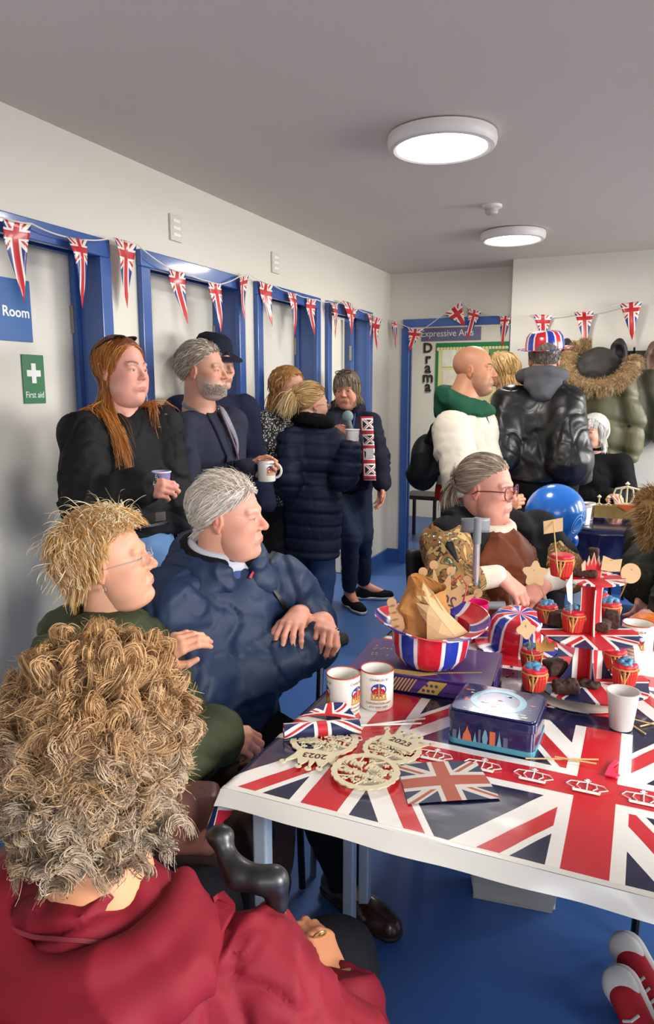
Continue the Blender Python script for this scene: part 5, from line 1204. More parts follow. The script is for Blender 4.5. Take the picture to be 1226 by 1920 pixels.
# ------------------------------------------------------------------ coats on the hooks
rz_ = aty(1150, 668, YJ)[2]; t = thing('coat_rail', 'dark coat rail with black hooks on the right back wall', 'coat rack', (.2, YJ-.01, rz_))
bev(MB().box((.25, 0, 0), (2.0, .02, .07)).build('rail', mat('rail_dark', '2c2826', .5, var=.05), t, smooth=False), .003)
for k, u in enumerate((1075, 1126, 1160, 1189, 1230, 1275)):
    x = aty(u, 665, YJ)[0]-.2; MB().tube([(x, -.01, 0), (x, -.06, .0), (x, -.075, .03), (x, -.075, .055)], .007, 8).build('hook', blackm, t)
def coat(lab, u, vtop, vbot, w_, m, hood=True, fr=False, furc=None, y0=.10, arm=True, seed=0, name='coat', quilt=None, tone=None):
    c = aty(u, vtop, YJ-y0); zb = aty(u, vbot, YJ-y0)[2]; H_ = c[2]-zb; k = (YJ-y0)/1350*.99; W_ = w_*k/2
    t = thing(name, lab, 'coat', (c[0], c[1], zb), group='coats hanging on the hooks')
    def f(s_):
        s_.ell((0, 0, H_*.86), (W_*.55, .07, H_*.12), k=.05); s_.ell((0, 0, H_*.62), (W_*.85, .10, H_*.26), k=.06); s_.ell((0, 0, H_*.30), (W_, .11, H_*.36), k=.07)
        if arm:
            for q in (-1, 1): s_.cone((q*W_*.62, -.03, H_*.80), (q*W_*1.05, -.05, H_*.45), .065, .06, k=.02); s_.cone((q*W_*1.05, -.05, H_*.45), (q*W_*1.0, -.05, H_*.16), .06, .05, k=.01)
        s_.plane((0, 0, 0), (0, 0, -1), k=.01); s_.plane((0, y0-.015, 0), (0, 1, 0), k=.01)
    sd = SDF(); f(sd); V, Q = sd.mesh(.013); V = folds(V, Q, .014, 7, A(0, 0, 1), .4, seed)
    if quilt: N = vnormals(V, Q); V = V-N*(.014*np.abs(np.cos(PI*(V[:, 2]+.25*V[:, 0])/quilt))**10)[:, None]
    obj('shell', tomesh([(V, Q)]), m, t)
    if hood:
        def g(s_): s_.ell((0, -.03, H_*.93), (W_*.50, .09, .13), k=.03); s_.ell((0, -.10, H_*.93), (W_*.33, .05, .09), k=.02, sub=True)
        sdfobj('hood', g, m, None, h=.010, fold=.008, ff=12).parent = t
    return t, H_, W_
olive = mat('olive_nylon', '5c5a40', .5, bs=40, bst=.3, bd=.004, var=.12); 
coat('dark charcoal coat hanging at the left end of the coats', 1060, 660, 800, 60, mat('coat_charcoal', '26262a', .6, var=.1), seed=3)
t, H_, W_ = coat('olive green parka with fur-trimmed hood hanging nearest the leather jacket', 1128, 668, 884, 120, olive, hood=False, y0=.22, seed=1, quilt=.19)
sdfobj('hood', lambda s_: [s_.ell((-.02, -.03, H_*.88), (.15, .10, .135), k=.03), s_.ell((-.02, .0, H_*.98), (.10, .07, .07), k=.03)], mat('coat_lining', '2e2a28', .7, var=.1), None, h=.01, fold=.01, ff=12).parent = t
x = fur('fur_trim', [(-.21, -.03, H_*1.02), (-.22, -.08, H_*.93), (-.20, -.12, H_*.83), (-.13, -.15, H_*.76), (-.02, -.165, H_*.735), (.09, -.155, H_*.76), (.16, -.13, H_*.83), (.21, -.10, H_*.92), (.20, -.07, H_*.98)], .045, .026, 9000, ['b59a74', 'a3865e', 'c9b28c', '8a6c48'], None, r=.0009, base='9a7e58'); x.parent = t
x = fur('fur_trim', [(-.19, .02, H_*.93), (-.21, .0, H_*1.03), (-.15, -.01, H_*1.10), (-.07, .0, H_*1.10)], .035, .025, 3500, ['b59a74', 'a3865e', '8a6c48'], None, r=.0009, base='9a7e58'); x.parent = t
t, H_, W_ = coat('long grey-green coat with dark toggles hanging right of the parka', 1186, 676, 838, 90, mat('coat_green', '4c4c3c', .6, bs=40, bst=.3, bd=.004, var=.12), hood=False, y0=.15, seed=5, arm=True)
for k in range(4): MB().lathe([(0, -.006), (.016, 0), (0, .006)], 12, (-.03+.02*k, -.155, H_*.80-.16*k)).build('toggle', blackm, t)
coat('taupe brown coat hanging at the right edge', 1226, 668, 800, 60, mat('coat_taupe', '6e5648', .7, var=.1), seed=7)
coat('pinkish brown coat hanging beyond the taupe one', 1262, 662, 830, 70, mat('coat_rose', '8a6454', .7, var=.1), seed=8)
coat('black coat with hood hanging between the fur parka and the toggle coat', 1160, 662, 780, 60, mat('coat_black', '1c1a1c', .6, var=.1), seed=9, arm=False, y0=.11)
# ------------------------------------------------------------------ far table with navy cloth
FT0, FT1, FX0, FX1, FZ = 4.10, 4.78, -.36, 1.5, .75
t = thing('dining_table', 'table under the shiny navy cloth at the back of the room', 'table', ((FX0+FX1)/2, (FT0+FT1)/2, 0)); MB().box(((FX0+FX1)/2, (FT0+FT1)/2, FZ-.02), (FX1-FX0, FT1-FT0, .03)).build('table_top', plain, t, world=True, smooth=False)
for x in (FX0+.06, FX1-.06):
    for y in (FT0+.06, FT1-.06): MB().box((x, y, .36), (.035, .035, .72)).build('leg', legm, t, world=True, smooth=False)
navy = mat('navy_plastic', '14183c', .18, var=.06, coat=.6, bs=9, bst=.5, bd=.012)
def fcl(u, v):
    a = FX0-.12+(FX1-FX0+.2)*u; q = FT0-.30+(FT1-FT0+.42)*v; x, y, z = a, q, FZ+.004
    if q < FT0: e = FT0-q; z -= e; y = FT0-.012-.012*math.sin(a*22)*min(1, e*8)
    if q > FT1: e = q-FT1; z -= e; y = FT1+.01
    if a < FX0: e = FX0-a; z = min(z, FZ+.004-e); x = FX0-.01-.2*e
    return (x, y, z)
tag(MB().grid(fcl, 90, 50).build('tablecloth', navy, angle=70), 'shiny navy plastic tablecloth hanging over the back table', 'tablecloth')
MB_ = lambda: MB()
wc = mat('white_cup', 'ece8e4', .4, var=.02)
for k, (u, v, lab) in enumerate(((1098, 940, 'nearer white disposable cup on the navy cloth by the balloon'), (1106, 918, 'farther white disposable cup on the navy cloth, behind the nearer'))):
    z = FZ+.006; c = aty(u, v, FT0+.10+.16*k); t = thing('plastic_cup', lab, 'cup', (c[0], c[1], z), group='white cups on the navy cloth'); MB().lathe([(0, 0), (.026, 0), (.036, .098), (.038, .10), (.0345, .099), (.025, .004), (0, .004)], 28).build('cup', wc, t)
c = aty(1175, 930, FT0+.28); t = thing('party_hat', 'gold paper crown with arches standing on the navy cloth', 'party crown', (c[0], c[1], FZ+.008), .1)
gk = mat('gold_shiny', 'b3965c', .3, metal=.6, var=.25, vs=40); b = MB(); b.tube([(-.17, 0, .002), (.17, 0, .002)], .003, 6)
b2 = MB().box((0, 0, .055), (.34, .08, .07)); b2.build('crown_band', gk, t)
cr = mat('crown_cream', 'd8c8a8', .5, var=.05); z = .10
b = MB()
for k in range(5):
    a = -.06+.03*k; b.tube([(a*.6, 0, z), (a*1.25, 0, z+.04), (a*1.0, 0, z+.085), (0, 0, z+.10)], .006, 6)
b.tube([(-.06, 0, z), (.06, 0, z)], .008, 6); b.lathe([(0, -.014), (.014, 0), (0, .014)], 12, (0, 0, z+.115)); b.build('arches', cr, t)
for sx in (-1, 1):
    for x in (.095, .145): b = MB().tube([(sx*(x-.02), 0, z-.015), (sx*x, 0, z), (sx*(x+.02), 0, z-.015)], .005, 6).lathe([(0, -.014), (.013, 0), (0, .014)], 12, (sx*x, 0, z+.035)); b.tube([(sx*x, 0, z), (sx*x, 0, z+.03)], .005, 6); b.build('finial', cr, t)
MB().prism([(-.06, 0), (.06, 0), (.0, -.035)], 0, .004, (A(0, -.043, z), A(1, 0, 0), A(0, 0, 1), A(0, -1, 0))).build('jewel_print', mat('jewel_red', 'c0502e', .4, var=0), t, smooth=False)
t = thing('snack_packet', 'red white and blue packet at the right of the gold crown', 'packet', aty(1215, 945, FT0+.15)); t.location.z = FZ+.01
for k, cc in enumerate(('e6e2de', '4a3a8a', 'c42a30')): MB().box((.0, -.02*k, .03+.0*k), (.14-.02*k, .018, .05-.012*k)).build('panel', mat('packet_%d' % k, cc, .4, var=.1), t, smooth=False)
# ---- blue balloons
balm = mat('blue_rubber', '1e6fce', .22, var=.03, coat=.35)
c = at(1041, 962, 2.95); R_ = 55*2.95/1350
t = thing('balloon', 'large round blue balloon with white printed lettering beside the seated woman', 'balloon', c)
MB().lathe([(R_*math.sin(a)*(1), -R_*math.cos(a)*(1+.04*(math.cos(a) > 0))) for a in np.linspace(.002, PI-.002, 33)], 48).build('skin', balm, t)
bw = mat('balloon_print', 'a8d4f4', .4, var=0)
def bal(x, y, e=1.004): # point on the ball facing the camera, shifted in view axes (units of R)
    zz = math.sqrt(max(0, 1-x*x-y*y)); return (RT*x+_up*y-_fw*zz)*R_*e
tl_ = [[bal(.50+.20*math.cos(a)*1.0+.10*math.sin(a), -.36+.30*math.sin(a)) for a in np.linspace(0, 2*PI, 22)[:-1]], [bal(.50+.13*math.cos(a)+.08*math.sin(a), -.38+.21*math.sin(a)) for a in np.linspace(0, 2*PI, 22)[:-1]], [bal(.74+.14*math.cos(a), -.12+.22*math.sin(a)) for a in np.linspace(0, 2*PI, 18)[:-1]]]
for q in tl_: MB().tube(q, .0016, 5, closed=True).build('printed_line', bw, t)
me = textmesh('100', .026, .0006, .0004); V = np.zeros(len(me.vertices)*3); me.vertices.foreach_get('co', V); V = V.reshape(-1, 3); V = np.array([bal(.64+(p[0]*.4-p[1]*-.2)/R_*.8, -.25+(p[1]+p[0]*-.9)/R_*.8, 1.003+p[2]) for p in V]); me.vertices.foreach_set('co', V.astype(np.float32).ravel()); me.materials.clear(); obj('lettering', me, bw, t)
c = at(1070, 1013, 3.12); t = thing('balloon', 'small dark blue balloon below the large one', 'balloon', c); MB().lathe([(.033*math.sin(a), -.040*math.cos(a)) for a in np.linspace(.01, PI-.01, 17)], 24).build('skin', mat('blue_rubber_dark', '1848a0', .25, var=.03, coat=.3), t)
MB().tube([(0, 0, .04), (-.02, -.02, .10)], .003, 6).build('knot', MC['blue_rubber_dark'], t)
# ------------------------------------------------------------------ things on and near the floor
c = atz(955, 1705, 0); t = thing('shopping_bag', 'grey and white paper bag standing on the floor under the table', 'bag', (c[0]+.0, c[1]+.06, 0), .12)
def bagf(u, v):
    w_, d_ = .115+.02*v, .045; a = [( -1, -1), (1, -1), (1, 1), (-1, 1), (-1, -1)]; s_ = u*4; i = min(3, int(s_)); f_ = s_-i
    x = (a[i][0]*(1-f_)+a[i+1][0]*f_)*w_; y = (a[i][1]*(1-f_)+a[i+1][1]*f_)*(d_*(1-.5*v)); return (x+.004*math.sin(v*14+u*20), y+.006*math.sin(v*9+u*11), .003+.30*v)
x = MB().grid(bagf, 40, 14).build('bag_body', mat('bag_grey', '9a9894', .5, var=.10, vs=10), t, smooth=False); so = x.modifiers.new('thick', 'SOLIDIFY'); so.thickness = .001
MB().box((.114, 0, .12), (.012, .07, .22)).build('side_gusset', mat('bag_white', 'd8d4cc', .5, var=.05), t, smooth=False); MB().box((0, 0, .004), (.22, .085, .006)).build('bag_base', MC['bag_grey'], t, smooth=False)
padm = mat('chair_vinyl', '6e4640', .55, bs=60, bst=.2, var=.06); frm = mat('chair_frame', '15151a', .35, metal=.5, var=0)
def chair(x, y, rz, lab, m=None, seat=.45, arm=False, bk=1.0, group='chairs round the flag table'):
    t = thing('chair', lab, 'chair', (x, y, 0), rz, group); m = m or padm
    sdfobj('seat', lambda s_: s_.box((0, 0, seat-.03), (.43, .44, .055), rd=.02), m, None, h=.012).parent = t
    sdfobj('backrest', lambda s_: s_.box((-.215, 0, seat+.30*bk), (.045, .42, .30*bk), rotm(0, .10), rd=.018), m, None, h=.012).parent = t
    for sy in (-1, 1):
        MB().tube([(.19, sy*.20, .01), (.17, sy*.20, seat-.06)], .011, 8).build('leg', frm, t); MB().tube([(-.24, sy*.20, .01), (-.19, sy*.20, seat-.06)], .011, 8).build('leg', frm, t)
        MB().tube([(-.19, sy*.20, seat-.06), (-.20, sy*.205, seat+.12), (-.225, sy*.19, seat+.38*bk)], .010, 8).build('back_post', frm, t)
        if arm: MB().tube([(.18, sy*.24, seat-.05), (.18, sy*.25, seat+.18), (.12, sy*.25, seat+.21), (-.20, sy*.24, seat+.21)], .012, 8).build('arm_tube', frm, t); sdfobj('arm_pad', lambda s_: s_.box((-.02, sy*.25, seat+.225), (.26, .05, .03), rd=.012), m, None, h=.008).parent = t
    MB().box((0, 0, seat-.075), (.36, .40, .015)).build('seat_frame', frm, t, smooth=False); return t
# ------------------------------------------------------------------ people
def FC(name, col, rough=.75, **k): return mat('cloth_'+name, col, rough, **{**dict(bs=350, bst=.25, bd=.0008, var=.10, vs=14, sheen=0, spec=.18), **k})
YR_ = math.degrees(YAW)
def rad(d): return math.radians(d)
def stand_at(label, u, v, d, yaw, group=None, skin='c99a82', girth=1, lean=0, side=0, **k):
    hp = at(u, v, d); H = hp[2]/1.582*1.7; R = rotm(rad(yaw)); l = hp-R@A(.015+lean*.6, side*.6, 0)*H/1.7
    p = Person(label, (l[0], l[1]), rad(yaw), H, 'stand', group, skin, lean=lean, side=side, girth=girth, **k); p.hp0 = hp; return p
BLK = mat('black_leather', '121214', .35, var=.1, coat=.3); SOLEW = mat('sole_white', 'd8d6d0', .6, var=.05); SOLEB = mat('sole_dark', '1a1613', .6, var=0); BROWNL = mat('brown_leather', '3a1f14', .28, var=.15, coat=.4)
DENIM = FC('denim', '2c3f62', .8, var=.18, vs=20); BLKT = FC('black_trousers', '15151a', .8)
def gdown(w=.5, x=-.3): return lambda P, t: np.tile(A(x, 0, -1), (len(P), 1))
def paper_cup(lab, c, m, r=.033, h=.088, grp=None, par=None):
    t = thing('paper_cup', lab, 'cup', c, group=grp); MB().lathe([(0, 0), (r*.76, 0), (r, h), (r*1.05, h+.002), (r*1.05, h+.005), (r*.96, h+.004), (r*.72, .006), (0, .005)], 32).build('cup', m, t); MB().tube([(r*1.03*math.cos(a), r*1.03*math.sin(a), h+.002) for a in np.linspace(0, 6.2832, 25)[:-1]], .0022, 6, closed=True).build('rim', mat('paper_white', 'ece9e4', .5, var=0), t); return t

# === seated elderly man in the navy soft-shell jacket
p = Person('white-haired man seated in a navy jacket, both hands on a walking stick', at(400, 1372, 2.12)[:2], rad(-30), 1.72, 'sit', 'people round the flag table', 'd69c86', girth=1.12)
p.set(neck=at(412, 1062, 2.15), chest=at(408, 1165, 2.14), waist=at(402, 1275, 2.12), pel=at(400, 1372, 2.12), shR=at(312, 1120, 2.02), shL=at(528, 1082, 2.24), elR=at(378, 1290, 1.97), wrR=at(585, 1166, 2.20), elL=at(575, 1170, 2.46), wrL=at(560, 1148, 2.16))
q = p.J['pel']; p.set(hipR=q+A(-.02, -.10, -.01), hipL=q+A(.03, .09, -.01), kneeR=A(-.80, 1.40, .50), kneeL=A(-.76, 1.62, .50), ankR=A(-.86, 1.32, .09), ankL=A(-.73, 1.77, .09), toeR=A(-.74, 1.24, .03), toeL=A(-.62, 1.72, .03))
p.head(at(428, 968, 2.10), rad(14), 0, 0, h=.0028, w=.98, jaw=1.12, nose=1.28, chin=1.15, fat=.7, age=1.2, brow=1.15, neckr=.064, eye='5a6a78', cols=dict(lip='b56a5e', brow=.45, browc='c8b8a8', cheek=.75))
fl = lambda P, t: np.stack([np.full(len(P), -.9), P[:, 1]*1.5, np.full(len(P), -.75)], 1)
R0, u0 = roots(5200, .95, .46, w=.98); lw_ = np.clip((.04-R0[:, 2])/.08, 0, 1); P1 = grow(R0, u0*.35+A(-.6, 0, .1), fl, RNG.uniform(.045, .075, 5200)+.035*lw_, 8, .5, .16, .98, .14, hug=.5); P1, _ = clump(P1, 420, .55)
mk = lambda u: (u[:, 0] > -.2) & (u[:, 2] > .3); R1, u1 = roots(500, .95, .30, w=.98, extra=mk); P2 = grow(R1, u1+A(-.5, 0, .5), lambda P, t: np.tile(A(-1, 0, .1), (len(P), 1)), .07, 7, .7, .20, .98, .6)
p.hair([p.cap('c8b8a8', b=.30, th=.004)], [(P1, .0009, pick(['ded6cc', 'ece6de', 'c8bcae', 'e2dcd4'], 5200)), (P2, .0008, pick(['d8c8b4', 'c0ae98', 'e8e0d8'], 500))])
X1 = nrm(RT*.12-_up*.25-_fw*.9); WR = at(606, 1160, 2.20); p.J['wrR'] = WR; p.hand('R', X1, _up*.85-_fw*.35+RT*.3, curl=(.60, .58, .56, .55), thumb=.7, spread=.15, back=.05)
X2 = nrm(-RT*.18-_up*.25-_fw*.9); p.hand('L', X2, _up*.85-_fw*.35, curl=(.42, .42, .42, .40), thumb=.35, spread=.25, back=.05)
p.body(); p.J['wrR'] = at(592, 1208, 2.17); p.J['wrL'] = at(572, 1150, 2.24)
JK = FC('navy_softshell', '162a47', .55, bs=60, bst=.15, var=.06, spec=.35)
def hoodroll(J, F, hr=.105, r=.042, tilt=.35, a0=.55, a1=2*PI-.55, z=.03, bulk=1.0):
    up = F[:, 2]*math.cos(tilt)+F[:, 0]*math.sin(tilt)*1.0; c = J['neck']+F[:, 2]*z-F[:, 0]*.01
    return ringpts(c, F[:, 2]*math.cos(tilt)-F[:, 0]*-math.sin(tilt), hr, 20, a0, a1, F[:, 0])
F = frame(rotm(rad(-30))[:, 0])
p.top('jacket', JK, off=.045, sleeve=.93, h=.0085, fold=.013, ff=9, belly=1.25, armr=(.066, .060, .048), shoulder=.055, neckr=.085, hem=.50, kn=.05)
nk = p.J['neck']; hr = lambda r, z, a=0, b=2*PI, sy=1.0, tx=0: ringpts(nk+A(0, 0, z)+F[:, 0]*tx, F[:, 2]+F[:, 0]*.25, r, 26, a, b, F[:, 0], sy)
sdfobj('collar', lambda s: [s.chain(hr(.122, .00, .55, 2*PI-.35), .030, k=.02), s.chain(hr(.122, .040, .55, 2*PI-.35), .020, k=.02), s.chain(hr(.125, -.03, .8, 2*PI-.8), .045, k=.02)], JK, p.T, h=.006, fold=.004, ff=18)
sdfobj('collar_lining', lambda s: s.chain(hr(.106, .050, .5, 2*PI-.4), .020, k=.01), FC('fleece_black', '0d0f16', .9), p.T, h=.006)
sdfobj('sweater_collar', lambda s: [s.chain(hr(.080, .062, .25, 2*PI-.25), .013, k=.01), s.chain(hr(.080, .030, 0, 2*PI), .024, k=.01)], FC('sweater_grey', 'b9bcc4', .9), p.T, h=.0045)
sdfobj('shirt', lambda s: [s.cone(nk+F[:, 0]*.05+A(0, 0, .02), nk+F[:, 0]*.085-A(0, 0, .05), .045, .04, k=.02)], FC('shirt_blue', '3c4c7c', .8), p.T, h=.006)
p.ribbon('zip', mat('zip_black', '08090c', .5, var=0), [at(488, 1030, 2.0), at(492, 1062, 2.0), at(505, 1096, 2.0), at(530, 1130, 2.0), at(553, 1170, 2.0)], .0065, .004)
p.ribbon('zip', MC['zip_black'], [at(512, 1035, 2.0), at(500, 1062, 2.0), at(496, 1088, 2.0)], .007, .005); p.ribbon('red_trim', mat('trim_red', 'b02838', .6, var=0), [at(470, 1048, 2.0), at(474, 1068, 2.0), at(468, 1084, 2.0)], .004, .006, off=.006)
p.trousers(BLKT, fold=.008); p.shoes(BROWNL, SOLEB, bulk=1.1)
chair(p.J['pel'][0]-.02, p.J['pel'][1]+.01, rad(-30), 'brown upholstered chair under the man in the navy jacket', seat=.46)
# walking stick
hd = at(602, 1193, 2.13); ft = A(hd[0]-.02, hd[1]-.02, 0); t = thing('walking_stick', 'metal walking stick with dark wooden handle held by the seated man', 'walking stick', (ft[0], ft[1], 0))
MB().tube([ft+A(0, 0, .0), hd-A(0, 0, .03)], .0105, 12).build('shaft', mat('stick_steel', '8e8a86', .25, metal=.9, var=.05), t, world=True)
sdfobj('handle', lambda s: s.chain([hd-RT*.035+_up*.004, hd+A(0, 0, .004), hd+RT*.045+_up*.012], [.019, .017, .013], k=.01), mat('handle_wood', '2c1410', .25, var=.15, coat=.6), t, h=.003)
z_ = ft+(hd-ft)*.965; MB().tube([z_, z_+A(0, 0, .012)], .0125, 12).build('ferrule', mat('copper', 'a8502c', .35, metal=.5, var=0), t, world=True); z_ = ft+(hd-ft)*.90; MB().tube([z_, z_+A(0, 0, .022)], .0145, 12).build('strap_band', blackm, t, world=True)

# === woman in the olive jacket
p = Person('woman with short blonde hair and glasses in an olive green jacket, seated', at(205, 1470, 1.78)[:2], rad(12), 1.62, 'sit', 'people round the flag table', 'd9a184', girth=1.08)
p.set(neck=at(208, 1172, 1.82), chest=at(205, 1265, 1.80), waist=at(205, 1370, 1.78), pel=at(205, 1465, 1.78), shR=at(122, 1225, 1.66), shL=at(288, 1206, 1.96), elR=at(325, 1432, 1.58), wrR=at(398, 1378, 1.70), elL=at(330, 1330, 1.90), wrL=at(283, 1235, 1.84))
q = p.J['pel']; p.set(hipR=q+A(.02, -.10, -.01), hipL=q+A(.0, .09, -.01), kneeR=q+A(.40, -.08, -.02), kneeL=q+A(.38, .13, -.02), ankR=q*A(1, 1, 0)+A(.36, -.08, .085), ankL=q*A(1, 1, 0)+A(.34, .13, .085), toeR=q*A(1, 1, 0)+A(.50, -.1, .03), toeL=q*A(1, 1, 0)+A(.48, .12, .03))
p.head(at(203, 1053, 1.78), rad(30), rad(9), 0, h=.0026, sc=1.0, w=.98, jaw=1.05, nose=1.12, chin=1.2, fat=.5, age=1, smile=1, neckr=.053, eye='4a6a80', mouth=.0012, cols=dict(lip='c06a62', brow=.5, browc='c8a070', cheek=.8))
n = 6500; R0, u0 = roots(n, .98, .30, w=.98); crown_ = A(-.055, 0, .115); fr0 = np.clip((R0[:, 0]-.0)/.05, 0, 1)
def fl(P, t):
    d = R0-crown_; d = d/(np.linalg.norm(d, axis=1)[:, None]+.01); low_ = np.clip((.045-P[:, 2])/.06, 0, 1)
    back = np.stack([d[:, 0]*1.0-.15-low_*.35, d[:, 1]*1.2, -.35-1.1*low_-.4*t+0*d[:, 0]], 1)
    frt = np.stack([-.55-.2*t+0*d[:, 0], d[:, 1]*1.6, 0.10-1.5*t+0*d[:, 0]], 1); return back*(1-fr0[:, None])+frt*fr0[:, None]
P1 = grow(R0, u0*.7+A(-.2, 0, .3), fl, RNG.uniform(.065, .105, n), 10, .55, .30, .98, .08, curl=.0035, cfreq=1.1, hug=.25); P1, gi = clump(P1, 420, .72)
mk = lambda u: (u[:, 0] > .25) & (u[:, 2] > .45); R1, u1 = roots(600, .95, .30, w=.98, extra=mk); P2 = grow(R1, u1+A(-.1, 0, .4), lambda P, t: np.tile(A(.45-t*.9, -.35, .2-t*1.0), (len(P), 1)), .055, 8, .65, .35, .98, .25, curl=.003, hug=.1); P2, _ = clump(P2, 80, .7)
R2, u2 = roots(220, .95, .0, w=.98); P3 = grow(R2, u2*.5, lambda P, t: P*5-A(.3, 0, .6+t), .085, 14, .8, .45, .98, .35, curl=.003, cfreq=1., hug=.05)
mk = lambda u: (u[:, 2] > .5) & (u[:, 0] < .8); R4, u4 = roots(2200, .98, .30, w=.98, extra=mk); P4 = grow(R4, RNG.standard_normal((2200, 3))*.5+A(.1, -.2, .5), lambda P, t: (P-crown_)*A(9, 9, 0)+A(.2, -.3, .25-t*1.1), RNG.uniform(.05, .08, 2200), 9, .6, .32, .98, .2, hug=.15); P4, _ = clump(P4, 150, .7)
p.hair([p.cap('b08858', a=.98, b=.27, th=.018, fold=.006)], [(P1, .00085, pick(['dcae70', 'cc9858', 'e4c896', 'bd8848', 'd8c8aa'], n, [.3, .2, .2, .15, .15])), (P2, .0009, pick(['dfc08a', 'e6d4b0'], len(P2))), (P4, .0009, pick(['dcae70', 'cc9858', 'e4c896', 'bd8848'], len(P4))), (P3, .0007, pick(['e8d8b8', 'd9b98a'], len(P3)))])
glasses(p.T, p.hw2, 'b9a8a4', .98, rx=.020, rz=.016, th=.0010, x=.110, z=-.004)
MB().lathe([(0, -.006), (.004, -.002), (.0045, .004), (0, .008)], 10, p.hw2((-.004, -.080, -.052))).build('earring', mat('crystal', 'd8d4cc', .1, metal=.8, var=0), p.T, world=True)
p.hand('R', RT*.92-_up*.20+_fw*.25, _up*.7-_fw*.6, curl=(.45, .5, .55, .6), thumb=.75, back=.10); p.hand('L', RT*.75+_up*.45, -_fw*.6+_up*.5, curl=(.35, .4, .4, .4), thumb=.3, back=.1); p.body()
OL = FC('olive_jacket', '353b27', .65, var=.08, bs=120, bst=.2)
p.top('jacket', OL, off=.032, sleeve=.96, h=.009, fold=.011, ff=9, hem=.46, armr=(.062, .056, .046), neckr=.065, kn=.05)
F = frame(rotm(rad(12))[:, 0]); nk = p.J['neck']
sdfobj('collar', lambda s: [s.chain(ringpts(nk+A(0, 0, -.01)-F[:, 0]*.012, F[:, 2]+F[:, 0]*.35, .086, 24, .95, 2*PI-.95, F[:, 0]), .026, k=.02), s.chain(ringpts(nk+A(0, 0, -.035)-F[:, 0]*.02, F[:, 2]+F[:, 0]*.3, .115, 24, .95, 2*PI-.95, F[:, 0]), .036, k=.02)], OL, p.T, h=.006, fold=.007, ff=16)
cu = p.J['wrR']+(p.J['elR']-p.J['wrR'])*.10; sdfobj('cuff', lambda s: s.chain(ringpts(cu, p.J['wrR']-p.J['elR'], .046, 16), .010, k=.01), OL, p.T, h=.005, fold=.002)
p.trousers(FC('brown_trousers', '33231f', .8)); p.shoes(BLK, SOLEB)
chair(p.J['pel'][0]-.0, p.J['pel'][1], rad(12), 'brown upholstered chair under the woman in the olive jacket', seat=.44, bk=.55)
sdfobj('handbag', lambda s: [s.box((0, 0, .02), (.13, .09, .12), rd=.03), s.box((.0, 0, .07), (.12, .08, .04), rd=.015)], mat('bag_leather_brown', '6a423a', .45, var=.1, bs=60, bst=.2), None, h=.007, fold=.003, ff=12); o = bpy.data.objects['handbag']; c = at(372, 1510, 1.46); o.location = tuple(c-A(.02, 0, .06)); o.rotation_euler = (0, 0, .5); tag(o, 'brown leather handbag on the lap by the table corner', 'handbag')

# === woman with curly hair in the red jacket, seen from behind
p = Person('curly-haired woman in a red jacket seen from behind', at(190, 2080, .98)[:2], rad(84), 1.55, 'sit', 'people round the flag table', 'c98d66', girth=1.08)
HC = at(190, 1424, .985)
p.set(neck=at(190, 1662, .975), chest=at(190, 1880, .98), waist=at(190, 2020, .98), pel=at(190, 2130, .98), shR=at(478, 1828, .97), shL=at(-104, 1828, .97), elR=at(682, 2090, 1.02), wrR=at(634, 1852, 1.17), elL=at(-250, 2080, .98), wrL=at(-60, 2100, 1.15))
q = p.J['pel']; p.set(hipR=q+A(.09, .02, 0), hipL=q+A(-.09, .02, 0), kneeR=q+A(.17, .40, .0), kneeL=q+A(-.12, .42, .0), ankR=q*A(1, 1, 0)+A(.17, .38, .085), ankL=q*A(1, 1, 0)+A(-.12, .42, .085), toeR=q*A(1, 1, 0)+A(.17, .52, .03), toeL=q*A(1, 1, 0)+A(-.12, .56, .03))
p.head(HC, rad(112), rad(-8), 0, sc=1.04, h=.0045, w=1.04, fat=.4, age=1, neckr=.056, cols=dict(cheek=.4))
# curls: every lock is a bundle of strands following one spiral
NL, NSt, NSg = 480, 62, 12
R0, u0 = roots(NL, .75, .62); c0, r0 = SK; nU = u0/r0; nU /= np.linalg.norm(nU, axis=1)[:, None]
NN = 150; R0[:NN] = np.stack([RNG.uniform(-.105, -.055, NN), RNG.uniform(-.078, .078, NN), RNG.uniform(-.088, .0, NN)], 1); R0[:NN, 0] += np.abs(R0[:NN, 1])*.9; nU[:NN] = np.stack([-.9+0*R0[:NN, 0], R0[:NN, 1]*9, -.1+0*R0[:NN, 0]], 1); nU[:NN] /= np.linalg.norm(nU[:NN], axis=1)[:, None]
t1 = np.cross(nU, RNG.standard_normal((NL, 3))); t1 /= np.linalg.norm(t1, axis=1)[:, None]; dn = A(-.25, 0, -.97)-nU*(nU@A(-.25, 0, -.97))[:, None]; t1 = t1*.55+dn/(np.linalg.norm(dn, axis=1)[:, None]+.2)*.75; t1 -= nU*(t1*nU).sum(1)[:, None]; t1 /= np.linalg.norm(t1, axis=1)[:, None]
b1 = np.cross(nU, t1); sgn = RNG.choice([-1, 1], NL)[:, None]; b1 *= sgn
low = np.clip((.03-R0[:, 2])/.10, 0, 1); rad_ = RNG.uniform(.011, .020, NL)*(1-.25*low); turns = RNG.uniform(.75, 1.35, NL); adv = RNG.uniform(.022, .050, NL); hgt = RNG.uniform(.014, .040, NL)+.016*np.clip(u0[:, 2], 0, 1)
tt = np.linspace(0, 1, NSg); ph0 = RNG.uniform(-.6, .6, NL)
Ps = []
off = RNG.standard_normal((NL, NSt, 2)); off[:, :, 0] *= .0040; off[:, :, 1] *= .0044; jph = RNG.standard_normal((NL, NSt))*.16; jad = 1+.18*RNG.standard_normal((NL, NSt))
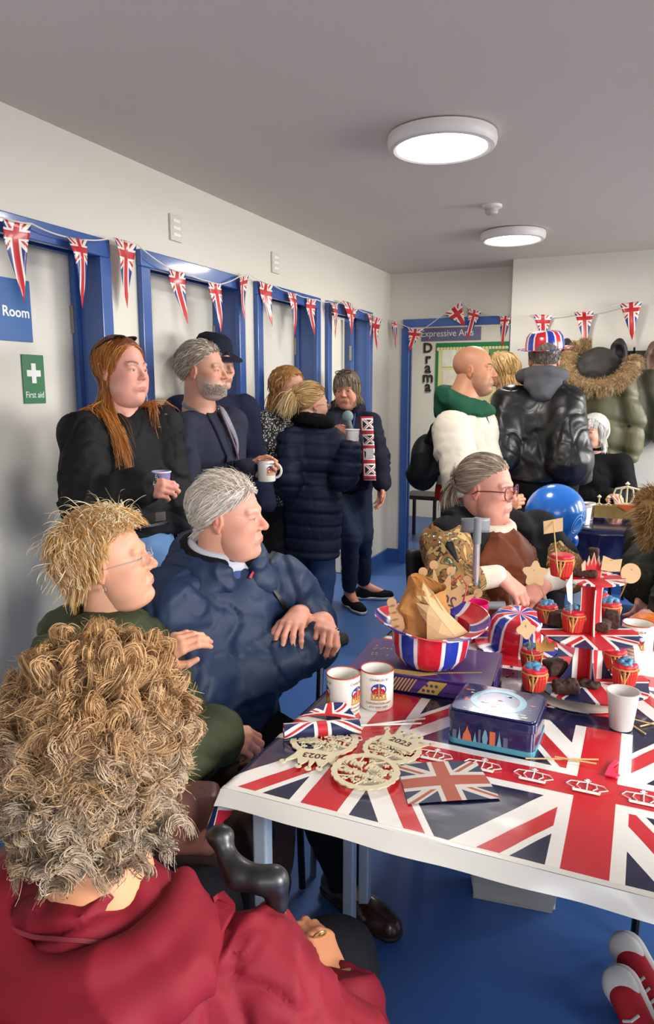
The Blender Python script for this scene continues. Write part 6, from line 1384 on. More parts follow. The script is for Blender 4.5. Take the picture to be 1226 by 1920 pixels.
for k, t_ in enumerate(tt):
    a = ((ph0+t_*turns*2*PI)[:, None]+jph*t_)[:, :, None]; rr = (rad_*(1-.35*t_))[:, None, None]; n_, t_1, b_1 = nU[:, None], t1[:, None], b1[:, None]
    ctr = R0[:, None]+n_*(hgt*min(1, t_*2.2))[:, None, None]+t_1*((adv*t_)[:, None]*jad)[:, :, None]
    g = ctr+n_*(rr*(np.cos(a)-1)*-.55)+t_1*rr*np.sin(a)*.9+b_1*rr*(1-np.cos(a))*.75
    rdir = -n_*np.cos(a)+t_1*np.sin(a); tp = (1-.2*t_)
    Ps.append(g+rdir*off[:, :, :1]*tp+b_1*off[:, :, 1:]*tp)
P1 = np.stack(Ps, 2).reshape(NL*NSt, NSg, 3)
up_ = np.clip((R0[:, 2]-.0)/.10, 0, 1); base = A(*lin('9a8064'))*(1-up_[:, None])+A(*lin('b58a5a'))*up_[:, None]; grey = A(*lin('aa9c8a')); wg = (RNG.random(NL)*.8*(1-.75*up_))[:, None]; lc = base*(1-wg)+grey*wg
lc = np.repeat(lc, NSt, 0)*(1+.10*RNG.standard_normal((NL*NSt, 1))).clip(.6, 1.5)
n3 = 2400; R3, u3 = roots(n3, .75, .6); P3 = grow(R3, u3, lambda P, t: (P-A(0, 0, .02))*8, RNG.uniform(.045, .07, n3), 9, .7, .45, 1, .9, curl=.009, cfreq=1.8, hug=0)
cap = p.cap('a07c56', a=.75, b=.62, th=.018, fold=.006, extra=lambda s: s.ell((-.045, 0, -.035), (.062, .070, .085), k=.03)); p.hair([cap], [(P1, .00052, lc), (P3, .00042, pick(['b48c5e', 'a8825a', 'c4a278'], n3))], m=HAIRM)
p.hand('R', _up*.62-RT*.30+_fw*.70, -_fw*.75+RT*.55, curl=(.55, .55, .55, .55), thumb=.8, back=.07, sc=.97)
MB().tube(ringpts(p.J['wrR']+nrm(_up*.62-RT*.3+_fw*.7)*.012, _up*.62-RT*.3+_fw*.7, .031, 20), .004, 8, closed=True).build('bracelet', mat('gold_bracelet', 'b99a5c', .3, metal=.7, var=0), p.T, world=True)
MB().tube(ringpts(at(600, 1752, 1.20), _up*.6-RT*.3+_fw*.7, .0105, 14), .0018, 6, closed=True).build('ring', MC['gold_bracelet'], p.T, world=True)
p.body()
RJ = FC('red_jacket', '6e1320', .7, var=.07, bs=260, bst=.3)
p.top('jacket', RJ, off=.035, sleeve=.74, h=.0075, fold=.015, ff=8.5, armr=(.061, .056, .047), neckr=.075, hem=-2, shoulder=.05, kn=.06, k=.06)
F = frame(rotm(rad(84))[:, 0]); nk = p.J['neck']
def hood(s):
    pts = ringpts(nk+A(0, 0, -.015)-F[:, 0]*.02, F[:, 2]-F[:, 0]*.15, .112, 24, .75, 2*PI-.75, F[:, 0], 1.15)
    s.chain(pts, .026, k=.02)
    s.chain(ringpts(nk+A(0, 0, -.045)-F[:, 0]*.03, F[:, 2]-F[:, 0]*.15, .128, 24, .9, 2*PI-.9, F[:, 0], 1.25), .034, k=.02)
    s.ell(nk-F[:, 0]*.11-A(0, 0, .075), (.04, .15, .045), F, k=.03)
sdfobj('hood', hood, RJ, p.T, h=.006, fold=.009, ff=13, axis=F[:, 1], st=.4)
p.ribbon('seam', mat('seam_red', '701422', .7, var=.05), [at(-15, 1735, .845), at(90, 1762, .82), at(190, 1768, .81), at(290, 1760, .82), at(410, 1700, .84)], .003, .002)
p.ribbon('hood_strap', RJ, [at(440, 1650, .9), at(405, 1725, .86), at(350, 1820, .855), at(280, 1950, .86)], (.020, .015), .006, off=.007)
wr = p.J['wrR']; dr_ = nrm(p.J['elR']-wr)
b = MB(); b.lathe([(.038+.0022*(i % 2), -.0225+.0025*i) for i in range(18)], 40, (0, 0, 0)); Fm = frame(np.cross(dr_, _fw), dr_); b.v = [tuple(wr+dr_*.035+Fm@A(*q)) for q in b.v]; b.build('ribbed_cuff', FC('rib_red', '8a2028', .85), p.T, world=True)
p.trousers(BLKT); p.shoes(BLK, SOLEB)
chair(p.J['pel'][0], p.J['pel'][1]-.02, rad(84), 'dark chair under the woman in the red jacket', m=mat('chair_dark', '17171a', .6, var=.05), seat=.40)
# crutch with moulded black handle near the table corner
t = thing('crutch', 'black moulded crutch handle standing at the near table corner', 'crutch', (*at(522, 1760, 1.02)[:2], 0))
def crh(s): s.chain([at(414, 1572, 1.03), at(428, 1610, 1.02), at(452, 1640, 1.01)], [.015, .013, .017], k=.01); s.chain([at(446, 1640, 1.01), at(490, 1650, 1.0), at(518, 1655, 1.0)], [.020, .017, .017], k=.012); s.cone(at(514, 1648, 1.0), at(520, 1694, 1.01), .019, .016, k=.008); s.ell(at(412, 1566, 1.03), (.020, .014, .014), frame(RT), k=.01)
sdfobj('handle', crh, mat('crutch_black', '141416', .42, var=.05, coat=.1), t, h=.0035); e0 = at(521, 1690, 1.012); MB().tube([e0, A(e0[0]+.0, e0[1]+.03, .02)], .011, 12).build('shaft', mat('crutch_steel', 'a8a8a6', .3, metal=.8, var=0), t, world=True); MB().tube([A(e0[0], e0[1]+.03, 0), A(e0[0], e0[1]+.03, .035)], .018, 12).build('rubber_foot', blackm, t, world=True)

# === young woman with long red hair
p = stand_at('young woman with long red hair in a black jacket holding a cup', 227, 694, 2.62, -18, 'people standing along the left wall', 'd69a88', girth=1.04)
p.set(shR=at(156, 808, 2.53), shL=at(300, 792, 2.74), elR=at(158, 955, 2.42), wrR=at(258, 915, 2.42), elL=at(318, 930, 2.78), neck=at(222, 768, 2.66))
p.head(p.hp0, rad(-3), rad(0), 0, h=.0032, w=1.0, jaw=1.05, nose=.85, chin=.95, fat=.9, neckr=.056, eye='4a4038', brow=.8, cols=dict(lip='a85a5a', brow=.75, browc='5a3020', cheek=.5))
sg = MB(); 
for s_ in (-1, 1): 
    a = [p.hw2((.025+.018*math.sin(k), s_*.030+.024*math.cos(k), .114+.004*math.sin(k))) for k in np.linspace(0, 6.28, 17)[:-1]]; sg.tube(a, .003, 6, closed=True); sg.add(a, [tuple(range(16))])
    sg.tube([p.hw2((.03, s_*.052, .112)), p.hw2((-.01, s_*.066, .098)), p.hw2((-.05, s_*.070, .075))], .0028, 6)
sg.build('sunglasses', mat('shades', '14100e', .15, var=0, coat=.5), p.T, world=True)
cp = at(303, 903, 2.475); p.hand('R', nrm(RT*.96-_fw*.1), -_fw*.85+_up*.3, h=.0024, curl=(.50, .52, .55, .58), thumb=.9, back=.12, sc=.95)
p.body()
BJ = FC('black_jacket', '151517', .7, var=.12); p.top('jacket', BJ, off=.034, sleeve=.95, h=.009, fold=.010, ff=9, hem=p.J['pel'][2]+.02, armr=(.064, .060, .052), kn=.05, neckr=.06)
F = frame(rotm(rad(-18))[:, 0]); nk = p.J['neck']
sdfobj('collar', lambda s: s.chain(ringpts(nk+A(0, 0, -.035), F[:, 2]+F[:, 0]*.5, .095, 20, .5, 2*PI-.5, F[:, 0]), .018, k=.02), BJ, p.T, h=.006, fold=.003)
n = 7000; R0, u0 = roots(n, .95, .30); side_ = np.sign(R0[:, 1]+.002)
front = (R0[:, 0] > -.045)
rr_ = np.clip((R0[:, 0]+.11)/.20, 0, 1); jt = RNG.standard_normal((n, 2))*.008
def flw(P, t):
    low_ = np.clip((-.09-P[:, 2])/.10, 0, 1)*1.0; fw_ = np.clip((rr_-.35)/.3, 0, 1); nr_ = side_ < 0
    tx = -.100+.115*rr_+low_*(fw_*(.13+.05*jt[:, 0]*20)-(1-fw_)*.09)+jt[:, 0]
    ty = np.where(rr_ < .3, np.where(nr_, np.minimum(R0[:, 1]*1.5, -.03-.07*low_), R0[:, 1]*(1.5+1.2*low_)), side_*(.080+.012*rr_-.010*low_*fw_+.06*low_*(1-fw_)))+jt[:, 1]
    return np.stack([(tx-P[:, 0])*8, (ty-P[:, 1])*8, np.full(len(P), -1.0)-(P[:, 2] < 0)*.4], 1)
L_ = np.where(front, RNG.uniform(.36, .56, n), RNG.uniform(.28, .40, n)); P1 = grow(R0, u0*.3+np.stack([-.3*np.ones(n), side_*.8, .1*np.ones(n)], 1), flw, L_, 22, .55, .08, 1, .09, curl=.005, cfreq=1.6, body=p.collide(.016), hug=.6); P1, _ = clump(P1, 700, .35)
n2 = 90; i2 = RNG.choice(np.where(front)[0], n2); P2 = P1[i2]+RNG.standard_normal((n2, 23, 3)).cumsum(1)*.0022
g = np.linspace(0, 1, n); 
cc = pick(['7a4626', '8f5228', 'a86430', '6a3a20', 'b87a3c'], n, [.3, .25, .2, .15, .1]); cc[front] = cc[front]*.6+np.array(lin('c07c34'))*.55
p.hair([p.cap('6e3c20', b=.27, th=.006)], [(P1, .0010, cc), (P2, .0012, pick(['c89a58', 'b8843e'], n2))], label='long straight copper hair')
for q in ((311, 777), (299, 801)): MB().lathe([(0, -.004), (.007, 0), (0, .004)], 12, at(*q, 2.52)).build('snap_button', mat('snap', 'a8a8a8', .3, metal=.8, var=0), p.T, world=True)
p.trousers(mat('cloth_light_denim', '5f86b4', .8, bs=350, bst=.25, var=.15, vs=20), thigh=.10); p.shoes(BLK, SOLEB)
pw = p.J['pel']; MB().tube(ringpts(pw+A(0, 0, .065), (0, 0, 1), .150, 28, sy=1.12, ref=F[:, 0]), .012, 8, closed=True).build('belt', BLK, p.T, world=True)
MB().box(at(300, 968, 2.41), (.010, .036, .030), rotm(rad(-30))).build('belt_buckle', mat('buckle', 'b0aca4', .2, metal=.9, var=0), p.T, world=True, smooth=False)
for (u, v) in ((296, 893), (292, 906)): MB().tube(ringpts(at(u-3, v+2, 2.375), RT, .0095, 12), .0016, 6, closed=True).build('ring', MC['snap'], p.T, world=True)
c = cp-A(0, 0, .04); paper_cup('white-rimmed lilac paper cup held by the red-haired young woman', c, mat('lilac_paper', '8c84b4', .5, var=.15, vs=30), r=.031, h=.072)

# === bearded man in the navy suit jacket
p = stand_at('grey-haired bearded man in a navy blazer holding a mug', 380, 695, 3.12, -5, 'people standing along the left wall', 'c08c76', girth=1.0)
p.set(shR=at(340, 795, 3.02), shL=at(432, 785, 3.28), elR=at(345, 945, 2.92), wrR=at(390, 1020, 2.95), elL=at(430, 925, 3.24), wrL=at(464, 880, 3.02), neck=at(374, 772, 3.16))
p.head(p.hp0, rad(8), rad(0), 0, h=.0034, w=1.0, jaw=1.1, nose=1.12, chin=1.15, fat=.2, age=1, neckr=.060, cols=dict(lip='9a6052', brow=.6, browc='8a7a6a', cheek=.45, stub=.62, beard='b4aaa0'))
n = 3400; R0, u0 = roots(n, .95, .38); P1 = grow(R0, u0+A(-.5, 0, .2), lambda P, t: np.stack([-.8+0*P[:, 0], P[:, 1]*2, -.6+0*P[:, 0]], 1), RNG.uniform(.04, .065, n), 7, .5, .20, 1, .15, hug=.45)
nbd = 2200; bu = RNG.random((nbd, 2)); th_ = (bu[:, 0]-.5)*2.6; Rb = np.stack([.020+.073*np.cos(th_), .071*np.sin(th_), -.062-.045*bu[:, 1]+.012*np.abs(np.sin(th_))], 1); ub = np.stack([np.cos(th_), np.sin(th_), -.5+0*th_], 1); Pb = np.stack([Rb+ub*.012*k for k in np.linspace(0, 1, 4)], 1)
p.hair([p.cap('8d8074', b=.30, th=.008)], [(P1, .0012, pick(['a89c8e', 'c4baae', '8a7c6c', 'b5a898'], n)), (Pb, .0008, pick(['c4bab0', 'a89c90', 'd8d0c8'], nbd))])
p.hand('L', RT*.95-_up*.1-_fw*.1, -_fw*.2-_up*.15+A(0, 0, -.1)+_fw*.9, h=.0034, curl=(.5, .5, .5, .5), thumb=.6, back=.08); p.body()
SU = FC('navy_blazer', '222434', .75, var=.06); p.top('blazer', SU, off=.026, sleeve=.95, h=.010, fold=.006, ff=7, hem=p.J['pel'][2]-.10, armr=(.060, .052, .044), kn=.045, neckr=.055, shoulder=.05, flare=(p.J['pel']-A(0, 0, .1), .16))
F = frame(rotm(rad(-5))[:, 0]); nk = p.J['neck']; ch = p.J['chest']
fl_m, fnt, fb = newmat('floral_shirt'); vn = fnt.nodes.new('ShaderNodeTexVoronoi'); vn.inputs['Scale'].default_value = 130; cr_ = mixc(fnt, S(fnt, vn.outputs[0]).gt(.35), 'c9c6c6', '505464'); fnt.links.new(cr_, fb.inputs['Base Color']); MC['floral_shirt'] = fl_m
sdfobj('shirt_collar', lambda s: [s.chain(ringpts(nk+A(0, 0, .018), F[:, 2]+F[:, 0]*.35, .064, 20, .35, 2*PI-.35, F[:, 0]), .012, k=.01)], fl_m, p.T, h=.006)
p.ribbon('lapel', SU, [at(392, 768, 3.0), at(415, 815, 3.0), at(432, 860, 3.0), at(440, 900, 3.0)], (.030, .016), .006, off=.004); p.top('shirt', fl_m, off=.010, sleeve=-.999, sides='', h=.010, fold=.003)
p.ribbon('shirt_front', fl_m, [at(408, 770, 3.0), at(428, 815, 3.0), at(446, 860, 3.0), at(452, 900, 3.0)], (.022, .012), .004, off=.030); p.ribbon('lanyard', mat('lanyard_maroon', '5e4250', .7, var=.3, vs=60), [at(402, 772, 3.0), at(424, 825, 3.0), at(440, 875, 3.0)], .006, .004, off=.036)
p.trousers(FC('charcoal_trousers', '1c1d26')); p.shoes(BLK, SOLEB)
mc = at(500, 882, 2.98); mug(mc-A(0, 0, .044), 'white coronation mug held up by the bearded man in the blazer', face+.6, handle=face+PI-1.2, full=False, r=.037, h=.088, group='coronation mugs')

# === person with the bowler hat half hidden behind him
p = stand_at('person in a dark hat and flowered white top behind the blazer man', 402, 686, 3.52, -28, 'people standing along the left wall', 'c99a84')
p.head(p.hp0, rad(-10), 0, 0, h=.005, neckr=.05); n = 700; R0, u0 = roots(n, .9, .3); p.hair([p.cap('2c2420', th=.008)], [(grow(R0, u0, gdown(), .06, 6, .6, .1), .0013, pick(['2c2420', '3c302a'], n))])
p.body(); fm, fnt, fb = newmat('flowered_top'); vn = fnt.nodes.new('ShaderNodeTexVoronoi'); vn.inputs['Scale'].default_value = 13; dd = S(fnt, vn.outputs[0]); cmx = mixc(fnt, S(fnt, vn.outputs[1]).gt(.45), 'c8cc50', 'a8acb0'); cc_ = mixc(fnt, dd.lt(.36), 'e0dcd6', cmx); fnt.links.new(cc_, fb.inputs['Base Color'])
p.top('flowered_top', fm, off=.015, sleeve=.2, h=.011, fold=.004)
def cardi(s_): pass
Fh = frame(rotm(rad(-28))[:, 0]); c_ = p.J['chest']
p.top('cardigan', FC('navy_cardigan', '1a1e34', .85), off=.030, sleeve=.95, h=.011, fold=.006, hem=p.J['pel'][2]-.1, extra=lambda s: (s.cone(p.J['neck']+Fh[:, 0]*.13+A(0, 0, .02), c_+Fh[:, 0]*.17-A(0, 0, .05), .055, .075, k=.01, sub=True), s.cone(c_+Fh[:, 0]*.17-A(0, 0, .05), p.J['pel']+Fh[:, 0]*.2, .075, .08, k=.01, sub=True)))
p.trousers(BLKT); p.shoes(BLK, SOLEB)
t = thing('felt_hat', 'dark navy brimmed hat on the person behind the blazer man', 'hat', p.hw2((-.01, 0, .062))); b = MB(); hm = FC('felt_navy', '181a2a', .8)
Rh = rotm(rad(-10), rad(-14)); 
def tr(bm): bm.v = [tuple(A(*t.location)+Rh@A(*q)) for q in bm.v]; return bm
tr(MB().lathe([(.001, .098), (.05, .094), (.078, .078), (.092, .045), (.096, .0), (.088, .0)], 36)).build('hat_crown', hm, t, world=True)
tr(MB().lathe([(.094, .004), (.125, .004), (.150, -.006), (.152, -.014), (.148, -.014), (.12, -.004), (.094, -.004)], 40)).build('brim', hm, t, world=True)

# === woman in the spotted blouse standing in the third doorway
p = stand_at('fair-haired woman in a black and white blouse in the third doorway', 541, 728, 4.08, -20, 'people talking at the far end of the left wall', 'c9957c', girth=1.02)
p.head(p.hp0, rad(-12), rad(-6), 0, h=.005, fat=.4, neckr=.052, cols=dict(lip='a0584e', brow=.6, browc='7a5030', cheek=.5))
n = 1800; R0, u0 = roots(n, .9, .35); sd__ = np.sign(R0[:, 1]); P1 = grow(R0, u0+A(-.6, 0, .3), lambda P, t: np.stack([(-.075-P[:, 0])*6, (sd__*.07-P[:, 1])*6, np.full(len(P), -1.)], 1), RNG.uniform(.16, .26, n), 12, .55, .12, 1, .15, curl=.004)
p.hair([p.cap('9c6c3c', b=.28, th=.010)], [(P1, .0020, pick(['b98850', 'a87440', 'c8a068', '8c5c34'], n))])
p.set(wrR=p.J['pel']+p.R@A(.16, -.14, .16), elR=p.J['shR']+A(-.03, -.02, -.28)); p.hand('R', RT*.5-_up*.3+_fw*.4, _up, h=.005, curl=(.4,)*4)
sdx = SDF(); sdx.cone(p.J['shR'], p.J['elR'], .046, .040, k=.02); sdx.cone(p.J['elR'], p.J['wrR'], .040, .027, k=.02); V, Q = sdx.mesh(.008); p.skinadd(V, Q); p.body()
sm_, fnt, fb = newmat('spotted_blouse'); vn = fnt.nodes.new('ShaderNodeTexVoronoi'); vn.inputs['Scale'].default_value = 48; cr_ = mixc(fnt, S(fnt, vn.outputs[0]).lt(.33), '16161a', 'd8d0c8'); fnt.links.new(cr_, fb.inputs['Base Color'])
p.top('blouse', sm_, off=.022, sleeve=-.30, h=.010, fold=.006, hem=p.J['pel'][2]-.12); p.trousers(BLKT); p.shoes(BLK, SOLEB)

# === woman with fair ponytail in the long navy coat (back view)
p = stand_at('woman with fair tied-up hair in a long navy padded coat', 583, 757, 4.05, 72, 'people talking at the far end of the left wall', 'd0a088', girth=1.0)
p.set(shR=at(624, 822, 4.05), shL=at(545, 818, 4.02), elR=at(646, 892, 3.96), wrR=at(657, 846, 3.90), elL=at(540, 900, 3.95), neck=at(588, 795, 4.06))
p.head(p.hp0, rad(58), rad(-4), 0, h=.0045, neckr=.05, cols=dict(lip='a86058', cheek=.5))
n = 3200; R0, u0 = roots(n, .9, .42); tgt = A(-.125, 0, .040); P1 = grow(R0, u0+A(-.3, 0, 0), lambda P, t: (tgt-P)*10+A(0, 0, .0), RNG.uniform(.10, .15, n), 9, .4, .14, 1, .08)
tail = RNG.standard_normal((500, 3))*.014; P2 = np.stack([tgt+A(.01, 0, 0)+tail*k**.5*1.6+A(-.05*k, 0, .012*math.sin(k*3)-.055*k*k) for k in np.linspace(0, 1.2, 8)], 1)
p.hair([p.cap('b08c58', a=.9, b=.36, th=.007, extra=lambda s: s.ell((-.135, 0, .028), (.035, .028, .032), k=.02))], [(P1, .0017, pick(['c9a870', 'b8925c', 'd8be90', 'a88450'], n)), (P2, .0017, pick(['d8c090', 'c4a068'], 500))])
glasses(p.T, p.hw2, '7a5a3c', 1, rx=.022, rz=.018, th=.0018)
p.hand('R', nrm(_up*.55+_fw*.3+RT*.3), -_fw*.2+RT*.9, h=.004, curl=(.5,)*4, thumb=.8, back=.08); p.body()
CO = FC('navy_padded_coat', '1a2036', .6, var=.06, bs=90, bst=.2); hz = aty(592, 1040, p.J['pel'][1])[2]
p.top('coat', CO, off=.035, sleeve=.97, h=.010, fold=.006, ff=6, hem=hz, armr=(.062, .055, .046), flare=((p.J['pel'][0], p.J['pel'][1], hz-.02), .185), quilt=(.075, .010), neckr=.06, kn=.04)
F = frame(rotm(rad(72))[:, 0]); nk = p.J['neck']; sdfobj('collar', lambda s: s.chain(ringpts(nk+A(0, 0, .012), F[:, 2]+F[:, 0]*.2, .080, 18, .5, 2*PI-.5, F[:, 0]), .034, k=.02), FC('fur_collar_black', '0c0c10', .95), p.T, h=.007, fold=.004, ff=30)
p.trousers(DENIM, ankz=.1); p.shoes(mat('suede_olive', '35332a', .9, var=.1), SOLEB, bulk=1.05)
cc_ = at(661, 829, 3.90); paper_cup('white paper cup held by the woman in the long navy coat', cc_-A(0, 0, .0)+A(0, 0, -.02), mat('paper_white2', 'e4deda', .5, var=.02), r=.036, h=.085)

# === woman with microphone
p = stand_at('grey-blonde woman in a navy jacket speaking into a microphone', 650, 730, 4.72, -72, 'people talking at the far end of the left wall', 'cc9078', girth=1.02)
p.set(shR=at(618, 790, 4.66), shL=at(694, 786, 4.74), elR=at(632, 862, 4.50), wrR=at(664, 822, 4.45), elL=at(710, 858, 4.72), wrL=at(716, 908, 4.66), kneeL=at(680, 1000, 4.78), ankL=atz(682, 1098, .10), ankR=atz(655, 1112, .10), kneeR=at(657, 1005, 4.66), toeL=atz(722, 1116, .03), toeR=atz(672, 1140, .03))
p.head(p.hp0, rad(-82), rad(-8), rad(4), h=.0042, fat=.4, age=1, smile=.8, neckr=.052, cols=dict(lip='a05a50', brow=.5, browc='6a5040', cheek=.4))
n = 2600; R0, u0 = roots(n, .8, .28); sd__ = np.sign(R0[:, 1]+1e-3); fr_ = R0[:, 0] > .02
P1 = grow(R0, u0+A(0, 0, .4), lambda P, t: np.stack([np.where(fr_, (.095-P[:, 0])*5, (-.06-P[:, 0])*4), np.where(fr_ & (np.abs(R0[:, 1]) < .045), P[:, 1]*1, (sd__*.093-P[:, 1])*7), np.full(len(P), -1.1)], 1), np.where(fr_ & (np.abs(R0[:, 1]) < .045), .085, RNG.uniform(.16, .22, n)), 12, .5, .14, 1, .12)
p.hair([p.cap('5e4e42', a=.8, b=.22, th=.014)], [(P1, .0024, pick(['75675a', '988872', 'b0a088', '5a4a3c', '8c7a64'], n))])
sg = MB(); 
for s_ in (-1, 1): sg.tube([p.hw2((.05, s_*.030+.024*math.cos(k), .120+.010*math.sin(k))) for k in np.linspace(0, 6.28, 13)[:-1]], .003, 5, closed=True)
sg.build('sunglasses', MC['shades'], p.T, world=True)
mp = at(652, 790, 4.40); p.hand('R', nrm(_up*.55-RT*.55-_fw*.3), RT*.75-_fw*.5, h=.004, curl=(.5,)*4, thumb=.5, back=.06); p.hand('L', -_up*.95+_fw*.1, RT*.5+_fw*.3, h=.004, curl=(.3,)*4, back=.08); p.body()
NJ = FC('navy_jacket', '16182a', .75, var=.06); F = frame(rotm(rad(-72))[:, 0]); nk = p.J['neck']; ch = p.J['chest']; pe = p.J['pel']
jm = jack('flag_print_top', .16, .11, r=.12, w=.2, rough=.8, tile=True, red='b02838', blue='181a38'); 
p.top('dark_top', FC('black_top', '101018', .8), off=.014, sleeve=.2, h=.011, fold=.004, hem=pe[2]-.12)
p.top('jacket', NJ, off=.030, sleeve=.95, h=.010, fold=.007, hem=aty(690, 925, pe[1])[2]+.02, armr=(.058, .05, .044), extra=lambda s: (s.cone(nk+F[:, 0]*.16+F[:, 1]*.02, ch+F[:, 0]*.19+F[:, 1]*.03, .05, .065, k=.01, sub=True), s.cone(ch+F[:, 0]*.19+F[:, 1]*.03, pe+F[:, 0]*.2+F[:, 1]*.05, .065, .07, k=.01, sub=True)))
b = MB(); f0 = at(0, 0, 1); cS = lambda u, v: (at(676+22*u+6*v, 782+118*v, 4.49-.0*v+.012*math.sin(u*PI)*-1)); b.grid(lambda u, v: tuple(cS(u, v)+F[:, 0]*(.018*math.sin(v*9))), 6, 20, uvf=lambda u, v: (u*.12, -v*.46)); x = b.build('flag_scarf', jm, p.T, world=True); so = x.modifiers.new('thick', 'SOLIDIFY'); so.thickness = .008
sdfobj('collar', lambda s: s.chain(ringpts(nk+A(0, 0, .0), F[:, 2]+F[:, 0]*.5, .088, 18, .7, 2*PI-.5, F[:, 0]), .030, k=.02), NJ, p.T, h=.007, fold=.004)
MB().tube([nk+F[:, 0]*.06+F[:, 1]*.06, nk+F[:, 0]*.15+F[:, 1]*.05-A(0, 0, .12), ch+F[:, 0]*.20+F[:, 1]*.03-A(0, 0, .05)], .005, 6).build('lanyard', mat('lanyard_blue', '2c3f7c', .6, var=0), p.T, world=True)
MB().box(at(693, 850, 4.42), (.045, .006, .06), rotm(rad(20))).build('badge', mat('badge_white', 'd8d4d0', .4, var=.05), p.T, world=True, smooth=False)
p.trousers(FC('navy_jeans', '182238', .8), ankz=.14, ank=.040, knee=.055); p.shoes(FC('knit_black', '121216', .9), SOLEW, h=.005, bulk=1.0)
t = thing('microphone', 'grey-green foam topped microphone in the speaking woman’s hand', 'microphone', mp); sdfobj('foam_head', lambda s: s.ell(mp+_up*.03, (.034, .034, .036), k=.01), mat('foam_grey', '7f9494', .9, bs=200, bst=.4), t, h=.005); MB().tube([mp+_up*.0, mp-_up*.10+RT*.03], [.022, .017], 14).build('grip', mat('mic_grey', '5c6868', .4, var=0), t, world=True)

# === bald man in the white sweatshirt
p = stand_at('bald man in a white, green and red hooded sweatshirt', 889, 694, 3.66, -2, 'people standing by the back doorway', 'b98263', girth=1.12)
p.set(shR=at(846, 800, 3.50), shL=at(915, 790, 3.90), elR=at(868, 905, 3.40), wrR=at(935, 945, 3.42), elL=at(945, 900, 3.95), neck=at(866, 752, 3.68))
p.head(p.hp0, rad(2), 0, 0, h=.0034, w=1.02, jaw=1.15, nose=1.05, chin=1.1, fat=.5, neckr=.066, eye='2c2018', cols=dict(lip='8a5248', brow=.8, browc='2c1c14', cheek=.3, stub=.38, beard='5a4a44'))
p.hand('R', RT*.9+_up*.1, -_fw, h=.005, curl=(.5,)*4); p.body()
WS = FC('white_sweat', 'c9c1b1', .85, var=.04, bs=120, bst=.2); p.top('sweatshirt', WS, off=.034, sleeve=.96, h=.0095, fold=.009, ff=8, armr=(.070, .064, .055), hem=aty(850, 905, p.J['pel'][1])[2], kn=.05, neckr=.075, belly=1.15)
F = frame(rotm(rad(-2))[:, 0]); nk = p.J['neck']; pe = p.J['pel']
p.top('red_hem', FC('red_sweat', 'c02020', .85), off=.036, sleeve=-.999, h=.011, fold=.003, hem=aty(850, 935, pe[1])[2], belly=1.15, sides='', extra=lambda s: s.plane((0, 0, aty(850, 903, pe[1])[2]), (0, 0, 1), k=.003))
GH = FC('green_hood', '1c4c38', .85, var=.06)
sdfobj('hood', lambda s: [s.chain(ringpts(nk+A(0, 0, .0)-F[:, 0]*.01, F[:, 2]+F[:, 0]*.45, .098, 22, .25, 2*PI-.25, F[:, 0]), .036, k=.02), s.ell(nk-F[:, 0]*.085-A(0, 0, .03), (.055, .10, .085), F, k=.03), s.ell(nk+F[:, 0]*.05-A(0, 0, .05), (.12, .13, .05), F, k=.03)], GH, p.T, h=.0065, fold=.006, ff=14)
MB().tube([nk+F[:, 0]*.12-F[:, 1]*.05-A(0, 0, .02), nk+F[:, 0]*.155-F[:, 1]*.055-A(0, 0, .11), nk+F[:, 0]*.16-F[:, 1]*.05-A(0, 0, .19)], .004, 6).build('drawstring', mat('cord_dark', '262c2a', .6, var=0), p.T, world=True)
p.trousers(BLKT); p.shoes(BLK, SOLEW)
bc = at(796, 866, 3.70); t = thing('backpack', 'black backpack worn by the bald man in white', 'backpack', bc)
sdfobj('pack_body', lambda s: [s.ell(bc+A(0, 0, .0), (.070, .115, .140), F, k=.03), s.ell(bc-F[:, 0]*.02-A(0, 0, .07), (.070, .105, .072), F, k=.03)], FC('nylon_black', '101012', .6, bs=80), t, h=.009, fold=.005, ff=10)
sdfobj('strap', lambda s: s.chain([at(806, 900, 3.55), at(822, 885, 3.45), at(830, 850, 3.42)], .014, k=.01), MC['cloth_nylon_black'], t, h=.006); sdfobj('strap', lambda s: s.chain([at(798, 830, 3.62), at(812, 800, 3.56), at(832, 775, 3.54)], .013, k=.01), MC['cloth_nylon_black'], t, h=.006)

# === man in the black leather jacket and flag hat (back view)
p = stand_at('man in a black leather jacket and union flag hat, seen from behind', 1020, 672, 3.80, 105, 'people standing by the back doorway', 'b8826a', girth=1.16)
p.set(shR=at(1056, 752, 3.74), shL=at(958, 752, 3.84), elR=at(1066, 862, 3.68), elL=at(935, 850, 3.80), wrR=at(1075, 930, 3.9), wrL=at(950, 900, 4.0), neck=at(1015, 715, 3.80))
p.head(p.hp0, rad(105), 0, 0, h=.0045, w=1.0, neckr=.062, fat=.3); n = 1500; R0, u0 = roots(n, .9, .5); p.hair([p.cap('6a625a', a=.9, b=.45, th=.007)], [(grow(R0, u0, gdown(), .03, 5, .6, .08), .0014, pick(['7a726a', '9a928a', '5a524a'], n))])
p.body(); LE = mat('leather_jacket', '0c0d0f', .43, bs=30, bst=.2, bd=.003, var=.05, coat=.04, stretch=(1, 1, .35)); pe = p.J['pel']; hz = aty(1000, 897, pe[1])[2]
p.top('leather_jacket', LE, off=.046, sleeve=.95, h=.0085, fold=.009, ff=9, armr=(.070, .070, .058), hem=hz, kn=.055, neckr=.075, belly=1.2, flare=((pe[0], pe[1], hz+.05), .17))
F = frame(rotm(rad(105))[:, 0]); nk = p.J['neck']
p.top('ribbed_hem', FC('rib_black', '0b0b0d', .9), off=.030, sleeve=-.999, sides='', h=.011, fold=.003, hem=hz-.09, belly=1.2, extra=lambda s: s.plane((0, 0, hz+.005), (0, 0, 1), k=.003))
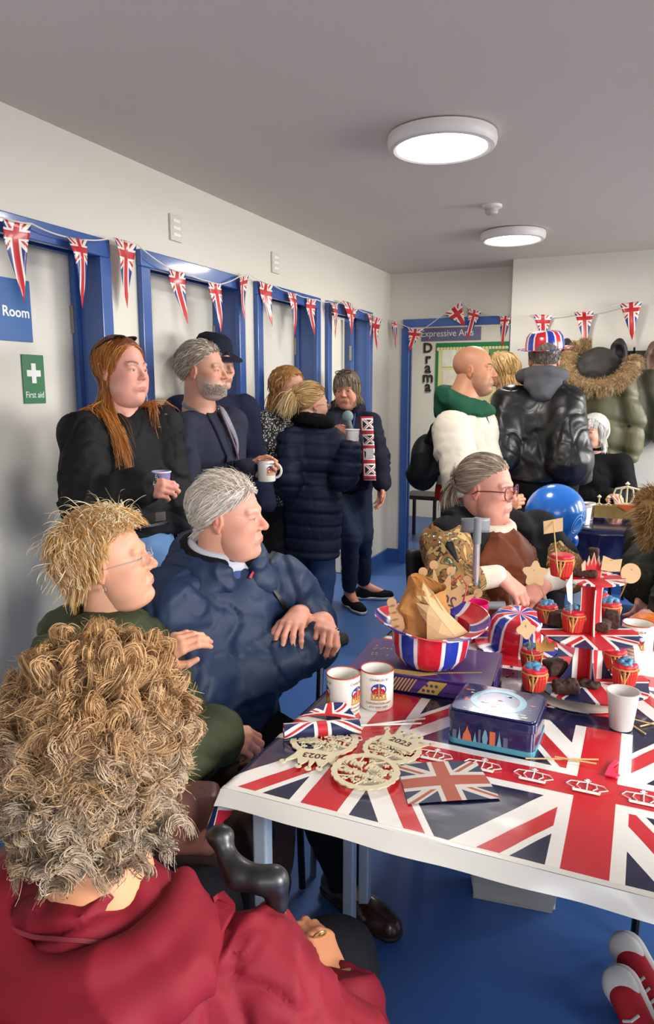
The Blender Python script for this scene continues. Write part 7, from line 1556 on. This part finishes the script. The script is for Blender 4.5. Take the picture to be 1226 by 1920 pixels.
HG = FC('grey_hood', '57575c', .85, var=.08); sdfobj('hood', lambda s: [s.chain(ringpts(nk+A(0, 0, .025), F[:, 2]+F[:, 0]*.25, .090, 20, .6, 2*PI-.6, F[:, 0], 1.15), .026, k=.02), s.ell(nk-F[:, 0]*.075-A(0, 0, .02), (.045, .095, .045), F, k=.03), s.ell(nk-F[:, 0]*.095-A(0, 0, .06), (.045, .06, .045), F, k=.03)], HG, p.T, h=.0065, fold=.006, ff=14)
p.trousers(BLKT); p.shoes(BLK, SOLEB)
hw = p.hw2((-.01, 0, .045)); hat('bowler_hat', 'plastic union flag bowler worn by the man in black leather', hw, (rad(6), rad(-5), face+PI/2), None, h=.098, rx=.098, brimw=.034, brimz=.006)

# === person half hidden beyond the bald man
p = stand_at('fair-haired person in a beige top beyond the bald man', 940, 694, 5.1, 200, 'people standing by the back doorway', 'c89478')
p.head(p.hp0, rad(190), 0, 0, h=.006); n = 900; R0, u0 = roots(n, .9, .3); p.hair([p.cap('a88a60', th=.01)], [(grow(R0, u0, gdown(), .2, 8, .5, .1), .003, pick(['b89868', 'a88450'], n))]); p.body(); p.top('beige_top', FC('beige', 'b8a488', .85), h=.014); p.trousers(BLKT, h=.016); p.shoes(BLK, SOLEB, h=.01)

# === white-haired woman at the back table
hp = at(1112, 811, 4.86); R = rotm(rad(-112)); l = hp-R@A(.03, 0, 0)*1.1
p = Person('white-haired woman in black with a necklace at the navy table', l[:2], rad(-100), hp[2]/1.17*1.7, 'sit', 'people at the back table', 'cf9c86', girth=1.0)
p.set(wrR=p.J['wrR']+A(0, .0, .14), wrL=p.J['wrL']+A(0, 0, .14)); p.head(hp, rad(-118), rad(4), 0, sc=.96, h=.0044, age=1, smile=.4, mouth=.003, neckr=.052, cols=dict(lip='a04a44', brow=.3, browc='a09080', cheek=.5))
n = 5000; R0, u0 = roots(n, .8, .25); sd__ = np.sign(R0[:, 1]+1e-3); fr_ = (R0[:, 0] > .02) & (np.abs(R0[:, 1]) < .05)
P1 = grow(R0, u0+A(0, 0, .3), lambda P, t: np.stack([np.where(fr_, .3+0*P[:, 0], (-.02-P[:, 0])*3), (sd__*.092-P[:, 1])*6, np.full(len(P), -1.)], 1), np.where(fr_, .06, RNG.uniform(.12, .16, n)), 10, .5, .18, 1, .1)
p.hair([p.cap('b8b8b4', a=.8, b=.22, th=.018)], [(P1, .0014, pick(['dcdcd6', 'c8c8c2', 'eceae4'], n))])
p.hand('R', RT*-.3-_fw*.5, _up, h=.006, curl=(.4,)*4); p.hand('L', -_fw, _up, h=.006, curl=(.4,)*4); p.body(); BT = FC('black_sweater', '101014', .85); p.top('sweater', BT, off=.022, h=.010, fold=.006, hem=.5, neckr=.062); p.trousers(BLKT, h=.015); p.shoes(BLK, SOLEB, h=.01)
F = frame(rotm(rad(-100))[:, 0]); nk = p.J['neck']; sdfobj('roll_neck', lambda s: s.chain(ringpts(nk+A(0, 0, .03), F[:, 2]+F[:, 0]*.15, .052, 16), .016, k=.01), BT, p.T, h=.006)
MB().tube(ringpts(nk+F[:, 0]*.03-A(0, 0, .02), F[:, 2]+F[:, 0]*1.1, .088, 24), .0035, 5, closed=True).build('necklace', mat('silver', 'b8a890', .3, metal=.8, var=0), p.T, world=True)
chair(p.J['pel'][0], p.J['pel'][1], rad(-100), 'blue chair under the white-haired woman', m=mat('chair_blue', '24509c', .55, var=.05), seat=.50, group='chairs at the back')

# === lady with ponytail and glasses at the far end of the flag table
p = Person('woman with glasses and grey ponytail in a brown velvet top and black coat', at(925, 1215, 2.66)[:2], rad(-34), 1.62, 'sit', 'people round the flag table', 'dfa08c', girth=1.1)
p.set(neck=at(912, 990, 2.66), chest=at(920, 1065, 2.66), waist=at(925, 1140, 2.66), pel=at(925, 1215, 2.66), shR=at(838, 1020, 2.54), shL=at(1003, 1012, 2.76), elR=at(838, 1098, 2.42), wrR=at(938, 1078, 2.42), elL=at(1062, 1075, 2.72), wrL=at(1022, 1092, 2.52))
q = p.J['pel']; p.set(hipR=q+A(-.06, -.07, -.02), hipL=q+A(.06, .07, -.02), kneeR=q+A(.18, -.24, -.02), kneeL=q+A(.34, -.16, -.02), ankR=q*A(1, 1, 0)+A(.26, -.20, .085), ankL=q*A(1, 1, 0)+A(.38, -.14, .085), toeR=q*A(1, 1, 0)+A(.38, -.27, .03), toeL=q*A(1, 1, 0)+A(.50, -.2, .03))
p.head(at(912, 915, 2.60), rad(-12), rad(-3), rad(0), h=.0028, w=1.0, jaw=1.12, nose=1.1, chin=1.0, fat=1.1, age=1, neckr=.060, eye='5a6a70', cols=dict(lip='c08078', brow=.3, browc='b0988a', cheek=.5))
n = 3000; R0, u0 = roots(n, .95, .38); tgt = A(-.118, 0, .015); P1 = grow(R0, u0*.4+A(-.8, 0, .1), lambda P, t: (tgt-P)*10, RNG.uniform(.10, .17, n), 10, .35, .11, 1, .05)
n2 = 380; tl = RNG.standard_normal((n2, 3))*.010; P2 = np.stack([tgt+tl*(.5+k)+A(-.030*math.sin(k*2.2), 0, -.100*k) for k in np.linspace(0, 1.1, 9)], 1)
p.hair([p.cap('9a8a78', a=.95, b=.33, th=.005, fold=.001)], [(P1, .0011, pick(['a89888', 'c4b6a6', '8a7a68', 'b8a48c'], n)), (P2, .0012, pick(['8a7860', 'a89880', '6a5a48', 'c0b098'], n2))])
MB().tube(ringpts(p.hw2((-.120, 0, .014)), p.hR[:, 0]+p.hR[:, 2]*.4, .018*p.hs, 14), .007, 8, closed=True).build('hair_tie', mat('tie_dark', '30242a', .7, var=0), p.T, world=True)
glasses(p.T, p.hw2, '6a3038', 1, rx=.0285, rz=.0240, th=.0024, rnd=2.8, z=-.003, x=.107)
XH = nrm(RT*.6-_up*.55-_fw*.2); p.hand('R', XH, _up*.6-_fw*.6+RT*.4, curl=(.42, .45, .48, .5), thumb=.8, back=.12); p.hand('L', nrm(-RT*.75-_up*.55-_fw*.2), -_fw*.75+_up*.5-RT*.1, curl=(.35, .38, .4, .42), thumb=.7, back=.10, spread=.2); p.body()
F = frame(rotm(rad(-34))[:, 0]); nk = p.J['neck']; ch = p.J['chest']; wa = p.J['waist']
VB = FC('brown_velvet', '6e3416', .6, var=.22, vs=10, sheen=.25, bs=30, bst=.3, bd=.004); p.top('velvet_top', VB, off=.024, sleeve=-.999, sides='', h=.008, fold=.012, ff=11, neckr=.06)
CR = FC('cream_knit', 'e0d4c2', .85, var=.03)
sdfobj('cream_collar', lambda s: [s.chain(ringpts(nk+A(0, 0, .018)+F[:, 0]*.012, F[:, 2]+F[:, 0]*.25, .076, 22), .022, k=.01), s.chain(ringpts(nk+A(0, 0, -.012)+F[:, 0]*.020, F[:, 2]+F[:, 0]*.35, .090, 22), .020, k=.012)], CR, p.T, h=.005, fold=.002, ff=30)
for q_, (a_, b_) in {'R': (.30, 1.0), 'L': (.2, 1.0)}.items():
    e_, w_ = p.J['el'+q_], p.J['wr'+q_]; sdfobj('cream_sleeve', lambda s: s.cone(e_+(w_-e_)*a_, e_+(w_-e_)*.93, .044, .036, k=.01), CR, p.T, h=.006, fold=.003)
for sgn_ in (-1, 1): MB().tube([nk+F[:, 0]*.07+F[:, 1]*.06*sgn_, nk+F[:, 0]*.13+F[:, 1]*.075*sgn_-A(0, 0, .09), ch+F[:, 0]*.175+F[:, 1]*.08*sgn_-A(0, 0, .04), wa+F[:, 0]*.18+F[:, 1]*.09*sgn_-A(0, 0, .0)], .007, 6).build('pearl_trim', mat('trim_pearl', 'd4c8b8', .5, var=.2, vs=150), p.T, world=True)
em, fnt, fb = newmat('embroidered_tan'); tc_ = fnt.nodes.new('ShaderNodeTexCoord'); v1 = fnt.nodes.new('ShaderNodeTexNoise'); v1.inputs['Scale'].default_value = 16; v1.inputs['Detail'].default_value = 1; v1.inputs['Distortion'].default_value = 2.2; fnt.links.new(tc_.outputs['Object'], v1.inputs['Vector'])
w_ = S(fnt, v1.outputs[0]); c_ = mixc(fnt, w_.gt(.54), '8f6430', '4a2c1a'); c_ = mixc(fnt, w_.gt(.60), c_, 'b89a60'); c_ = mixc(fnt, w_.lt(.40), c_, '384a34'); c_ = mixc(fnt, w_.lt(.34), c_, 'c9b48c'); fnt.links.new(c_, fb.inputs['Base Color']); fb.inputs['Roughness'].default_value = .8
sdfobj('embroidered_sleeve', lambda s: [s.cone(p.J['shR'], p.J['elR'], .085, .072, k=.03), s.cone(p.J['elR'], p.J['elR']+(p.J['wrR']-p.J['elR'])*.42, .070, .056, k=.03), s.cone(p.J['shR']-A(0, 0, .03), ch-F[:, 1]*.12+F[:, 0]*.03-A(0, 0, .12), .08, .09, k=.04)], em, p.T, h=.008, fold=.009, ff=10)
sdfobj('embroidered_sleeve', lambda s: [s.cone(p.J['shL'], p.J['elL'], .080, .068, k=.03), s.cone(p.J['elL'], p.J['elL']+(p.J['wrL']-p.J['elL'])*.15, .066, .058, k=.03)], em, p.T, h=.008, fold=.009, ff=10)
BC = FC('black_coat', '0f0f12', .75, var=.06)
def coatf(s):
    s.chain([nk-F[:, 1]*.10-A(0, 0, .01)+F[:, 0]*.06, nk-F[:, 1]*.11-F[:, 0]*.04+A(0, 0, .035), nk-F[:, 0]*.11+A(0, 0, .04), nk+F[:, 1]*.11-F[:, 0]*.04+A(0, 0, .035), nk+F[:, 1]*.11+F[:, 0]*.05], .042, k=.03)
    for g_ in (-1, 1):
        s.cone(nk+F[:, 1]*g_*.11+F[:, 0]*.03, p.J['sh'+('L' if g_ > 0 else 'R')]+A(0, 0, .035), .045, .062, k=.03)
        s.cone(nk+F[:, 1]*g_*.12+F[:, 0]*.05, ch+F[:, 1]*g_*.175+F[:, 0]*.075-A(0, 0, .02), .040, .030, k=.03)
    s.cone(p.J['shL']+A(0, 0, .02)+F[:, 1]*.01, p.J['elL']+F[:, 1]*.035-F[:, 0]*.03, .085, .075, k=.04); s.ell(ch-F[:, 0]*.09, (.08, .22, .20), F, k=.05)
sdfobj('coat', coatf, BC, p.T, h=.0075, fold=.007, ff=12)
for q_ in ((813, 1006), (824, 1017)): MB().lathe([(0, -.004), (.006, 0), (0, .004)], 12, at(*q_, 2.37)).build('snap_button', MC['buckle'], p.T, world=True)
sdfobj('bag_strap_buckle', lambda s: s.cone(at(843, 1022, 2.38), at(858, 1052, 2.36), .016, .007, k=.01, flat=(_fw, 2)), BLK, p.T, h=.004)
p.trousers(BLKT, h=.014); p.shoes(BLK, SOLEB)
chair(q[0]-.02, q[1], rad(-34), 'dark chair under the woman with glasses and ponytail', m=MC['chair_dark'], seat=.46)
# forearm crutch
ct, cb = at(895, 985, 2.34), None; t = thing('crutch', 'grey forearm crutch with arm cuff standing before the seated woman', 'crutch', (ct[0], ct[1], 0)); gm = mat('crutch_grey', '858a90', .4, var=.05); al = mat('crutch_alu', 'c2bcc2', .3, metal=.6, var=.03)
b = MB(); 
def cufff(u, v): a = -2.3+4.6*u; return tuple(ct+RT*.047*math.sin(a)-_fw*(.036*math.cos(a))*1+A(0, 0, .048*(v-.5))+_fw*.03)
b.grid(cufff, 24, 4); x = b.build('arm_cuff', gm, t, world=True); so = x.modifiers.new('thick', 'SOLIDIFY'); so.thickness = .005
MB().tube([ct+A(0, 0, .025), ct-A(0, 0, .06)], .0135, 14).build('upper_tube', gm, t, world=True); MB().tube([ct-A(0, 0, .05), ct-A(0, 0, .20)], .0115, 14).build('tube', al, t, world=True); MB().tube([ct-A(0, 0, .19), ct-A(0, 0, .30)], .0130, 14).build('sleeve', gm, t, world=True); MB().tube([ct-A(0, 0, .29), A(ct[0], ct[1], .02)], .0105, 14).build('lower_tube', al, t, world=True)
MB().tube([ct-A(0, 0, .27), ct-A(0, 0, .27)+RT*.10], .014, 12).build('hand_grip', gm, t, world=True)

# === person at the right edge in the dark parka with fur cuffs
p = Person('person in a dark green parka with fur cuffs at the right edge', at(1330, 1190, 2.62)[:2], rad(190), 1.65, 'sit', 'people round the flag table', 'd0988a', girth=1.1)
p.set(neck=at(1350, 960, 2.62), chest=at(1320, 1050, 2.62), waist=at(1325, 1130, 2.62), pel=at(1330, 1210, 2.62), shR=at(1300, 1000, 2.82), shL=at(1285, 1010, 2.42), elR=at(1230, 1020, 2.70), wrR=at(1212, 1098, 2.50), elL=at(1300, 1110, 2.30), wrL=at(1262, 1150, 2.30))
q = p.J['pel']; p.set(hipR=q+A(-.02, .09, 0), hipL=q+A(-.02, -.09, 0), kneeR=q+A(-.30, .12, 0), kneeL=q+A(-.30, -.12, 0), ankR=q*A(1, 1, 0)+A(-.28, .12, .085), ankL=q*A(1, 1, 0)+A(-.28, -.12, .085), toeR=q*A(1, 1, 0)+A(-.42, .12, .03), toeL=q*A(1, 1, 0)+A(-.42, -.12, .03))
p.head(at(1362, 885, 2.6), rad(190), h=.005); n = 2500; R0, u0 = roots(n, .9, .35); p.hair([p.cap('5a4634', th=.012)], [(grow(R0, u0, gdown(), .14, 9, .5, .2, 1, .15), .0014, pick(['5a4634', '6e5842', '4a3828'], n))]); p.hand('R', -_up*.85-RT*.25-_fw*.3, -_fw*.6+RT*.4+_up*.2, curl=(.35, .4, .4, .4), thumb=.5, back=.08); p.hand('L', -RT, _up, h=.005, curl=(.4,)*4); p.body()
PK = FC('dark_parka', '26281f', .7, var=.08); p.top('parka', PK, off=.045, sleeve=.93, h=.010, fold=.012, armr=(.070, .066, .058)); p.trousers(DENIM, h=.014); p.shoes(BLK, SOLEB)
fur('fur_cuff', ringpts(at(1214, 1082, 2.52), _up*.9+RT*.2, .045, 18), .022, .026, 4500, ['8a6c40', 'a88c58', '6e5430'], p.T, r=.0006, base='7a5e38')
fur('fur_collar', [at(1228, 925, 2.5), at(1218, 950, 2.46), at(1222, 985, 2.44), at(1240, 1010, 2.42)], .035, .028, 5000, ['a07c4c', 'b89868', '80602f'], p.T, r=.0007, base='8a6a3c')
chair(q[0]+.02, q[1], rad(190), 'chair under the person in the parka', m=MC['chair_dark'], seat=.46)

# === person with red canvas shoes, bottom right
p = Person('person in red canvas shoes and dark grey trousers, bottom right', (.52, .98), rad(112), 1.7, 'sit', 'people round the flag table', 'cfa08a')
p.set(ankR=at(1262, 1905, 1.66), ankL=at(1228, 1800, 1.80)+A(0.02, 0, .0)); 
p.set(kneeR=A(.42, 1.32, .50), kneeL=A(.34, 1.40, .52)); p.head(p.J['head'], rad(112), h=.006); n = 2500; R0, u0 = roots(n, .9, .35); p.hair([p.cap('4a3a2c', th=.012)], [(grow(R0, u0, gdown(), .08, 7, .5, .15, 1, .15), .0014, pick(['4a3a2c', '5e4a38'], n))]); p.hand('R', (0, 1, 0), (0, 0, 1), h=.006); p.hand('L', (0, 1, 0), (0, 0, 1), h=.006); p.body(legs=False)
p.top('sweater', FC('grey_sweater', '5a5a60'), h=.012); GT = FC('grey_trousers', '34383a', .8)
sdd = SDF(); sdd.ell(p.J['pel'], (.12, .17, .13), p.R, k=.04)
sh1, sh2 = at(1222, 1862, 1.76), at(1204, 1925, 1.66)
for q_, a_ in (('R', sh2), ('L', sh1)): sdd.cone(p.J['hip'+q_], p.J['knee'+q_], .09, .072, k=.04); sdd.cone(p.J['knee'+q_], a_+A(.13, -.06, .05), .070, .055, k=.03)
V, Q = sdd.mesh(.012); obj('trousers', tomesh([(V, Q)]), GT, p.T, world=True)
rc = FC('red_canvas', 'a8232c', .8); rub = mat('rubber_white', 'd2ccc2', .5, var=.05)
def sneaker(c, d, up, lab):
    Fm = frame(d, up); t_ = thing('canvas_shoe', lab, 'shoe', c, group='red canvas shoes'); W_ = lambda x, y, z: c+Fm@A(x, y, z)
    sdfobj('rubber_sole', lambda s: [s.cone(W_(-.13, 0, 0), W_(.085, 0, 0), .036, .046, k=.02, flat=(Fm[:, 2], 2.4))], rub, t_, h=.005)
    sdfobj('upper', lambda s: [s.cone(W_(-.12, 0, .03), W_(.07, 0, .018), .036, .036, k=.02), s.ell(W_(-.08, 0, .07), (.055, .038, .05), Fm, k=.03)], rc, t_, h=.005)
    sdfobj('toe_cap', lambda s: [s.ell(W_(.085, 0, .020), (.046, .041, .026), Fm, k=.01)], rub, t_, h=.004)
    for k in range(4): MB().tube([W_(.030-.022*k, -.020, .052+.008*k), W_(.026-.022*k, 0, .060+.009*k), W_(.030-.022*k, .020, .052+.008*k)], .0035, 6).build('lace', rub, t_, world=True)
sneaker(sh1+A(-.005, .02, .0), nrm(-RT*.45+_up*.80+_fw*.5), -_fw*.75-RT*.55+A(0, 0, .2), 'red canvas shoe with white toe, upper of the two'); sneaker(sh2, nrm(-RT*.35+_up*.8+_fw*.5), -_fw*.75-RT*.45+A(0, 0, .2), 'red canvas shoe with white toe, lower of the two at the corner')
# other foot and chair leg seen under the table
t = thing('chair', 'chair with thin black legs at the right side of the table', 'chair', (.35, 2.05, 0), rad(185), 'chairs round the flag table')
for x, y in ((.30, .10), (.30, -.28), (-.10, .10), (-.10, -.28)): MB().tube([(x, y, 0), (x-.01, y, .44)], .011, 8).build('leg', frm, t)
MB().box((.1, -.09, .455), (.44, .42, .03)).build('seat', MC['chair_dark'], t, smooth=False); MB().box((-.12, -.09, .70), (.03, .40, .36)).build('backrest', MC['chair_dark'], t, smooth=False)
